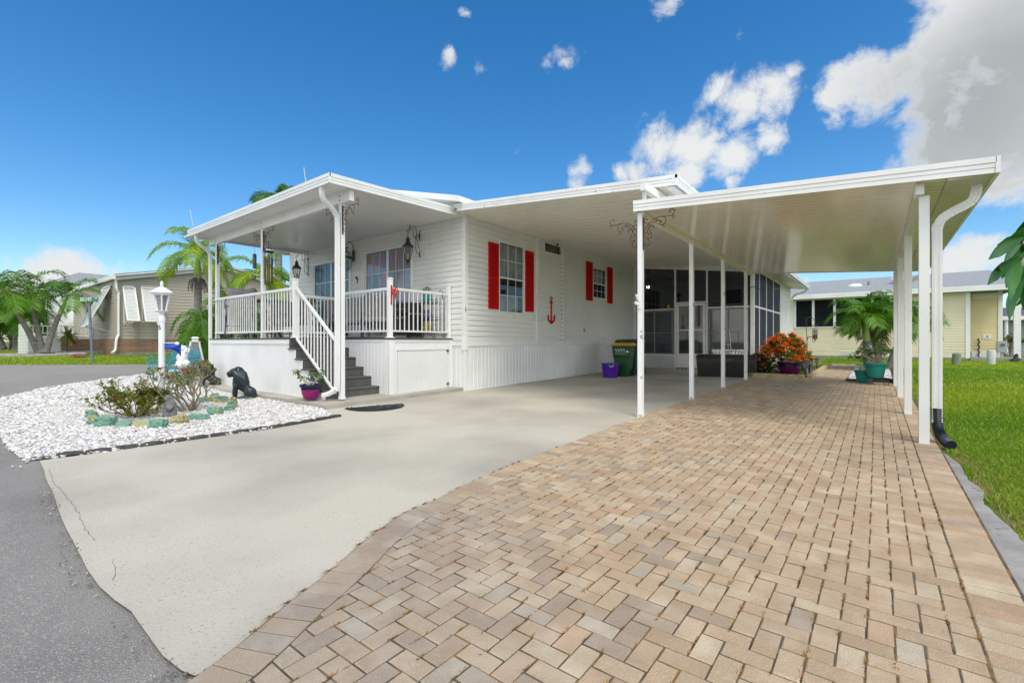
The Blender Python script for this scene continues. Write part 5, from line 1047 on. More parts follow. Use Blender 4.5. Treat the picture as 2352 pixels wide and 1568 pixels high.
# ================================================================ things on the slab and driveway
def pot(mb, prof, c, n=32): mb.lathe(prof, c, n)
NAVYG = M('navy glaze', (.008, .014, .045), (.012, .02, .06), ns=4, rough=.22); MAG = M('magenta glaze', (.30, .004, .09), (.20, .006, .13), ns=2, rough=.25)
POT = [(.0, 0), (.125, 0), (.15, .02), (.19, .13), (.203, .215), (.207, .217), (.207, .235), (.20, .24), (.207, .245), (.207, .262), (.20, .268), (.21, .272), (.232, .275), (.235, .30), (.235, .325), (.225, .335), (.20, .33), (.195, .29), (0, .285)]
POT_ = POT; POT = [(r*.84, z*.84) for r, z in POT_]; b = Vector((4.60, 8.42, .075)); t = thing('desert_rose_pot', 'magenta pot with navy rim holding a small desert rose, at the foot of the steps', 'potted plant', b)
w = MB(); pot(w, [p for p in POT if p[1] <= .181], b); w.build('pot', MAG, t, smooth=True); w = MB(); pot(w, [p for p in POT if p[1] >= .180], b); w.build('pot_rim', NAVYG, t, smooth=True)
w = MB(); POT = POT_; w.lathe([(0, .245), (.164, .243)], b, 20); w.build('potting_soil', M('potting soil', (.05, .035, .025), rough=1, bump=1), t)
plant('', '', '', b+Vector((0, 0, .235)), 4, .17, .016, 2, BARKP, LEAF, 5, .085, .017, 46, ang=1.5, spread=.85, up=-.1, parent=t, droop=.4, lk=.72, taper=.6)
# mat
ma, mb_ = Vector((4.42, 7.36, 0)), Vector((6.05, 7.50, 0)); C_ = (G(795, 938)+G(922, 929))/2; d = (G(924, 928)-G(792, 939)).normalized(); n = Vector((d.y, -d.x, 0)); hl = (G(924, 928)-G(792, 939)).length/2
pts = [C_+d*hl*math.cos(a)+n*.86*math.sin(a)*hl/.75 for a in [math.pi*k/24 for k in range(25)]]; zf = .006
w = MB(); w.prism([(p.x, p.y, gz(p.x, p.y)+zf) for p in pts], (0, 0, .012)); o = w.build('door_mat', M('black rubber mat', (.012, .03, .035), (.008, .018, .02), ns=7, rough=.55, bump=.6, bs=30)); tag(o, 'black half round rubber mat on the driveway in front of the steps', 'mat')
w = MB()
for ring in (.94, .80):
    w.tube([((C_+d*hl*ring*math.cos(a)+n*.86*hl/.75*math.sin(a)*ring+n*.01).to_tuple()[:2]+(gz(C_.x, C_.y)+zf+.016,)) for a in [math.pi*k/24 for k in range(25)]], .008, 5)
Rm = random.Random(5)
for k in range(60):
    a = Rm.uniform(.1, 3.04); r = Rm.uniform(.1, .74); p = C_+d*hl*r*math.cos(a)+n*.86*hl/.75*r*math.sin(a)+n*.03; b_ = Rm.uniform(0, 6.28)
    w.tube([(p.x+.045*math.cos(b_+q)*(1-.12*i), p.y+.045*math.sin(b_+q)*(1-.12*i), gz(p.x, p.y)+zf+.015) for i, q in enumerate([0, .8, 1.6, 2.4, 3.2, 4.0])], .006, 4)
w.build('raised_scroll_pattern', o.data.materials[0], o, world=False)
# bins
def cart(name, c, h, wd, dp, yaw, mb1, ml, lab, logo=True, lidh=.09, group='wheeled rubbish carts'):
    t = thing(name, lab, 'bin', (0, 0, 0), group); a, b = wd/2, dp/2; w = MB()
    lv = [(.0, .70), (.03, .74), (.55, .86), (.62, .94), (.80, .97), (.90, 1.0), (.905, 1.05), (.93, 1.05)]
    vs = []; 
    for z, s in lv:
        x, y = a*s, b*s; c_ = .12
        vs += [(-x, -y+c_*y, z*h), (-x+c_*x, -y, z*h), (x-c_*x, -y, z*h), (x, -y+c_*y, z*h), (x, y-c_*y, z*h), (x-c_*x, y, z*h), (-x+c_*x, y, z*h), (-x, y-c_*y, z*h)]
    n = 8; k = len(lv); w.add(vs, [(i*n+j, i*n+(j+1) % n, (i+1)*n+(j+1) % n, (i+1)*n+j) for i in range(k-1) for j in range(n)]+[tuple(range(n))[::-1], tuple(range((k-1)*n, k*n))])
    w.box((-a*.55, -b-.015, h*.52), (a*.55, -b*.8, h*.57)); w.cyl((-a*.9, -b-.02, h*.86), (a*.9, -b-.02, h*.86), .012)
    w.build('body', mb1, t, world=False, bevel=.006)
    w = MB(); P = [(-1.09, 0), (-1.09, .25), (-.8, .62), (-.3, .95), (.35, 1), (.8, .75), (1.1, .35), (1.1, 0)]
    w.prism([(-a*1.08, b*y*1.02, h*.93+lidh*z) for y, z in P], (a*2.16, 0, 0)); w.build('lid', ml, t, world=False, bevel=.018)
    [MB().cyl((s*a*.9, b*.62, .11), (s*a*1.05, b*.62, .11), .115, 16).build('wheel', BLACK, t, world=False) for s in (-1, 1)]
    w = MB(); w.box((-a*.7, b*1.0, h*.90), (a*.7, b*1.16, h*.93)); w.build('handle', mb1, t, world=False, bevel=.01)
    t.location = c; t.rotation_euler = (0, 0, yaw); return t
DG = M('dark green plastic', (.010, .085, .022), (.008, .06, .018), ns=3, rough=.35); TG = M('blue green plastic', (.008, .095, .055), (.006, .07, .045), ns=3, rough=.35); YL = M('yellow orange lid plastic', (.85, .43, .012), (.75, .37, .012), ns=3, rough=.4)
bc = G(1437, 866); c1 = cart('wheeled_bin', (13.62, 6.22, gz(13.6, 0)), 1.02, .56, .62, -math.pi/2+.12, DG, YL, 'green wheeled bin with yellow lid, in front of the taller green bin')
LOGO = M('pale logo', (.45, .72, .66))
tag(text('WM', .15, LOGO, c1, (-.02, -.318, .80), (math.pi/2, 0, 0), 'logo', .001, world=False, sx=1.15)); w = MB(); w.box((-.16, -.318, .705), (.17, -.313, .715)); w.box((.17, -.305, .74), (.25, -.300, .80)); w.build('logo_bar', LOGO, c1, world=False)
cart('wheeled_bin', (14.42, 6.35, gz(14.4, 0)), 1.13, .74, .72, -math.pi/2+.05, TG, TG, 'tall all green wheeled bin behind the yellow lidded one', group='wheeled rubbish carts')
b = G(1402, 866.5); b.z = gz(b.x, 0); t = thing('tub', 'round purple plastic tub with rope handles beside the green bins', 'tub', b); PUR = M('purple plastic', (.075, .008, .36), (.055, .006, .27), ns=3, rough=.35)
w = MB(); w.lathe([(0, .01), (.19, 0), (.21, .01), (.235, .20), (.24, .205), (.243, .21), (.262, .40), (.285, .405), (.285, .43), (.262, .43), (.25, .41), (.20, .03), (0, .03)], b, 32); w.build('body', PUR, t, smooth=True)
w = MB(); fd = Vector((-.79, -.62, 0)); sd_ = Vector((.62, -.79, 0)); o = b+fd*.272; w.tube(crom([o-sd_*.10+Vector((0, 0, .38)), o-sd_*.05+fd*.03+Vector((0, 0, .33)), o+Vector((0, 0, .35))+fd*.03, o+sd_*.03+Vector((0, 0, .38))], 6), .012, 6); w.build('rope_handle', M('white rope', (.65, .62, .6), ns=30, rough=.9), t)
# storage box
BR = M('black woven plastic', (.014, .012, .012), (.03, .026, .024), ns=3, rough=.45); q0 = Vector((14.45, 2.98, gz(14.6, 0))); t = thing('storage_box', 'long black woven storage box in front of the screened room', 'storage box', (15.0, 3.6, q0.z))
bx = Vector((15.2, 3.62, gz(15.2, 0))); yaw = -1.32; ca, sa = math.cos(yaw), math.sin(yaw); W3 = lambda x, y, z: Vector((bx.x+x*ca-y*sa, bx.y+x*sa+y*ca, bx.z+z))
w = MB(); hx, hy = .82, .36
w.hexa([W3(-hx+.04, -hy+.03, 0), W3(hx-.04, -hy+.03, 0), W3(hx-.04, hy-.03, 0), W3(-hx+.04, hy-.03, 0)], [W3(-hx, -hy, .56), W3(hx, -hy, .56), W3(hx, hy, .56), W3(-hx, hy, .56)]); w.build('body', BR, t, bevel=.012)
w = MB(); w.hexa([W3(-hx-.025, -hy-.025, .565), W3(hx+.025, -hy-.025, .565), W3(hx+.025, hy+.02, .565), W3(-hx-.025, hy+.02, .565)], [W3(-hx+.02, -hy+.02, .66), W3(hx-.02, -hy+.02, .66), W3(hx-.02, hy, .66), W3(-hx+.02, hy, .66)]); w.build('lid', BR, t, bevel=.014)
w = MB(); Rb = .009
for k in range(30):
    for j in range(11):
        x = hx-.012; y = -hy+.06+j*.06; z = .03+k*.0175
        if abs(y) < .09 and .42 < z < .52: continue
        o = .008*(1 if (k+j) % 2 else 0); w.hexa([W3(x+.002, y, z), W3(x+.006+o, y, z), W3(x+.006+o, y+.05, z), W3(x+.002, y+.05, z)], [W3(x+.002, y, z+.014), W3(x+.006+o, y, z+.014), W3(x+.006+o, y+.05, z+.014), W3(x+.002, y+.05, z+.014)])
w.build('end_weave', M('dark brown weave', (.05, .04, .035), rough=.4), t)
w = MB(); 
for k in range(20): w.hexa([W3(-hx+.05, -hy-.004+.0008*k, .04+k*.025), W3(hx-.05, -hy-.004+.0008*k, .04+k*.025), W3(hx-.05, -hy+.02, .04+k*.025), W3(-hx+.05, -hy+.02, .04+k*.025)], [W3(-hx+.05, -hy-.007+.0008*k, .052+k*.025), W3(hx-.05, -hy-.007+.0008*k, .052+k*.025), W3(hx-.05, -hy+.02, .052+k*.025), W3(-hx+.05, -hy+.02, .052+k*.025)])
w.build('front_weave', BR, t)
w = MB(); w.hexa([W3(.0, -hy-.03, .50), W3(.2, -hy-.03, .50), W3(.2, -hy, .50), W3(0, -hy, .50)], [W3(.0, -hy-.03, .53), W3(.2, -hy-.03, .53), W3(.2, -hy, .53), W3(0, -hy, .53)]); w.build('latch', M('latch grey', (.12, .12, .12)), t)
# upside down phone sign standing behind the box
sgn = thing('phone_sign', 'long white sign with an upside down phone number, standing behind the storage box', 'sign', (16.6, 4.2, .12)); pa, pb = onU(*zz(1120, 1085), 16.6), onU(*zz(1432, 1150), 16.6)
w = MB(); w.box((16.6, pb.y, .15), (16.625, pa.y, pa.z+.05)); w.build('board', WHITE, sgn, bevel=.003); ym = (pa.y+pb.y)/2; hh = pa.z+.035
tag(text('(727) 286-1141', .20, BLACK, sgn, (16.597, ym-.03, hh-.10), (math.pi/2, math.pi, -math.pi/2), 'lettering', sx=1.02)); tag(text('CARPORTS  ·  SCREEN ROOMS', .06, BLACK, sgn, (16.597, ym-.05, hh-.03), (math.pi/2, math.pi, -math.pi/2), 'lettering', sx=1.0)) if False else None
w = MB(); w.box((16.597, ym-.42, hh-.045), (16.599, ym+.12, hh-.02)); w.build('small_print_line', M('grey print', (.25, .25, .27)), sgn)
# anchor
a0 = onV(*Zm(1720, 640, 2.613)(900, 1235), HV-.03); a1 = onV(*Zm(1720, 640, 2.613)(915, 1500), HV-.03); AX = (a0.x+a1.x)/2; t = thing('anchor', 'red painted metal anchor hanging on the siding between the two windows', 'anchor', (AX, HV, a1.z)); w = MB(); zt = a0.z; zb = a1.z; H_ = zt-zb; f = lambda x, z, o=.03: (AX+x*H_, HV-o, zb+z*H_)
w.tube([f(.065*math.sin(q), .93+.07*math.cos(q)) for q in [i*.5236 for i in range(13)]], .014, 8); w.tube([f(0, .88), f(0, .5), f(0, .12)], [.022, .026, .03], 8)
w.tube([f(-.10, .80), f(.10, .80)], .02, 8)
w.tube(crom([f(-.215, .26), f(-.19, .15), f(-.10, .07), f(0, .03), f(.10, .07), f(.19, .15), f(.215, .26)], 5), [.014]+[.026]*29+[.014], 8)
for s in (-1, 1): w.prism([f(s*.215, .36, .02), f(s*.27, .20, .02), f(s*.20, .23, .02), f(s*.15, .22, .02)], (0, -.02, 0))
w.prism([f(0, -.01, .02), f(.07, .08, .02), f(0, .12, .02), f(-.07, .08, .02)], (0, -.03, 0)); w.build('anchor_body', RED, t)
w = MB(); w.tube([f(0, 1.0), f(0, 1.07, .02)], .004, 5); w.build('nail', M('nail', (.3, .3, .3)), t)
# floodlight under the awning
q = onV(*Zm(1720, 640, 2.613)(935, 660), 7.25); t = thing('floodlight', 'white twin head floodlight under the awning above the siding strip', 'floodlight', (q.x, q.y, q.z-.2)); w = MB(); w.cyl((q.x, q.y, az(0, q.y)-.15), (q.x, q.y, q.z-.02), .055, 16); w.cyl((q.x, q.y, q.z-.02), (q.x, q.y, q.z-.06), .035); w.build('base', WHITE, t)
for dx, dy in ((-.07, -.05), (.10, -.02)):
    w = MB(); c = Vector((q.x+dx, q.y+dy, q.z-.15)); dd = Vector((-.6+dx*2, -.6, -.45)).normalized(); w.tube([Vector((q.x, q.y, q.z-.04)), c], .014, 6); w.tube([c-dd*.05, c+dd*.03, c+dd*.07], [.03, .045, .05], 14); o = w.build('lamp_head', M('white plastic', (.7, .68, .62)), t); w = MB(); w.cyl(c+dd*.071, c+dd*.074, .04, 14); w.build('lens', M('lens', (.42, .30, .10) if dx < 0 else (.03, .03, .03), rough=.2), o)
# flag holder on the first post
t = thing('flag_holder', 'white two socket flag holder screwed to the nearest left carport post', 'flag holder', (6.84, 2.9, 1.75)); w = MB(); w.box((6.825, 2.835, 1.66), (6.841, 2.895, 1.82)); w.build('plate', WHITE, t, bevel=.003)
w = MB(); w.tube([(6.83, 2.875, 1.72), (6.79, 2.92, 1.76)], .022, 12); w.tube([(6.83, 2.87, 1.77), (6.77, 2.885, 1.87)], .02, 12); w.build('sockets', WHITE, t)
w = MB(); hp = onV(*zz(1460, 515), 2.90); w.tube(crom([(14.2, 2.81, hp.z-.02), (14.2, 2.76, hp.z+.09), (14.2, 2.62, hp.z+.12), (14.2, 2.45, hp.z+.0), (14.2, 2.40, hp.z-.01), (14.2, 2.38, hp.z+.04)], 5), .009, 6); tag(w.build('plant_hook', BLACK), 'empty black plant hook on the fourth left carport post', 'hook')
w = MB(); p = at(*zz(1310, 1010), 15.6); w.tube([(p.x, p.y, p.z-.25), (p.x, p.y+.05, p.z+.45)], .008, 5); w.tube([(p.x, p.y+.22, p.z-.03), (p.x, p.y, p.z-.05)], .006, 5); tag(w.build('garden_stake', WHITE), 'thin white stake leaning behind the storage box', 'stake')
# ================================================================ front garden
lb = Vector((2.71, 10.06, 0))*0.94; lb.z = -.05; LPW = M('chalky white post', (.80, .81, .82), (.72, .74, .76), ns=5, rough=.5)
lpd = lb.x*FU+lb.y*FV
t = thing('lamp_post', 'white round lamp post with a six sided lantern and number 6, in the gravel bed', 'lamp post', lb); zz_ = lambda y: HC+(784-y)/FP*lpd
w = MB(); w.cyl(lb, (lb.x, lb.y, zz_(739)), .046, 20); w.cyl((lb.x, lb.y, zz_(739)), (lb.x, lb.y, zz_(730)), .053, 20); w.build('post', LPW, t, smooth=True)
B = (lb.x, lb.y, 0); w = MB(); w.lathe([(.053, zz_(730)), (.042, zz_(726)), (.036, zz_(724)), (.028, zz_(721)), (.04, zz_(718)), (.095, zz_(715)), (.10, zz_(713.5)), (0, zz_(713))], B, 24); w.build('lantern_neck', LPW, t, smooth=True)
w = MB(); z1, z2 = zz_(713), zz_(678); r1, r2 = .068, .115
for j in range(6):
    a = j*math.pi/3+.25; w.beam((lb.x+r1*math.cos(a), lb.y+r1*math.sin(a), z1), (lb.x+r2*math.cos(a), lb.y+r2*math.sin(a), z2), .02, .02)
w.lathe([(r2+.010, z2-.005), (r2+.016, z2+.03), (r2, z2+.035), (r2-.01, z2-.005), (r2+.010, z2-.005)], B, 6, ph=.25); w.build('lantern_frame', LPW, t)
w = MB(); 
for j in range(6):
    a, b_ = j*math.pi/3+.25, (j+1)*math.pi/3+.25; w.quad((lb.x+(r1-.004)*math.cos(a), lb.y+(r1-.004)*math.sin(a), z1), (lb.x+(r1-.004)*math.cos(b_), lb.y+(r1-.004)*math.sin(b_), z1), (lb.x+(r2-.004)*math.cos(b_), lb.y+(r2-.004)*math.sin(b_), z2), (lb.x+(r2-.004)*math.cos(a), lb.y+(r2-.004)*math.sin(a), z2))
w.build('lantern_glass', glassmat('wavy glass', (.62, .66, .66), .12, .12, (.5, .52, .52), .25), t)
w = MB(); w.cyl((lb.x, lb.y, z1), (lb.x, lb.y, z1+.12), .02); w.ell((lb.x, lb.y, z1+.16), (.03, .03, .05), 10); w.build('bulb', M('frosted bulb', (.7, .7, .66)), t)
w = MB(); s = zz_(645)-zz_(656); w.lathe([(.160, z2+.03), (.164, z2+.045), (.135, z2+.068), (.098, z2+.098), (.058, z2+.125), (.026, z2+.142), (.018, z2+.148), (.026, z2+.158), (.026, z2+.170), (.015, z2+.178), (.026, z2+.19), (.022, z2+.21), (.010, z2+.235), (0, z2+.242)], B, 24); w.build('lantern_roof', LPW, t, smooth=True)
w = MB(); w.box((lb.x-.056, lb.y+.0, zz_(745)), (lb.x-.045, lb.y+.04, zz_(734))); w.build('photocell', M('photocell', (.6, .58, .45)), t)
nn6 = (Vector((-lb.x, -lb.y, 0)).normalized()+Vector((-FV, FU, 0))*.55).normalized(); o = text('6', .13, BLACK, t, (lb.x+nn6.x*.048, lb.y+nn6.y*.048, zz_(752)), (math.pi/2, 0, math.atan2(nn6.x, -nn6.y)), 'house_number', .002, sx=.6)
BLUE = M('blue cloth', (.004, .07, .42), (.004, .05, .30), ns=6, rough=.7)
p = at(382, 788, lpd-.10); w = MB(); n = 14; m = 7; vs = []
for i in range(n+1):
    for j in range(m+1):
        a = i/n; b_ = j/m; q = at(378+a*38, 787+3*math.sin(a*3)+b_*(14+16*a)*(1-.45*math.sin(a*math.pi*1.0))+a*1, lpd-.10+.05*math.sin(a*7+b_*2)+.03*math.cos(b_*5)); vs.append(q)
w.add(vs, [(i*(m+1)+j, i*(m+1)+j+1, (i+1)*(m+1)+j+1, (i+1)*(m+1)+j) for i in range(n) for j in range(m)]); o = w.build('garden_flag', BLUE, None, smooth=True); tag(o, 'bright blue cloth flag drooping from the right side of the lamp post', 'flag'); sm = o.modifiers.new('s', 'SOLIDIFY'); sm.thickness = .004
w = MB(); w.cyl(at(374, 788, lpd), at(408, 787, lpd-.1), .008, 8); w.ell(at(407, 789, lpd-.12), .03, 10); w.build('flag_rod', LPW, o, world=False)
# lions
LION = M('dark painted lion', (.012, .022, .032), (.022, .035, .045), ns=8, rough=.32, bump=.15, bs=30); LION2 = M('black brown lion', (.014, .012, .014), (.04, .022, .018), ns=6, rough=.35)
def lion(loc, yaw, k, mat, label):
    t = thing('lion_statue', label, 'statue', (0, 0, 0), 'seated lion statues'); P = []
    E_ = lambda c, r, rot=None: P.append(('e', Vector(c), r, rot) if rot else ('e', Vector(c), r)); T_ = lambda pts, r: P.append(('c', [Vector(q) for q in pts], r))
    # x forward, z up; statue 0.64 long, 0.64 high
    T_([(-.21, 0, .125), (-.10, 0, .19), (.02, 0, .27), (.10, 0, .34)], [.09, .095, .10, .10])
    T_([(-.24, 0, .09), (-.20, 0, .13)], [.07, .09]); E_((.13, 0, .30), (.075, .085, .12))
    # mane: one full rounded mass from the crown to the chest and down the shoulders
    E_((.085, 0, .525), (.115, .115, .115)); E_((.055, 0, .455), (.125, .125, .145)); E_((.04, 0, .37), (.125, .12, .13)); E_((.125, 0, .36), (.075, .085, .12)); E_((.12, 0, .27), (.06, .07, .08)); E_((-.02, 0, .32), (.09, .10, .11))
    E_((.165, 0, .535), (.075, .078, .075)); T_([(.19, 0, .525), (.275, 0, .500)], [.062, .048]); E_((.295, 0, .505), (.03, .043, .03)); T_([(.20, 0, .475), (.27, 0, .460)], [.042, .034]); E_((.215, 0, .565), (.04, .045, .028))
    for s in (-1, 1):
        T_([(.125, .062*s, .27), (.15, .066*s, .15), (.152, .066*s, .04)], [.05, .038, .033]); T_([(.155, .066*s, .026), (.205, .068*s, .022)], [.034, .028])
        E_((-.165, .085*s, .12), (.115, .055, .105)); T_([(-.13, .10*s, .045), (.0, .11*s, .028)], [.04, .030]); E_((.03, .11*s, .022), (.04, .034, .024)); E_((.10, .10*s, .60), (.024, .018, .028)); E_((.225, .037*s, .547), (.014, .014, .012))
        for i in range(7):
            a = i*.9; x0 = .155-.035*i; T_([(x0, .085*s, .585-.01*i), (x0-.035, .125*s, .50-.02*i), (x0-.02, .122*s, .40-.02*i), (x0-.045, .10*s, .31-.012*i)], [.012, .019, .017, .006])
    for i in range(4): T_([(.02-.03*i, 0, .60-.055*i), (-.055-.022*i, .0, .50-.055*i), (-.075-.025*i, 0, .39-.045*i)], [.025, .034, .010])
    T_([(-.28, .02, .05), (-.25, .12, .025), (-.10, .155, .022), (.0, .16, .028)], [.024, .02, .02, .026])
    P = [(a[0], a[1]*k, tuple(x*k for x in a[2]), *a[3:]) if a[0] == 'e' else ('c', [q*k for q in a[1]], [x*k for x in a[2]]) for a in P]
    blobby('body', mat, t, P, .0065*k, 1, world=False); t.location = loc; t.rotation_euler = (0, 0, yaw); t.scale = (1, 1, 1.17); return t
yl = math.atan2(FU, -FV)    # facing picture left
lion((4.17, 10.35, -.03), yl+.25, .90, LION, 'dark blue black seated lion statue facing left, before the porch skirting')
lion((4.50, 13.1, .02), yl+.15, .92, LION2, 'black brown seated lion statue by the left downspout, partly behind branches')
# turquoise bench
TQ = M('turquoise paint', (.012, .32, .44), (.01, .24, .36), ns=6, rough=.4)
bt = thing('garden_bench', 'turquoise ornate metal garden bench behind the lamp post', 'bench', (0, 0, 0)); L2 = .62; w = MB(); 
for s in (-L2, L2):
    w.tube(crom([(s, -.24, 0), (s, -.22, .18), (s, -.28, .36), (s, -.22, .40)], 5), .02, 8); w.tube(crom([(s, .24, 0), (s, .20, .2), (s, .22, .40), (s, .30, .62), (s, .34, .80)], 5), .02, 8); w.tube([(s, -.22, .12), (s, .22, .12)], .008, 6)
w.tube([(-L2, -.23, .38), (L2, -.23, .38)], .014, 6); w.tube([(-L2, .2, .12), (L2, .2, .12)], .008, 5); w.build('leg_frame', TQ, bt, world=False)
w = MB(); [w.box((-L2, -.24+k*.075, .395), (L2, -.20+k*.075, .41)) for k in range(6)]; [w.box((-L2+k*.155, -.24, .385), (-L2+.02+k*.155, .2, .396)) for k in range(9)]; w.build('seat', TQ, bt, world=False)
w = MB()
for s in (-L2, L2):
    w = MB(); w.tube(crom([(s, -.27, .58), (s, -.31, .62), (s, -.26, .66), (s, -.1, .66), (s, .1, .66), (s, .30, .66)], 5), .018, 8); w.tube([(s, -.24, .54), (s, .24, .54)], .009, 6); w.tube([(s, -.24, .40), (s, -.25, .60)], .014, 6)
    for k in range(4): y = -.20+k*.11; w.tube([(s, y, .55), (s, y+.055, .64), (s, y+.11, .55)], .009, 5); w.tube([(s, y+.055+.045*math.cos(q), .475+.045*math.sin(q)) for q in [i*.6283 for i in range(11)]], .008, 5)
    w.build('armrest', TQ, bt, world=False)
w = MB(); top = [(-L2, .34, .80), (-.4, .35, .86), (-.2, .36, .92), (0, .36, .97), (.2, .36, .92), (.4, .35, .86), (L2, .34, .80)]; w.tube(crom(top, 5), .018, 8); w.tube([(-L2, .27, .50), (L2, .27, .50)], .014, 6); w.tube([(-L2, .31, .72), (L2, .31, .72)], .010, 6)
for k in range(12):
    x = -L2+.05+k*.103; w.tube([(x, .28, .51), (x+.08, .31, .71)], .008, 5); w.tube([(x+.08, .28, .51), (x, .31, .71)], .008, 5); w.tube([(x+.04+.04*math.cos(q), .33, .765+.04*math.sin(q)) for q in [i*.6283 for i in range(11)]], .008, 5)
w.build('backrest', TQ, bt, world=False)
bp = G(395, 872); bt.location = (bp.x-.1, bp.y-.4, bp.z-.04); bt.rotation_euler = (0, 0, -math.atan2(FU, FV)-.45)
c = Vector(bt.location); 
t = thing('cherub_statue', 'small white cherub statue on the right of the turquoise bench', 'statue', at(420, 830, 11.9)); CH = M('white plaster', (.78, .78, .78), (.66, .66, .67), ns=12, rough=.7, bump=.3); q = at(420, 812, 11.9)
P3 = lambda x, y: at(x, y, 11.9)
blobby('body', CH, t, [('c', [P3(420, 832), P3(420, 818), P3(419, 808)], [.10, .10, .07]), ('e', P3(419, 801), (.085, .085, .095)), ('e', P3(416, 796), .05), ('e', P3(424, 797), .045), ('c', [P3(424, 809), P3(429, 806), P3(430, 801)], [.045, .035, .03]), ('c', [P3(414, 812), P3(409, 818), P3(407, 823)], [.045, .04, .03]), ('c', [P3(418, 830), P3(410, 832)], [.07, .06]), ('c', [P3(424, 830), P3(431, 833)], [.07, .06]), ('e', P3(420, 838), (.17, .15, .09))], .014, 3)
# grey tapered pedestal ornament
t = thing('tower_ornament', 'tall grey tapered box ornament with white edges beside the porch corner', 'ornament', (5.0, 15.3, gz(5, 15.3))); gp = at(448, 830, 13.6); X, Y = gp.x, gp.y; zb = HC-(873-784)/FP*13.6; zt = HC+(784-778)/FP*13.6-.10
GP = M('grey panel', (.20, .205, .21), (.17, .175, .18), ns=3, rough=.6); w = MB(); rb, rt = .30, .10; cs = lambda r, z, p=.5: [(X+r*1.41*math.cos(p+q*math.pi/2), Y+r*1.41*math.sin(p+q*math.pi/2), z) for q in range(4)]
w.hexa(cs(rb, zb), cs(rt, zt)); w.build('panels', GP, t); w = MB()
for a_, b_ in zip(cs(rb, zb), cs(rt, zt)): w.beam(a_, b_, .035, .035)
w.hexa(cs(.12, zt), cs(.13, zt+.04)); w.hexa(cs(.075, zt+.04), cs(.075, zt+.12)); w.hexa(cs(.11, zt+.12), cs(.06, zt+.16)); w.build('white_edges', WHITE, t)
# rabbit statue
SG = M('weathered grey stone', (.20, .20, .20), (.12, .12, .125), ns=14, rough=.9, bump=.8, bs=60, c3=(.34, .34, .33), ns3=22, lo3=.6, hi3=.75)
rbp = G(397, 953); dr_ = rbp.x*FU+rbp.y*FV-.25; P3 = lambda x, y, o=0: at(x, y, dr_+o); t = thing('rabbit_statue', 'weathered grey stone rabbit statue with long drooping ears, among the shrubs', 'statue', P3(390, 962))
blobby('body', SG, t, [('c', [P3(390, 955), P3(390, 940), P3(389, 925)], [.10, .095, .06]), ('e', P3(388, 915), (.065, .06, .062)), ('e', P3(384, 917, -.03), (.04, .04, .03)), ('c', [P3(393, 911), P3(399, 925), P3(403, 945)], [.028, .035, .02]), ('c', [P3(385, 911, .05), P3(380, 925, .05)], [.02, .02]), ('c', [P3(382, 935, -.06), P3(389, 938, -.1), P3(395, 933, -.06)], [.03, .035, .03]), ('e', P3(381, 952, -.05), (.05, .05, .05)), ('e', P3(397, 952, -.05), (.05, .05, .05)), ('e', P3(383, 912, -.055), .012)], .008, 2)
# rocks
RTX = bpy.data.textures.new('rock_relief', 'VORONOI'); RTX.noise_scale = .05; RTX.distance_metric = 'DISTANCE'
RK = M('green slate rock', (.10, .235, .18), (.16, .31, .24), ns=5, rough=.7, bump=.5, bs=30, lo=.3, hi=.7, c3=(.40, .29, .09), ns3=3.2, lo3=.56, hi3=.64, stretch=(1, 1, 3)); RKY = M('ochre slate rock', (.34, .28, .12), (.25, .36, .25), ns=4, rough=.75, bump=.5, bs=30, lo=.45, hi=.6)
zk = Zm(0, 1300, 2.352); rocks = [(790,640,105,85,0),(800,705,95,95,0),(905,722,155,115,0),(1050,728,130,75,0),(1215,727,195,75,1),(1375,738,140,95,0),(1535,697,165,95,1),(1725,665,195,65,0),(1880,618,120,80,0),(1990,583,95,100,0),(2032,558,80,105,1),(1940,512,100,70,0),(1872,500,75,90,0),(1790,505,100,50,0),(1395,528,60,60,1),(1290,505,70,45,0)]
rnames = ['leftmost green rock of the ring, at the back', 'green rock second from the left in the ring', 'big square green rock at the left front of the ring', 'green rock with an ochre face, fourth from the left', 'long ochre rock at the front of the ring', 'blocky green rock at the very front of the ring', 'ochre and green rock below the rabbit statue', 'long flat green rock right of the rabbit statue', 'pale green angular rock towards the right of the ring', 'upright pale green rock at the right end of the ring', 'ochre topped upright rock, rightmost of the ring', 'dark green wedge rock behind the rightmost ones', 'pointed green rock standing before the lion', 'low green rock under the twiggy desert rose', 'small ochre rock hidden behind the leafy shrub', 'small green rock deep behind the leafy shrub']
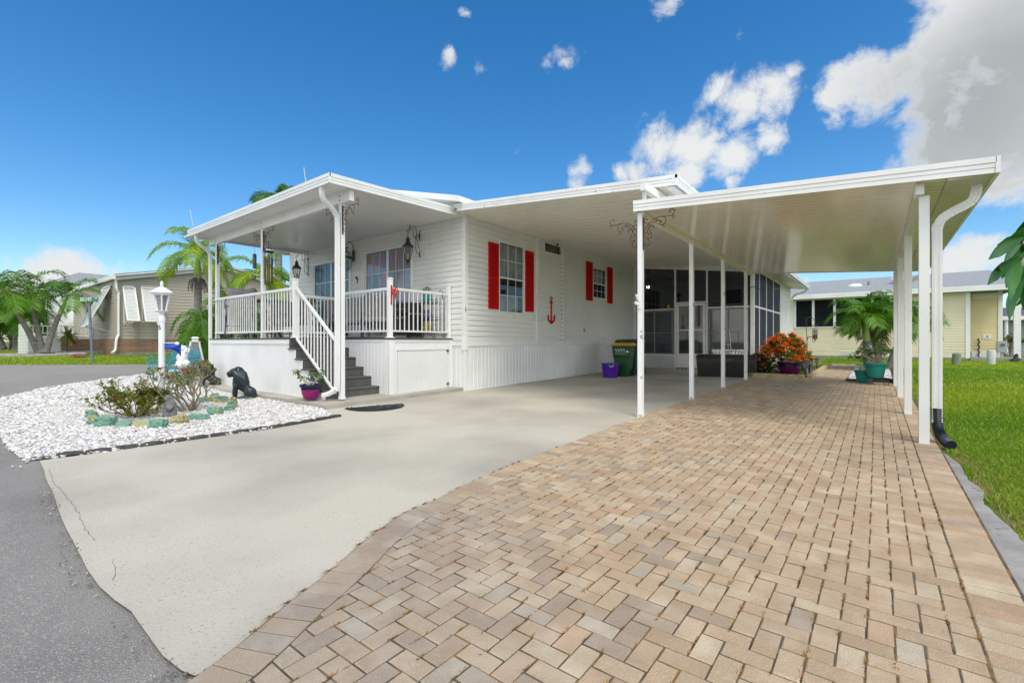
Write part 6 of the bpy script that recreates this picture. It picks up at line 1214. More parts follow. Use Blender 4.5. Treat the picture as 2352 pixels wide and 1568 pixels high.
for i, (x, y, wd, ht, k) in enumerate(rocks):
    px, py = zk(x, y); g = G(px, py-2); d = g.x*FU+g.y*FV; W_ = wd/2.352/1.63265/FP*d; Hh = ht/2.352/1.63265/FP*d*.98; R = random.Random(40+i); bm = bmesh.new(); yw = R.uniform(-.4, .4)+.9
    c = g+Vector((FU, FV, 0))*.06
    for j in range(15):
        a, b_, e_ = R.choice([-1, 1])*R.uniform(.8, 1.1), R.choice([-1, 1])*R.uniform(.65, 1), R.choice([0, 1])*R.uniform(.78, 1); sq = 1-.25*e_
        lx, ly = a*W_*.52*sq, b_*min(W_*.38, .085)*sq; bm.verts.new((c.x+FV*lx+FU*ly, c.y-FU*lx+FV*ly, g.z-.03+e_*(Hh+.03)))
    h = bmesh.ops.convex_hull(bm, input=bm.verts); bmesh.ops.delete(bm, geom=[v for v in bm.verts if not v.link_faces], context='VERTS'); bmesh.ops.recalc_face_normals(bm, faces=bm.faces)
    me = bpy.data.meshes.new('edging_rock'); bm.to_mesh(me); bm.free(); me.materials.append(RKY if k else RK); o = bpy.data.objects.new('edging_rock', me); link(o); tag(o, rnames[i], 'rock', 'ring of rocks round the front shrubs')
    sb_m = o.modifiers.new('s', 'SUBSURF'); sb_m.subdivision_type = 'SIMPLE'; sb_m.levels = sb_m.render_levels = 4; dm = o.modifiers.new('d', 'DISPLACE'); dm.texture = RTX; dm.strength = .035; dm.mid_level = .5; dm.texture_coords = 'GLOBAL'
# black edging
ORD = 'first second third fourth fifth sixth seventh eighth ninth tenth eleventh twelfth thirteenth fourteenth fifteenth sixteenth seventeenth'.split()
ep = [(783,956),(612.5,985),(424.5,1011.5),(224,1039),(118,1049)]; EP = curve_pts([(G(*p).x, G(*p).y) for p in ep], .235)
for i in range(len(EP)-1):
    a, b_ = Vector((*EP[i], 0)), Vector((*EP[i+1], 0)); d = (b_-a).normalized(); a += d*.006; b_ -= d*.006; R = random.Random(i); P = [a.lerp(b_, k/6) for k in range(7)]
    w = MB(); w.tube([(p.x+R.uniform(-.004, .004), p.y+R.uniform(-.004, .004), gz(p.x, p.y)+.012+R.uniform(-.004, .005)) for p in P], [.022, .03, .033, .034, .033, .03, .022], 8); o = w.build('edging_log', EDGE, None, smooth=True); o.scale.z = 1
    tag(o, 'black moulded edging piece, %s from the porch end of the gravel border' % ORD[i], 'edging', 'black edging pieces along the gravel')
# shrubs
def ctr(x, y, off=0): g = G(x, y); return g+Vector((FU, FV, 0))*off
PINK = M('pink petals', (.62, .02, .12), (.7, .05, .2), rough=.6); WHP = M('white petals', (.75, .75, .72), rough=.6)
plant('leafy_shrub', 'low twiggy shrub with small yellow green leaves left of the lamp post', 'shrub', ctr(298, 962, .15), 18, .235, .010, 4, TWIG, LEAFY, 1, .05, .014, 51, ang=2.6, spread=.75, mid=True, up=-.03, lk=.72, fl=(PINK, 3, .05), gnarl=.3)
foliage('low_leaves', [ctr(285+random.uniform(-60, 75), 948, .2)+Vector((0, 0, random.uniform(.05, .3))) for _ in range(40)], 3, .05, .015, LEAFY, bpy.data.objects['leafy_shrub'], 61)
plant('desert_rose_shrub', 'bare branched pale barked desert rose shrub right of the lamp post, a few pink flowers', 'shrub', ctr(426, 948, .10), 10, .33, .024, 4, BARK, LEAFY, 2, .06, .016, 54, ang=1.35, spread=.8, up=.06, lk=.72, fl=(PINK, 8, .07), gnarl=.35, taper=.62)
foliage('low_leaves', [ctr(400+random.uniform(-25, 30), 935, .1)+Vector((0, 0, random.uniform(.2, .5))) for _ in range(26)], 5, .06, .018, LEAF, bpy.data.objects['desert_rose_shrub'], 62)
# street sign
sb = G(213, 828.5); sd0 = sb.x*FU+sb.y*FV; t = thing('street_sign', 'green street name sign reading BELCHER DR on a slightly leaning grey pole', 'street sign', sb); st_ = at(205, 701, sd0); w = MB(); w.tube([sb-Vector((0, 0, .1)), st_], .045, 10); w.build('pole', M('galvanised pole', (.16, .21, .27), (.12, .16, .21), ns=9, rough=.5), t)
w = MB(); w.tube([st_, at(204.5, 693, sd0)], .03, 8); w.build('bracket', M('sign bracket', (.3, .2, .1)), t)
s0, s1 = at(182.5, 688, sd0), at(225.5, 688, sd0-.2); dv = (s1-s0); dv.z = 0; L_ = dv.length; dv.normalize(); nn = Vector((-dv.y, dv.x, 0)); hh = 9.3/FP*sd0/2*1.05
w = MB(); w.hexa([s0-Vector((0, 0, hh))-nn*.006, s1-Vector((0, 0, hh))-nn*.006, s1-Vector((0, 0, hh))+nn*.006, s0-Vector((0, 0, hh))+nn*.006], [s0+Vector((0, 0, hh))-nn*.006, s1+Vector((0, 0, hh))-nn*.006, s1+Vector((0, 0, hh))+nn*.006, s0+Vector((0, 0, hh))+nn*.006]); sg = w.build('name_plate', M('sign green', (.0, .20, .11), (.0, .17, .09), rough=.4), t)
ang = math.atan2(dv.y, dv.x); SW = M('sign white', (.8, .8, .8)); c_ = s0+dv*L_*.36-nn*.012; c_.z = s0.z; tag(text('BELCHER', .19, SW, t, c_, (math.pi/2, 0, ang), 'lettering', .002, sx=.72)); c_ = s0+dv*L_*.90-nn*.012; c_.z = s0.z+.035; tag(text('DR', .085, SW, t, c_, (math.pi/2, 0, ang), 'lettering', .002, sx=.9))
# ================================================================ palms
def palm_tree(name, lab, base, top, r0, r1, nf, fl, seed, shaft=None, cat='palm', droop=1.0, ll=.55, group=None, trunk=None, leafm=None, dead=0, lpr=34, elev=(-.25, 1.2), shaftc=None, lw=.022, parent=None, flower=False):
    R = random.Random(seed); t = parent or thing(name, lab, cat, base, group); base = Vector(base); top = Vector(top); w = MB(); n = 22; P = []; rr = []
    mid = base.lerp(top, .5)+Vector(((top.x-base.x)*-.12, (top.y-base.y)*-.12, 0))
    for i in range(n+1): k = i/n; p = base*(1-k)**2+mid*2*k*(1-k)+top*k*k; P.append(p); rr.append((r0*(1-k)+r1*k)*(1.05 if i % 2 else .97)*(1.25 if i == 0 else 1))
    w.tube(P, rr, 10); w.build('trunk', trunk or PTR, t)
    dirn = (P[-1]-P[-2]).normalized(); cr = top
    if shaft: w = MB(); cr = top+dirn*shaft; w.tube([top-dirn*.02, top+dirn*shaft*.4, cr], [r1*1.15, r1*1.05, r1*.5], 10); w.build('crownshaft', shaftc or CSH, t, smooth=True)
    V = []; F = []; A = []; rach = MB(); vo = 0; rng = np.random.default_rng(seed); DV = []; DF = []; DA = []
    for i in range(nf+dead):
        az_ = i*2.399+R.uniform(-.2, .2); k = i/max(1, nf-1); isd = i >= nf; el = elev[0]+(elev[1]-elev[0])*k if not isd else R.uniform(-1.2, -.8)
        d = Vector((math.cos(az_)*math.cos(el), math.sin(az_)*math.cos(el), math.sin(el))); L_ = fl*R.uniform(.85, 1.1); p = cr.copy(); Q = [p.copy()]; m = 12
        for j in range(m): d = (d+Vector((0, 0, -1))*droop*.145*(1.0+.8*j/m)*(1-.25*abs(d.z))).normalized(); p = p+d*L_/m; Q.append(p.copy())
        rach.tube(Q, [.016*(1-.85*j/m)*fl/1.5 for j in range(m+1)], 4, cap=False)
        for j in range(lpr):
            s = .12+.88*j/lpr; x = s*m; a = int(min(x, m-1)); q = Q[a].lerp(Q[a+1], x-a); tg = (Q[a+1]-Q[a]).normalized(); side = tg.cross(Vector((0, 0, 1))); side = side.normalized() if side.length > .05 else Vector((1, 0, 0)); upv = side.cross(tg)
            le = ll*(.45+.75*math.sin(math.pi*min(1, s*.85+.12)))*R.uniform(.85, 1.1)
            for sg_ in (-1, 1):
                o = (side*sg_*1.0+tg*(.55+.5*s)+upv*R.uniform(.05, .5)).normalized(); e1 = q+o*le*.5; e2 = q+o*le*.92+Vector((0, 0, -1))*le*.34*droop*R.uniform(.5, 1.4); wv = tg.cross(o).cross(o).normalized()*lw*.5 if R.random() < .5 else tg*lw*.5
                b_ = len(V); (DV if False else V).extend([q-wv*.5, q+wv*.5, e1+wv, e1-wv, e2]); F.extend([(b_, b_+1, b_+2), (b_, b_+2, b_+3), (b_+3, b_+2, b_+4)]); c = R.uniform(0, 1)*.7+.3*max(0, 1-k) if not isd else 2; A.extend([c]*3)
    off = wl(t); A = np.array(A); V = np.array([tuple(v-off) for v in V]); F = np.array(F)
    npmesh('fronds', V, F[A < 1.5], leafm or PLEAF, t, attr=A[A < 1.5])
    if dead: npmesh('dry_fronds', V, F[A > 1.5], DRY, t, attr=A[A > 1.5]*0+R.random())
    rach.build('frond_ribs', RIB, t)
    if flower:
        w = MB(); R2 = random.Random(seed+1)
        for k in range(60): a = R2.uniform(0, 6.28); q = top+Vector((0, 0, .05)); w.tube(crom([q, q+Vector((math.cos(a)*.25, math.sin(a)*.25, -.1)), q+Vector((math.cos(a)*.35, math.sin(a)*.35, -.3-R2.random()*.35))], 3), .008, 4)
        w.build('flower_stalk', flower, t)
    return t
PTR = M('grey palm trunk', (.23, .22, .20), (.15, .145, .13), ns=3, rough=.9, bump=.9, bs=14, stretch=(1, 1, 9), c3=(.34, .32, .28), ns3=4, lo3=.55, hi3=.7); CSH = M('green crownshaft', (.22, .36, .05), (.32, .44, .09), ns=3, rough=.4, c3=(.22, .17, .09), ns3=5, lo3=.6, hi3=.7)
PLEAF = leafmat('palm fronds', (.02, .12, .006), (.14, .30, .01), tr=.28); PLEAF2 = leafmat('bright palm fronds', (.09, .26, .006), (.38, .46, .012), tr=.4); DRY = leafmat('dry fronds', (.17, .10, .035), (.24, .16, .06), tr=.1); RIB = M('frond rib', (.22, .27, .05), (.3, .3, .08), rough=.5)
# triple palm in the neighbour's ring bed
pb = lambda x, y, d: at(x, y, d)
for i, (x0, x1, yt, sd_) in enumerate(((88, 40, 720, 1), (97, 76, 714, 2), (105, 137, 722, 3))):
    d = 20.5; b_ = G(x0, 809, 0); b_ = at(x0, 809, d); b_.z = min(b_.z, gz(b_.x, b_.y)+.1)
    tp_ = at(x1, yt, d+(i-1)*.6); palm_tree('palm_tree', ['left leaning palm of the triple clump in the far left ring bed', 'nearly upright middle palm of the far left triple clump', 'right leaning palm of the far left triple clump'][i], b_, tp_, .13, .08, 9, 1.75, 70+sd_, shaft=.95, ll=.55, group='triple palm clump on the verge', lpr=30, lw=.045, droop=1.05, elev=(.1, 1.2), dead=1 if i == 0 else 0)
for i, (x0, x1, yt) in enumerate(((36, 33, 745), (44, 46, 748), (10, -25, 735))):
    b_ = at(x0, 800, 28); palm_tree('palm_tree', ['slender grey palm at the far left edge of the picture', 'second slender grey palm, just right of the far left one', 'leaning palm trunk cut by the left edge of the picture'][i], b_, at(x1, yt, 28), .13, .1, 12, 1.9, 80+i, shaft=.6, ll=.7, group='slender palms by the far left fence', lpr=24, lw=.06)
# foxtail palms behind the tan house side of the porch
palm_tree('palm_tree', 'tall bright green palm left of the porch roof, before the tan house', at(455, 806, 19.5), at(454.5, 640, 19.5), .17, .12, 13, 2.0, 91, shaft=.95, ll=.48, leafm=PLEAF2, lpr=60, lw=.034, droop=1.2, elev=(.05, 1.2), flower=M('purple flower stalk', (.09, .05, .09)))
palm_tree('palm_tree', 'bright green palm seen under the porch roof behind the middle post', at(604, 800, 18.5), at(605, 688, 18.5), .17, .10, 11, 1.75, 92, shaft=.95, ll=.45, leafm=PLEAF2, lpr=60, lw=.035, droop=1.1, elev=(-.15, 1.2), flower=M('ochre flower stalk', (.28, .20, .06)))
palm_tree('palm_tree', 'tall palm whose crown rises just above the porch roof', at(640, 790, 21), at(640, 508, 21), .2, .12, 17, 1.40, 93, shaft=.8, ll=.45, leafm=PLEAF, lpr=60, lw=.035, droop=1.1)
palm_tree('drooping_palm', 'small drooping palm with dry leaf tips at the left end of the porch', at(466, 845, 14.8), at(464, 742, 14.6), .10, .09, 20, 1.05, 94, ll=.42, dead=6, lpr=30, lw=.03, droop=1.9, elev=(-.5, 1.3), leafm=PLEAF)
p = dk(515, 13.9); pass
for i, (x, d) in enumerate(((512, 15.0), (560, 15.6), (585, 16.2))):
    b_ = at(x, 860, d); palm_tree('cycad_plant', ['spiky green palm plant behind the left end of the porch railing', 'spiky green plant behind the bar chair, beyond the railing', 'spiky green plant left of the middle post, beyond the railing'][i], b_, at(x, 740-5*i+(-45 if i == 0 else 10), d), .1, .08, 22, .75, 95+i, ll=.22, lpr=26, lw=.02, droop=.8, elev=(-.5, 1.4), group='spiky plants beyond the porch', cat='plant')
# ================================================================ tan neighbour house
TV = 27.0; TG0 = .45
tan = thing('tan_house', 'tan sided manufactured home with stone skirting and white slatted awnings across the street', 'house', (5.5, TV, .6))
e0 = onV(261, 636, TV); apx = onV(515, 613.8, TV); eR = onV(656, 668, TV); cx0 = onV(266, 700, TV).x; zst = onV(400, 778.7, TV).z; zb = onV(400, 808.5, TV).z; xr = 2*apx.x-e0.x
def tztop(z):
    a = e0.x+(z-e0.z)/(apx.z-e0.z)*(apx.x-e0.x) if z > e0.z else cx0; return (max(cx0, a), min(15, 2*apx.x-a+1.0))
w = lap(MB(), 'v', TV, cx0, 15, zst, apx.z-.1, k=.15, ztop=tztop, depth=.02); lap(w, 'u', cx0, TV, 36, zst, e0.z-.08, k=.15, depth=.02); w.build('wall', TAN, tan)
STN = bpy.data.materials.new('stone brick'); STN.use_nodes = True; nt2 = STN.node_tree; bk_ = nt2.nodes.new('ShaderNodeTexBrick'); tc2 = nt2.nodes.new('ShaderNodeTexCoord'); mp2 = nt2.nodes.new('ShaderNodeMapping'); mp2.inputs['Rotation'].default_value = (math.pi/2, 0, 0)
cmb = nt2.nodes.new('ShaderNodeCombineXYZ'); sp2 = nt2.nodes.new('ShaderNodeSeparateXYZ'); ad2 = nt2.nodes.new('ShaderNodeMath'); ad2.operation = 'ADD'; nt2.links.new(tc2.outputs['Object'], sp2.inputs[0]); nt2.links.new(sp2.outputs[0], ad2.inputs[0]); nt2.links.new(sp2.outputs[1], ad2.inputs[1]); nt2.links.new(ad2.outputs[0], cmb.inputs[0]); nt2.links.new(sp2.outputs[2], cmb.inputs[1])
nt2.links.new(cmb.outputs[0], bk_.inputs['Vector']); bk_.inputs['Scale'].default_value = 1; bk_.inputs['Brick Width'].default_value = .55; bk_.inputs['Row Height'].default_value = .105; bk_.inputs['Mortar Size'].default_value = .008; bk_.inputs['Color1'].default_value = (.30, .17, .11, 1); bk_.inputs['Color2'].default_value = (.38, .25, .17, 1); bk_.inputs['Mortar'].default_value = (.10, .06, .045, 1); nt2.links.new(bk_.outputs[0], nt2.nodes['Principled BSDF'].inputs['Base Color']); nt2.nodes['Principled BSDF'].inputs['Roughness'].default_value = .9
w = MB(); w.box((cx0-.02, TV-.03, zb-.3), (15, TV+.05, zst)); w.box((cx0-.04, TV, zb-.3), (cx0+.05, 31.7, zst)); w.build('stone_skirting', STN, tan)
w = MB(); w.box((e0.x-.02, TV-.08, zb-.35), (15, TV-.0, zb+.02)); w.build('footing', STRIP, tan)
w = MB(); h = .20
for a, b_ in ((e0, apx), (apx, Vector((xr+1.2, TV, e0.z-.25)))):
    a = Vector((a.x, TV-.3, a.z)); b_ = Vector((b_.x, TV-.3, b_.z)); up = Vector((0, 0, .12)); back = Vector((0, 12, 0)); w.hexa([a, b_, b_+back, a+back], [a+up, b_+up, b_+up+back, a+up+back])
rfo = w.build('roof', M('grey shingle', (.28, .30, .32), (.20, .21, .23), ns=8, rough=.9), tan)
w = MB()
for a, b_ in ((e0, apx), (apx, Vector((xr+1.2, TV, e0.z-.25)))): w.beam(Vector((a.x, TV-.32, a.z+.03)), Vector((b_.x, TV-.32, b_.z+.03)), .04, .24, up=(0, 1, 0)); w.beam(Vector((a.x, TV-.2, a.z-.06)), Vector((b_.x, TV-.2, b_.z-.06)), .2, .03, up=(0, 1, 0))
w.box((e0.x-.12, TV-.3, e0.z-.12), (e0.x+.02, 36, e0.z+.06)); w.build('fascia', WHITE, rfo)
TT = M('tan trim', (.40, .36, .30), (.36, .32, .27), ns=2); w = MB()
for x in (276, 313): q = onV(x, 700, TV); w.box((q.x-.07, TV-.04, zst), (q.x+.07, TV-.02, e0.z-.06))
w.box((cx0-.05, TV-.05, zst), (cx0+.10, TV+.1, e0.z-.05)); w.build('corner_trim', TT, tan)
# windows and bahama shutters
w1a, w1b = onV(283, 655, TV), onV(307, 742, TV); winfr(tan, 'v', TV, w1a.x, w1b.x, w1b.z, w1a.z, 2, split=(w1a.z+w1b.z)/2, lab='window under the left slatted awning')
w2a, w2b = onV(325, 655, TV), onV(372, 742, TV); winfr(tan, 'v', TV, w2a.x, w2b.x, w2b.z, w2a.z, 3, split=(w2a.z+w2b.z)/2, lab='window under the right slatted awning')
w = MB(); q = onV(367, 700, TV); q2 = onV(373, 748, TV); w.box((q.x, TV-.04, q2.z), (q2.x, TV-.02, w2a.z)); w.build('red_side_panel', M('dull red panel', (.32, .07, .05)), tan)
def bahama(pl, a0, a1, zt, L_, tilt, n=22):
    m = MB(); c = TV if pl == 'v' else cx0; f = lambda a, s, o=0: Vector(PT(pl, c, a, zt-s*L_*math.cos(tilt)+o*math.sin(tilt), .05+s*L_*math.sin(tilt)+o*math.cos(tilt)))
    for a, b_ in ((a0, a0+.06), (a1-.06, a1)): m.hexa([f(a, 0), f(b_, 0), f(b_, 1), f(a, 1)], [f(a, 0, .04), f(b_, 0, .04), f(b_, 1, .04), f(a, 1, .04)])
    for s0, s1 in ((0, .035), (.965, 1)): m.hexa([f(a0, s0), f(a1, s0), f(a1, s1), f(a0, s1)], [f(a0, s0, .042), f(a1, s0, .042), f(a1, s1, .042), f(a0, s1, .042)])
    for k in range(n): s = .05+.9*k/n; m.hexa([f(a0+.05, s, .0), f(a1-.05, s, .0), f(a1-.05, s+.046, .03), f(a0+.05, s+.046, .03)], [f(a0+.05, s, .006), f(a1-.05, s, .006), f(a1-.05, s+.046, .036), f(a0+.05, s+.046, .036)])
    o = m.build('slatted_shutter', WHITE, tan); m = MB()
    for a in (a0+.1, a1-.1): m.cyl(f(a, .95), Vector(PT(pl, c, a, zt-L_*1.02, .02)), .014, 6)
    m.build('stay_arm', M('stay grey', (.4, .4, .4)), o)
sa, sb_ = onV(271, 652, TV), onV(304, 652, TV); bahama('v', onV(270, 661, TV).x+.15, onV(310, 661, TV).x, onV(270, 658, TV).z, 1.75, .45); sa2, sb2 = onV(318, 654, TV), onV(360, 654, TV); bahama('v', onV(322, 661, TV).x, onV(368, 661, TV).x, onV(322, 660, TV).z, 1.75, .40)
bahama('u', TV+.5, TV+1.9, sa.z-.05, 2.1, .42)
w = MB(); X_ = cx0-.12; w.tube(crom([(X_+.1, TV-.12, e0.z-.1), (X_+.12, TV-.14, e0.z-.5), (X_+.2, TV-.10, e0.z-.7)], 4)+[Vector((X_+.2, TV-.10, zst+.3))]+crom([(X_+.2, TV-.10, zst+.2), (X_+.1, TV-.2, zst-.05), (X_+.05, TV-.25, zb+.15), (X_-.1, TV-.4, zb+.02)], 5), .05, 8); w.build('downspout', WHITE, tan)
w = MB(); q = onV(405, 790, TV); w.box((q.x, TV-.05, q.z-.16), (q.x+.5, TV-.031, q.z+.10)); w.build('vent_grille', M('vent grey', (.25, .25, .27)), tan)
# neighbour's side porch, white siding, rail and stairs
nb = thing('side_porch', 'white sided side porch with railing at the left end of the tan house', 'porch', (3.5, 31.7, .6)); PV = 31.2; a = onV(64, 779, PV); b_ = onV(219, 779, PV); zt = onV(100, 771, PV).z; zbt = onV(100, 812, PV).z
w = lap(MB(), 'v', PV, a.x, cx0, zbt-.2, zt-.03, k=.15); lap(w, 'u', a.x, PV, PV+3.2, zbt-.2, zt-.03, k=.15); w.build('siding', WHITE, nb)
w = MB(); q = onV(140, 778.7, PV); w.box((q.x, PV-.06, zbt-.2), (cx0, PV-.02, q.z+.0)); w.build('stone_skirting', STN, nb)
w = MB(); zr = onV(100, 747, PV).z; w.box((a.x, PV-.02, zr-.05), (cx0, PV+.03, zr)); w.box((a.x, PV-.02, zt+.1), (cx0, PV+.03, zt+.14)); x = a.x
while x < cx0: w.box((x, PV-.01, zt+.1), (x+.03, PV+.02, zr-.02)); x += .16
for x in (a.x, (a.x*1.2+cx0*.8)/2, cx0-.1): w.box((x-.05, PV-.05, zt), (x+.05, PV+.05, zr+.15))
w.build('railing', WHITE, nb); w = MB(); w.box((a.x-.02, PV, zt), (a.x+.02, PV+3, zr+.1)); w.build('solid_side_panel', WHITE, nb); w = MB(); w.box((a.x, PV, zt-.04), (cx0, PV+3.2, zt)); w.build('floor', WHITE, nb)
# a white building with bahama shutters behind
bb = thing('white_house', 'white house with a slatted shutter glimpsed behind the left palms', 'house', (3, 40, .6)); w = MB(); a = at(130, 640, 34); b_ = at(222, 790, 34); w.box((a.x, a.y, .5), (a.x+7, a.y+5, a.z-.2)); w.build('wall', VINYL, bb); w = MB(); w.hexa([(a.x-.5, a.y-.5, a.z-.3), (a.x+8, a.y-.5, a.z-.3), (a.x+8, a.y+6, a.z-.3), (a.x-.5, a.y+6, a.z-.3)], [(a.x+1.5, a.y+2, a.z+.8), (a.x+6, a.y+2, a.z+.8), (a.x+6, a.y+3, a.z+.8), (a.x+1.5, a.y+3, a.z+.8)]); w.build('roof', rfo.data.materials[0], bb)
w = MB(); q0, q1 = at(172, 690, 33.5), at(186, 740, 33); 
for k in range(14): p0 = at(167-1.4*k, 690+3.9*k, 33.4-.06*k); p1 = at(184-1.2*k, 688+3.9*k, 33.4-.06*k); w.beam(p0, p1, .03, .09)
w.build('slatted_shutter', WHITE, bb); w = MB(); w.box(tuple(at(176, 745, 33.6)), tuple(at(186, 700, 33.6)+Vector((.3, .3, 0)))); w.build('window', DARKIN, bb)
# ring beds and verge plants
def scallop(cx, cy, r, n, name, lab, group):
    t = thing(name, lab, 'edging ring', (cx, cy, gz(cx, cy)), group); w = MB()
    for k in range(n): a = 6.283*k/n; x, y = cx+r*math.cos(a), cy+r*math.sin(a)*.8; w.box((x-.17, y-.17, gz(x, y)-.1), (x+.17, y+.17, gz(x, y)+.08+.02*(k % 2)))
    w.build('edging_stones', M('scalloped concrete', (.40, .40, .39), (.3, .3, .29), ns=6, rough=.9), t, bevel=.03)
    w = MB(); w.lathe([(0, .05), (r-.1, .03)], (cx, cy, gz(cx, cy)), 24, 1, .8); w.build('mulch', MULCH, t)
q = G(98, 813); q = at(98, 812, 20.3); scallop(q.x, q.y, 1.25, 26, 'edging_ring', 'scalloped concrete ring with red mulch round the triple palm', 'scalloped mulch rings')
w = MB(); 
for k in range(22): p = at(150+k*4.6, 811-1.5*math.sin(k/7), 22.5); p.z = gz(p.x, p.y)+.02; w.box((p.x-.2, p.y-.08, p.z-.1), (p.x+.2, p.y+.08, p.z+.12))
tag(w.build('mulch_border', M('border concrete', (.40, .40, .39), (.3, .3, .29), ns=6, rough=.9), bevel=.02), 'low scalloped border along the stone skirting of the tan house', 'edging')
for i, x in enumerate((153, 160)): palm_tree('dracaena_plant', ['left dracaena in front of the white side porch', 'right dracaena in front of the white side porch'][i], at(x, 808, 21.8), at(x+1, 772+9*i, 21.8), .03, .025, 22, .5, 120+i, ll=.10, lpr=8, lw=.05, elev=(-.3, 1.5), leafm=LEAFY, group='pair of dracaenas', cat='plant', droop=.6)
tag(stones('mulch_pile', [(lambda q: (q.x, q.y))(at(x, 820, d)) for x, d in ((168, 19), (196, 19.3), (190, 20.6), (165, 20))], 500, (.03, .05), [(.25, .08, .04), (.18, .06, .03)], STONE, seed=9), 'dark red mulch pile on the verge by the street sign', 'mulch', kind='stuff')
# background trees on the far left and behind
def tree(lab, base, h, rad, seed, leaf=LEAFD, n=340, ls=.28, name='leafy_tree', group='background trees on the left', trunkr=.16):
    R = random.Random(seed); t = thing(name, lab, 'tree', base, group); b_ = Vector(base); w = MB(); w.tube([b_, b_+Vector((.1, 0, h*.3)), b_+Vector((0, .1, h*.55))], [trunkr, trunkr*.7, trunkr*.4], 8); pts = []
    for k in range(7):
        a = R.uniform(0, 6.28); e = b_+Vector((math.cos(a)*rad*.6, math.sin(a)*rad*.6, h*R.uniform(.5, .85))); w.tube([b_+Vector((0, 0, h*.35)), b_.lerp(e, .6)+Vector((0, 0, h*.2)), e], [trunkr*.5, trunkr*.3, .02], 6)
    w.build('trunk', M('tree bark', (.16, .13, .10), (.1, .08, .06), ns=8, rough=.95), t)
    cl = [(Vector((R.gauss(0, .45)*rad, R.gauss(0, .45)*rad, h*(.62+R.gauss(0, .16)))), rad*R.uniform(.25, .42)) for _ in range(16)]
    for k in range(n):
        c, r = R.choice(cl); v = Vector((R.gauss(0, 1), R.gauss(0, 1), R.gauss(0, .8))).normalized()*r*R.uniform(.55, 1.05); pts.append(b_+c+v)
    foliage('crown', pts, 7, ls, ls*.28, leaf, t, seed); return t
for i, (x, d, h, r, lf_) in enumerate(((25, 42, 5.4, 3.4, LEAFD), (75, 45, 5.8, 3.6, LEAF), (120, 44, 5.0, 3.0, LEAFD), (-10, 38, 4.6, 2.6, LEAF), (50, 36, 3.2, 2.2, LEAFD), (165, 48, 4.6, 2.4, LEAF))):
    b_ = at(x, 804, d); b_.z = .6; tree(['dark round tree behind the far left palms', 'tall mid green tree behind the triple palm', 'dark tree behind the white side porch', 'leafy tree cut by the left edge', 'low dark bush between the slender palms', 'light green tree behind the white house'][i], b_, h, r, 130+i, lf_)
b_ = at(22, 800, 30); tree('flowering bush with orange dots at the far left edge', (b_.x, b_.y, .6), 1.9, 1.2, 140, LEAF, 120, .16, 'flowering_bush', trunkr=.05)
w = MB(); 
for x0 in (66, 72, 80): q0 = at(x0, 806, 27); q1 = at(x0, 766, 27); w.box((q0.x-.06, q0.y-.06, gz(q0.x, q0.y)), (q0.x+.06, q0.y+.06, q1.z))
w.beam(at(62, 770, 27), at(84, 770, 27), .05, .1); w.beam(at(62, 799, 27), at(84, 799, 27), .05, .1); tag(w.build('white_gate', WHITE), 'small white gate frame left of the side porch', 'gate')
# ================================================================ right hand garden
BRK = M('cream brick edging', (.52, .43, .25), (.40, .31, .17), ns=7, rough=.85, bump=.3, attr=None); pbd = thing('planter_edging', 'two course cream paver edging round the orange flower bed', 'planter edge', (15.1, 1.45, gz(15, 0)))
R = random.Random(8)
for crs in range(2):
    w = MB(); z = gz(15.1, 0)+.012+crs*.066; v = 1.45-.0
    while v < 3.25: w.box((15.02+R.uniform(-.004, .004), v+.003+(.10 if crs else 0), z), (15.13, min(v+.20, 3.3)+(.10 if crs else 0), z+.062)); v += .205
    u = 15.13
    while u < 21.2: zz2 = gz(u, 0)+.012+crs*.066; w.box((u+.003, 1.40+R.uniform(-.004, .004), zz2), (u+.2, 1.51, zz2+.062)); u += .205
    w.build('brick_course', BRK, pbd, bevel=.006)
drape('bed_ground', [(15.13, 1.5), (21.3, 1.5), (21.3, 3.3), (15.13, 3.3)], .05, M('dark bed mulch', (.12, .10, .085), (.06, .05, .045), ns=14, rough=1, bump=1, c3=(.35, .33, .30), ns3=30, lo3=.6, hi3=.7))
tag(stones('bed_pebbles', [(15.15, 1.55), (21.2, 1.55), (21.2, 3.25), (15.15, 3.25)], 260, (.012, .025), [(.35, .33, .30), (.22, .2, .18), (.12, .1, .09)], STONE, seed=19, lift=2.2), 'grey pebbles and mulch inside the orange flower bed', 'gravel', kind='stuff')
PURG = M('purple glaze', (.13, .008, .075), (.09, .006, .07), ns=2, rough=.25); b = G(1814, 860.5, .05); t = thing('purple_pot', 'large purple pot with a darker rim standing in front of the orange flowers', 'pot', b); k = 1.42
w = MB(); w.lathe([(r*k*1.02, z*k*.83) for r, z in POT if z <= .2151], b, 32); w.build('pot', PURG, t, smooth=True); w = MB(); w.lathe([(r*k*1.02, z*k*.83) for r, z in POT if z >= .2149], b, 32); w.build('pot_rim', M('plum rim glaze', (.018, .006, .03), rough=.22), t, smooth=True)
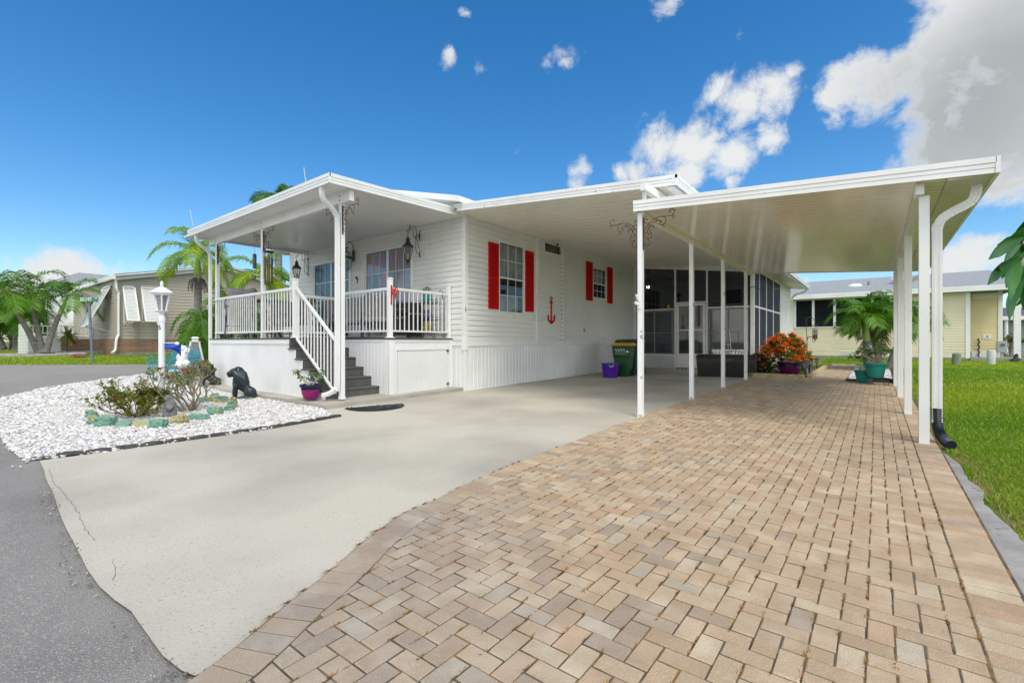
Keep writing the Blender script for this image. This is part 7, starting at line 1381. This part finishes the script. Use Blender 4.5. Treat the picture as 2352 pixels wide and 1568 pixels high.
# ixora
def bush(name, lab, base, rx, ry, h, seed, nleaf, leaf, ll, fl=None, nfl=0, fr=.05, cat='bush'):
    R = random.Random(seed); t = thing(name, lab, cat, base); b_ = Vector(base); w = MB(); pts = []
    for k in range(26): a = R.uniform(0, 6.28); q = R.uniform(.2, 1); e = b_+Vector((math.cos(a)*rx*q*.85, math.sin(a)*ry*q*.85, h*R.uniform(.5, .95)*math.sqrt(max(.1, 1-q*q*.6)))); w.tube([b_+Vector((R.uniform(-.05, .05), R.uniform(-.05, .05), 0)), b_.lerp(e, .5)+Vector((0, 0, .06)), e], [.012, .008, .004], 5)
    w.build('stems', TWIG, t); surf = []
    for k in range(nleaf):
        a = R.uniform(0, 6.28); z = R.uniform(.04, 1)**.8; q = math.sqrt(max(.05, 1-(z*.95)**2.2))*(1+.16*math.sin(a*5+z*6)); s = R.uniform(.72, 1.05); p = b_+Vector((math.cos(a)*rx*q*s, math.sin(a)*ry*q*s, h*z*(1+.08*math.sin(a*3)))); pts.append(p)
        if s > .93 and z > .25: surf.append(p)
    foliage('leaves', pts, 5, ll, ll*.27, leaf, t, seed, .2)
    if fl:
        R.shuffle(surf); V = []; 
        for p in surf[:nfl]:
            c = p+(p-b_-Vector((0, 0, h*.4))).normalized()*.04; r = fr*R.uniform(.6, 1.15)
            for j in range(22): v = Vector((R.gauss(0, 1), R.gauss(0, 1), abs(R.gauss(0, .8)))).normalized(); V.append(c+v*r*R.uniform(.6, 1))
        v, f, rr = leafcluster(V, 2, .026, .009, seed+5, 0); off = wl(t); npmesh('flower_heads', v-np.array(tuple(off)), f, fl, t, attr=rr)
    return t
ORG = leafmat('orange petals', (.88, .05, .006), (.95, .26, .015), tr=.2); REDP = leafmat('red petals', (.62, .02, .015), (.75, .06, .02), tr=.2)
bush('ixora_bush', 'round bush covered in orange flower heads behind the purple pot', (16.95, 2.32, gz(17, 0)+.05), .64, .68, 1.14, 150, 1800, LEAFY, .075, ORG, 260, .075)
bush('low_bush', 'low dark green bush with a few red flowers against the screened room', (16.2, 2.92, gz(16, 0)+.05), .42, .34, .58, 151, 700, LEAFD, .07, REDP, 26, .055)
bush('flower_clump', 'small green clump with red orange flowers right of the orange bush', (18.3, 1.95, gz(18, 0)+.05), .35, .35, .62, 152, 160, LEAF, .06, ORG, 10, .05)
palm_tree('spider_plant', 'tuft of long green leaves beside the swirl stone in the flower bed', (16.3, 1.85, gz(16, 0)+.05), (16.3, 1.85, gz(16, 0)+.10), .03, .03, 26, .34, 153, ll=.05, lpr=6, lw=.03, elev=(-.1, 1.4), cat='plant', droop=1.6)
# swirl stone
sc = Vector((16.95, 1.78, gz(17, 0)+.05)); w = MB(); zq = Zm(2900, 1300, 4.704); f = lambda x, y: at(*zq(x, y), 14.5); 
t = thing('swirl_stone', 'pale carved swirl stone ornament among the flowers', 'ornament', f(545, 430)); blobby('body', M('pale stone', (.38, .37, .27), (.30, .30, .22), ns=12, rough=.9, bump=.5), t, [('c', crom([f(545, 430), f(530, 350), f(515, 290), f(520, 235), f(550, 215), f(580, 235), f(578, 265), f(555, 270), f(548, 250)], 3), [.10, .1, .1, .095, .09, .085, .08, .075, .07, .065, .06, .055, .05, .05, .045, .045, .04, .04, .035, .035, .03, .03, .03, .03, .03]) if False else ('c', [f(545, 430), f(530, 350), f(515, 290), f(522, 235), f(552, 215), f(582, 235), f(578, 268), f(552, 268)], [.10, .10, .08, .055, .05, .045, .04, .03])], .012, 3)
# solar path lights
SOL = thing('solar_light', 'nearest solar path light on the cream edging corner', 'path light', (0, 0, 0), 'solar path lights'); w = MB(); w.cyl((0, 0, 0), (0, 0, .22), .014, 8); w.build('stake', BLACK, SOL, world=False); w = MB(); w.lathe([(.025, .22), (.045, .225), (.05, .24), (0, .245)][::-1], n=16); w.lathe([(0, .415), (.02, .41), (.085, .37), (.085, .36), (.0, .365)], n=16)
for j in range(8): a = j*.785; w.cyl((.045*math.cos(a), .045*math.sin(a), .235), (.065*math.cos(a), .065*math.sin(a), .365), .003, 5)
for z in (.27, .305, .34): w.tube([((.05+.012*(z-.24)/.1)*math.cos(q), (.05+.012*(z-.24)/.1)*math.sin(q), z) for q in [i*.3927 for i in range(17)]], .0025, 4)
w.build('lamp_cage', M('bronze lamp', (.05, .04, .04), rough=.4), SOL, world=False); w = MB(); w.lathe([(.04, .24), (.055, .36)], n=14); w.build('lens', glassmat('solar glass', (.8, .8, .8), .1, .05, (.6, .6, .6), .3), SOL, world=False)
SPOT = [(15.62, 1.62, .0, 1.12), (16.35, 1.66, .05, 1.1), (17.0, 1.62, .0, 1.1), (17.7, 1.7, -.05, 1.1), (18.9, 1.6, 0, 1.0)]; labs = ['nearest solar path light on the cream edging corner', 'second solar path light, leaning a little', 'third solar path light along the flower bed edge', 'fourth solar path light, half behind the third', 'last solar path light standing alone at the far end of the bed']
for i, (u, v, lean, k) in enumerate(SPOT):
    o = SOL if i == 0 else copy_tree(SOL); o['label'] = labs[i]; o.location = (u, v, gz(u, 0)+.05); o.rotation_euler = (lean, lean*.5, 0); o.scale = (k, k, k)
# shepherd hook with chime
z31 = Zm(2840, 980, 3.137); f = lambda x, y, d=15.3: at(*z31(x, y), d); t = thing('shepherd_hook', 'black shepherd hook pole with scrolls rising from the flower bed', 'garden hook', f(585, 1190)); w = MB(); w.tube([f(588, 1250), f(585, 950), f(577, 800), f(574, 700)]+crom([f(574, 700), f(590, 665), f(630, 657), f(665, 680), f(678, 705), f(688, 688)], 5), .009, 6); w.tube(crom([f(588, 930), f(600, 895), f(640, 885), f(672, 905), f(675, 940), f(655, 950), f(648, 932)], 5), .008, 6); w.tube(crom([f(588, 905), f(600, 880), f(630, 895)], 4), .007, 5); w.build('pole', BLACK, t)
q = f(678, 705); chime((q.x, q.y, q.z), .085, .34, 6, 'wind_chime', 'small copper wind chime hanging from the shepherd hook', .15, .013, M('copper', (.22, .10, .07), (.15, .07, .05), ns=8, rough=.4, metal=.3)); w = MB(); w.ell(f(676, 882), (.01, .07, .07), 12); w.tube([f(678, 705), f(676, 880)], .0025, 4); tag(w.build('chime_disc', BRZ), 'round bronze disc hanging below the copper wind chime', 'chime disc')
# teal pots
TPOT = [(0, 0), (.15, 0), (.155, .01), (.165, .02), (.20, .22), (.215, .30), (.225, .305), (.228, .32), (.24, .325), (.245, .345), (.24, .36), (.20, .36), (.19, .30), (0, .29)]
def teal(b, k, lab, seed, white, stand=None):
    t = thing('teal_planter', lab, 'potted plant', b, 'teal planters with desert roses'); w = MB(); w.lathe([(r*k, z*k) for r, z in TPOT], b, 32); w.build('pot', TEAL, t, smooth=True); w = MB(); [w.lathe([(r1*k-.001, z*k), (r1*k+.006, z*k+.004), (r1*k-.001, z*k+.009)], b, 32) for r1, z in ((.208, .262), (.212, .285), (.172, .05))]; w.build('pot_bands', TEAL, t)
    w = MB(); w.lathe([(0, .30*k), (.19*k, .30*k)], b, 16); w.build('potting_soil', M('soil', (.05, .035, .025), rough=1), t)
    plant('', '', '', Vector(b)+Vector((0, 0, .28*k)), 5, .24, .018, 3, BARKP, LEAF, 4, .085, .02, seed, ang=1.25, spread=.85, up=.0, parent=t, lk=.72, fl=(WHP, 7, .075) if white else None, taper=.6)
    return t
tg = G(1984, 878.5, .012); teal(tg, .88, 'teal pot standing on the pavers with a thin desert rose', 160, False)
sp = G(2011, 883.5)+Vector((0, 0, .18)); teal(sp, .98, 'larger teal pot on a scrolled stand with white flowered desert rose', 161, True)
w = MB(); w.lathe([(.16, -.012), (.172, -.005), (.16, .0), (.15, -.005), (.16, -.012)], sp, 24)
for a in (.3, 2.4, 4.5): dx, dy = math.cos(a), math.sin(a); w.tube(crom([(sp.x+dx*.15, sp.y+dy*.15, sp.z-.01), (sp.x+dx*.11, sp.y+dy*.11, sp.z-.07), (sp.x+dx*.18, sp.y+dy*.18, sp.z-.15), (sp.x+dx*.24, sp.y+dy*.24, sp.z-.165), (sp.x+dx*.25, sp.y+dy*.25, sp.z-.12), (sp.x+dx*.21, sp.y+dy*.21, sp.z-.115)], 5), .008, 6)
tag(w.build('pot_stand', RUST), 'thin scrolled iron stand under the larger teal pot', 'plant stand', None)
# triple palm in the garden
for i, (x0, x1, y1, d, sh) in enumerate(((1993, 1990, 750, 16.2, .80), (2018, 2015, 752, 16.6, .78), (2040, 2066, 745, 16.4, .6))):
    b_ = at(x0, 850, d); b_.z = gz(b_.x, b_.y); palm_tree('palm_tree', ['left palm of the garden clump with a fat green crownshaft', 'middle palm of the garden clump behind the teal pots', 'right leaning palm of the garden clump by the carport posts'][i], b_, at(x1, y1+30, d), .12 if i < 2 else .09, .095 if i < 2 else .06, 13, 1.32, 170+i, shaft=sh, ll=.46, lpr=38, lw=.034, droop=1.05, elev=(.3, 1.25), group='palm clump in the garden gravel', dead=2 if i == 1 else 0, leafm=PLEAF)
t = thing('bird_bath', 'dark flat topped garden table behind the desert rose leaves', 'garden table', at(*z31(1340, 1200), 15.6)); w = MB(); a, b_ = at(*z31(1235, 1070), 15.6), at(*z31(1450, 1075), 15.6); c = (a+b_)/2; w.lathe([(0, 0), (.30, 0), (.31, .02), (0, .03)], c, 20); w.build('top', BLACK, t); w = MB(); w.cyl((c.x, c.y, c.z), (c.x, c.y, gz(c.x, c.y)), .03); w.build('leg', BLACK, t); w = MB(); q = at(*z31(1328, 985), 15.6); w.tube([(c.x, c.y, c.z), q], [.02, .03], 8); w.build('ornament_stem', M('blue white glass', (.1, .2, .4), (.6, .6, .6), ns=20), t)
drape('bed_ground', RB, .0, M('bed dark', (.2, .19, .18), rough=1)); w = MB(); w.beam((15.2, .64, gz(15, 0)+.03), (15.2, -.34, gz(15, 0)+.03), .06, .09); w.beam((15.2, -.38, .12), (22.3, -.42, .2), .06, .09); tag(w.build('garden_edging', EDGE), 'black edging round the white gravel under the garden palms', 'edging')
# ================================================================ cream neighbour house
YU = 31.0; ch = thing('cream_house', 'cream sided single storey house with grey shingle roof beyond the lawn', 'house', (YU, 0, gz(YU, 0)))
yv = lambda x, y: onU(x, y, YU); v0 = yv(2227, 800).y; v1 = 12.0; zb = yv(2000, 820).z; ze = yv(2000, 676).z; zwb = yv(1900, 750).z; zwt = yv(1900, 688).z; vL, vR = yv(1826, 720).y, yv(2046, 720).y
w = lap(MB(), 'u', YU, v0, v1, zb+.30, ze, holes=[(vR+.02, vL, zwb, zwt)], k=.127*1.0, depth=.018); w.build('wall', CREAM, ch)
w = MB(); w.box((YU-.012, v0, zb-.2), (YU+.1, v1, zb+.05)); w.build('footing', STRIP, ch); w = MB(); w.box((YU-.01, v0, zb+.05), (YU+.05, v1, zb+.30)); w.build('skirting_board', CREAM, ch)
w = MB()
for x in (1826, 1868, 1917, 1960, 2004, 2046): q = yv(x, 700).y; w.box((YU-.04, q-.06, zwb), (YU+.03, q+.06, zwt))
w.box((YU-.05, vR-.05, zwb-.06), (YU+.03, vL+.05, zwb)); w.box((YU-.05, vR-.05, zwt), (YU+.03, vL+.05, zwt+.08)); w.box((YU-.04, v0-.02, zb), (YU+.06, v0+.14, ze)); w.box((YU-.03, yv(2028, 800).y-.04, zb), (YU, yv(2028, 800).y+.04, ze)); w.build('trim', WHITE, ch)
for x0_, x1_ in ((1826, 1868), (1868, 1917), (1917, 1960), (1960, 2004), (2004, 2046)): w = MB(); w.box((YU, yv(x1_, 700).y+.06, zwb), (YU+.004, yv(x0_, 700).y-.06, zwt)); w.build('screen_pane', glassmat('porch screen', (.45, .47, .48), 0, .5, (.04, .045, .05), .35), ch)
w = MB(); D = 3.0; w.quad((YU+D, vR, zb), (YU+D, vL, zb), (YU+D, vL, ze), (YU+D, vR, ze)); w.quad((YU, vL, zb), (YU+D, vL, zb), (YU+D, vL, ze), (YU, vL, ze)); w.quad((YU, vR, zb), (YU+D, vR, zb), (YU+D, vR, ze), (YU, vR, ze)); w.quad((YU, vR, zwb-.3), (YU+D, vR, zwb-.3), (YU+D, vL, zwb-.3), (YU, vL, zwb-.3)); w.quad((YU, vR, zwt+.1), (YU+D, vR, zwt+.1), (YU+D, vL, zwt+.1), (YU, vL, zwt+.1)); w.build('porch_interior', M('cream interior', (.38, .36, .25), (.3, .28, .2), ns=2), ch)
q = onU(1897, 714, YU+2.9); w = MB(); w.box((YU+2.9, q.y-.45, q.z-.6), (YU+2.95, q.y+.45, q.z+.8)); w.build('blue_window', M('blue glass window', (.02, .06, .22), (.05, .1, .3), ns=12, rough=.2), ch)
for i, x in enumerate((1844, 1880)):
    p = onU(x, 742, YU+1.2); t = thing('plastic_chair', ['white plastic chair in the left bay of the cream house porch', 'white chair in the second bay of the cream house porch'][i], 'chair', (p.x, p.y, p.z-.3), 'porch chairs of the cream house'); w = MB(); w.lathe([(.26, .5), (.25, .9), (.20, 1.1), (.0, 1.15)], (p.x, p.y, p.z-.7), 12, .25, 1); w.build('backrest', WHITE, t); w = MB(); w.box((p.x-.25, p.y-.25, p.z-.28), (p.x+.25, p.y+.25, p.z-.23)); w.build('seat', WHITE, t); w = MB(); [w.cyl((p.x+a, p.y+b_, p.z-.7), (p.x+a, p.y+b_, p.z-.28), .02) for a in (-.2, .2) for b_ in (-.2, .2)]; w.build('leg_set', WHITE, t)
SH = M('grey shingle roof', (.30, .325, .355), (.20, .215, .24), ns=26, rough=.9, lo=.4, hi=.6, stretch=(.6, 1, 5), c3=(.40, .42, .45), ns3=14, lo3=.58, hi3=.7)
eL, eR_ = YU-.55, None; ve = yv(2337, 660).y*(YU-.55)/YU; zr_ = 0; rg = onU(2046, 636.4, YU+4.2); hipv = onU(2274, 624, YU+4.2).y; zeave = onU(2046, 668, YU-.55).z
w = MB(); a = (YU-.55, 14, zeave); b_ = (YU-.55, ve, zeave); c = (YU+4.2, hipv, rg.z); d = (YU+4.2, 14, rg.z); w.quad(a, b_, c, d); e = (YU+9, ve, zeave); w.quad(b_, e, c); w.quad(d, c, e, (YU+9, 14, zeave)); w.quad(a, b_, e, (YU+9, 14, zeave)); rfc = w.build('roof', SH, ch)
sm = rfc.modifiers.new('s', 'SOLIDIFY'); sm.thickness = .03
w = MB(); fascia(w, (YU-.55, ve, zeave+.04), (YU-.55, 14, zeave+.04), .24, (-1, 0, 0)); w.box((YU-.54, ve-.02, zeave-.2), (YU+9, ve+.02, zeave)); w.build('gutter', WHITE, rfc); w = MB(); w.box((YU-.53, ve+.02, zeave-.19), (YU+.1, 14, zeave-.16)); w.build('soffit', M('cream soffit', (.66, .63, .5)), rfc)
for x, y, r, hh in ((1964, 657, .35, .14), (2061, 640, .28, .12), (2186, 650, .3, .12)): q = onU(x, y, YU+1.6); w = MB(); w.lathe([(r, -.1), (r, 0), (r*.8, hh*.7), (0, hh)], q, 16); w.build('roof_vent', WHITE, rfc)
q = onU(1995, 655, YU+1.6); w = MB(); w.cyl(q-Vector((0, 0, .2)), q+Vector((0, 0, .22)), .06, 8); w.build('vent_pipe', GF, rfc)
# recessed entry on its right
YR = YU+1.4; r0, r1 = onU(2232, 740, YR).y, onU(2292, 740, YR).y; w = lap(MB(), 'u', YR, r1, r0+.3, zb+.35, ze-.1); lap(w, 'v', v0, YU, YR, zb+.3, ze) ; w.build('entry_wall', M('warm cream siding', (.72, .64, .38), (.66, .58, .34), ns=1), ch)
w = MB(); w.box((YR-.05, r1-.16, zb), (YR+.05, r1, ze)); w.box((YR-.04, r1, ze-.35), (YR-.01, r0, ze-.1)); w.box((YR-.03, r1, zb), (YR, r0, zb+.35)); q = onU(2336, 700, YU-.3); w.box((YU-.4, q.y-.11, zb), (YU-.18, q.y+.11, zeave-.15)); w.build('entry_trim', WHITE, ch)
w = MB(); w.box((YU-.4, q.y-.3, zb-.2), (YR, v0, zb+.06)); w.build('entry_slab', STRIP, ch)
q = onU(2267, 773, YR-.02); w = MB(); w.box((YR-.04, q.y-.14, q.z-.10), (YR-.015, q.y+.14, q.z+.10)); o = w.build('number_plate', WHITE, ch); tag(text('4', .17, BLACK, ch, (YR-.046, q.y, q.z), RU, 'house_number'))
w = MB(); q = onU(2248, 800, YR-.1); w.tube([(q.x, q.y+.02*math.sin(i), q.z+.5-i*.04) for i in range(28)], .03, 6); tag(w.build('garden_hose', BLACK), 'coiled black hose hanging at the entry of the cream house', 'hose')
w = MB(); q = yv(1928, 812); [w.box((YU-.03, q.y-.9, zb+.08+k*.05), (YU-.01, q.y-.1, zb+.10+k*.05)) for k in range(5)]; w.build('foundation_vent', WHITE, ch)
def stub(x, y0, y1, wpx, mat, lab, lean=0):
    g = G(x, y0); d = g.x*FU+g.y*FV; w = MB(); r = wpx/2/FP*d; p = at(x+lean, y1, d); w.tube([g-Vector((0, 0, .1)), p, p+Vector((0, 0, .03))], [r*.95, r, r*.85], 16); w.ell(p, (r*.93, r*.93, .05), 12); tag(w.build('utility_stub', mat, smooth=True), lab, 'utility pipe', 'utility stubs in the lawn')
stub(2195, 836, 813, 16, M('mossy grey plastic', (.20, .24, .19), (.14, .17, .13), ns=8, rough=.8), 'leaning grey green utility stub in the lawn before the cream house', 3)
stub(2277, 834.5, 806, 15, M('pale grey plastic', (.48, .52, .50), (.4, .43, .42), ns=8, rough=.7), 'pale grey upright utility stub by the entry slab of the cream house')
q = onU(2302, 800, YU+.8); t = thing('meter_box', 'grey electric meter box at the corner of the cream house', 'meter box', (q.x, q.y, zb)); w = MB(); w.box((q.x, q.y-.17, zb+.3), (q.x+.2, q.y+.17, q.z+.35)); w.box((q.x+.05, q.y-.05, zb), (q.x+.15, q.y+.05, zb+.3)); w.build('box', M('meter grey', (.36, .38, .37), rough=.6), t, bevel=.02); w = MB(); w.cyl((q.x, q.y, q.z+.15), (q.x-.06, q.y, q.z+.15), .09, 14); w.build('meter_dial', GLASS, t)
o = corrug([(YU-.29, yv(2336, 800).y*(YU-.29)/YU+.0, zb+.35), (YU-.4, yv(2336, 800).y+.1, zb+.15), (YU-.7, yv(2325, 800).y, zb-.0), (YU-1.0, yv(2312, 800).y, zb-.06)], .08, 'drain_pipe', ''); tag(o, 'black drain pipe at the porch post of the cream house', 'drain pipe', 'black drain pipes')
# grey house far right
gh = thing('grey_house', 'grey sided house with dark shingle roof at the right edge', 'house', (42, -8, .3)); f = lambda x, y, U=44: onU(x, y, U); w = lap(MB(), 'u', 44, f(2480, 750).y, f(2270, 750).y, .2, f(2310, 733).z, k=.15); w.build('wall', M('blue grey siding', (.28, .33, .34), (.24, .29, .30), ns=1), gh)
w = MB(); a = f(2270, 728, 43.4); b_ = f(2480, 728, 43.4); c = f(2480, 705, 47); d = f(2270, 707, 47); w.quad(tuple(a), tuple(b_), tuple(c), tuple(d)); r_ = w.build('roof', M('dark shingle', (.10, .11, .14), (.07, .075, .095), ns=20, rough=.9), gh); w = MB(); w.box((43.35, b_.y, a.z-.22), (43.45, a.y, a.z+.03)); q = f(2312, 733, 43.4); w.cyl((43.5, q.y, q.z), (43.5, q.y, .3), .09, 8); w.build('gutter', WHITE, r_)
b_ = at(2318, 822, 29); plant('wispy_shrub', 'wispy yellow green shrub behind the meter box', 'shrub', (b_.x, b_.y, b_.z), 7, .5, .03, 3, TWIG, LEAFY, 7, .16, .045, 180, ang=.8)
# ================================================================ near broadleaf branch at the right edge
BL_ = leafmat('big glossy leaves', (.010, .085, .012), (.045, .18, .02), tr=.22, rough=.3); tr_ = thing('broadleaf_tree', 'branch of big drooping green leaves entering at the right edge', 'tree', (3.6, -2.9, -.05))
w = MB(); base = Vector((3.6, -2.9, -.08)); crn = at(2440, 520, 4.0); w.tube(crom([base, base+Vector((.05, .1, .9)), (base+crn)/2+Vector((.1, -.1, .5)), crn], 5), [.09]*6+[.07]*5+[.05]*5, 10)
tips = []
for (x, y, d) in ((2350, 560, 3.6), (2340, 620, 3.5), (2365, 600, 3.7), (2370, 540, 3.8), (2400, 560, 4.0), (2420, 640, 3.9), (2450, 560, 4.3), (2400, 480, 4.1)):
    e = at(x, y, d); w.tube(crom([crn, (crn+e)/2+Vector((0, 0, .08)), e], 4), [.03]*4+[.02]*4+[.008], 6); tips.append(e)
w.build('trunk', BARK, tr_)
def bigleaf(V, F, A, p, q, wd, curl, r):
    n = 9; p = Vector(p); q = Vector(q); ax = (q-p); L_ = ax.length; ax.normalize(); side = ax.cross(Vector((FU, FV, 0))).normalized(); nn = side.cross(ax); b0 = len(V)
    for i in range(n+1):
        s = i/n; ww = wd*math.sin(math.pi*min(1, (s*.96+.02))**.85)*(1+.08*math.sin(s*19+r*9)); c = p.lerp(q, s)+nn*curl*math.sin(s*math.pi)*L_
        V.extend([c-side*ww-nn*ww*.35, c, c+side*ww-nn*ww*.35])
    for i in range(n):
        for k in (0, 1): a = b0+i*3+k; F.append((a, a+1, a+4, a+3)); A.append(r)
V, F, A = [], [], []; R = random.Random(77)
LV_ = [((2352,545),(2270,596),13,3.5),((2345,560),(2306,600),9,3.55),((2340,590),(2268,655),13,3.45),((2345,600),(2310,662),15,3.5),((2340,630),(2330,700),11,3.6),((2350,610),(2322,690),13,3.4),((2345,600),(2342,668),13,3.6),((2352,640),(2318,738),14,3.45),((2360,640),(2350,712),12,3.5),((2352,580),(2300,640),12,3.6),((2356,520),(2320,560),11,3.7),((2362,600),(2400,690),14,3.5),((2370,560),(2440,620),14,3.7),((2342,575),(2318,640),12,3.65),((2350,620),(2372,700),14,3.6),((2360,530),(2380,580),13,3.8),((2340,600),(2300,618),8,3.5)]
for (a, b_, wd, d) in LV_: bigleaf(V, F, A, at(*a, d), at(*b_, d-R.uniform(-.15, .2)), wd/FP*d, R.uniform(.05, .16), R.random())
for e in tips[3:]:
    for k in range(9): a = R.uniform(0, 6.28); bigleaf(V, F, A, e, e+Vector((math.cos(a)*.22, math.sin(a)*.22, -R.uniform(.05, .25))), .045, .1, R.random())
off = wl(tr_); npmesh('leaves', np.array([tuple(Vector(v)-off) for v in V]), np.array(F), BL_, tr_, attr=np.array(A), smooth=True)
# far skyline of trees so no bare horizon shows
for i, (x, d, h, r) in enumerate(((2420, 70, 5, 4), (2360, 60, 4, 3), (1700, 80, 5, 5))): b_ = at(x, 800, d); tree(['distant tree beyond the grey house', 'distant tree behind the grey house roof', 'distant tree hidden beyond the screened room'][i], (b_.x, b_.y, .2), h, r, 190+i, LEAFD, 200, .35, group='distant trees on the right')
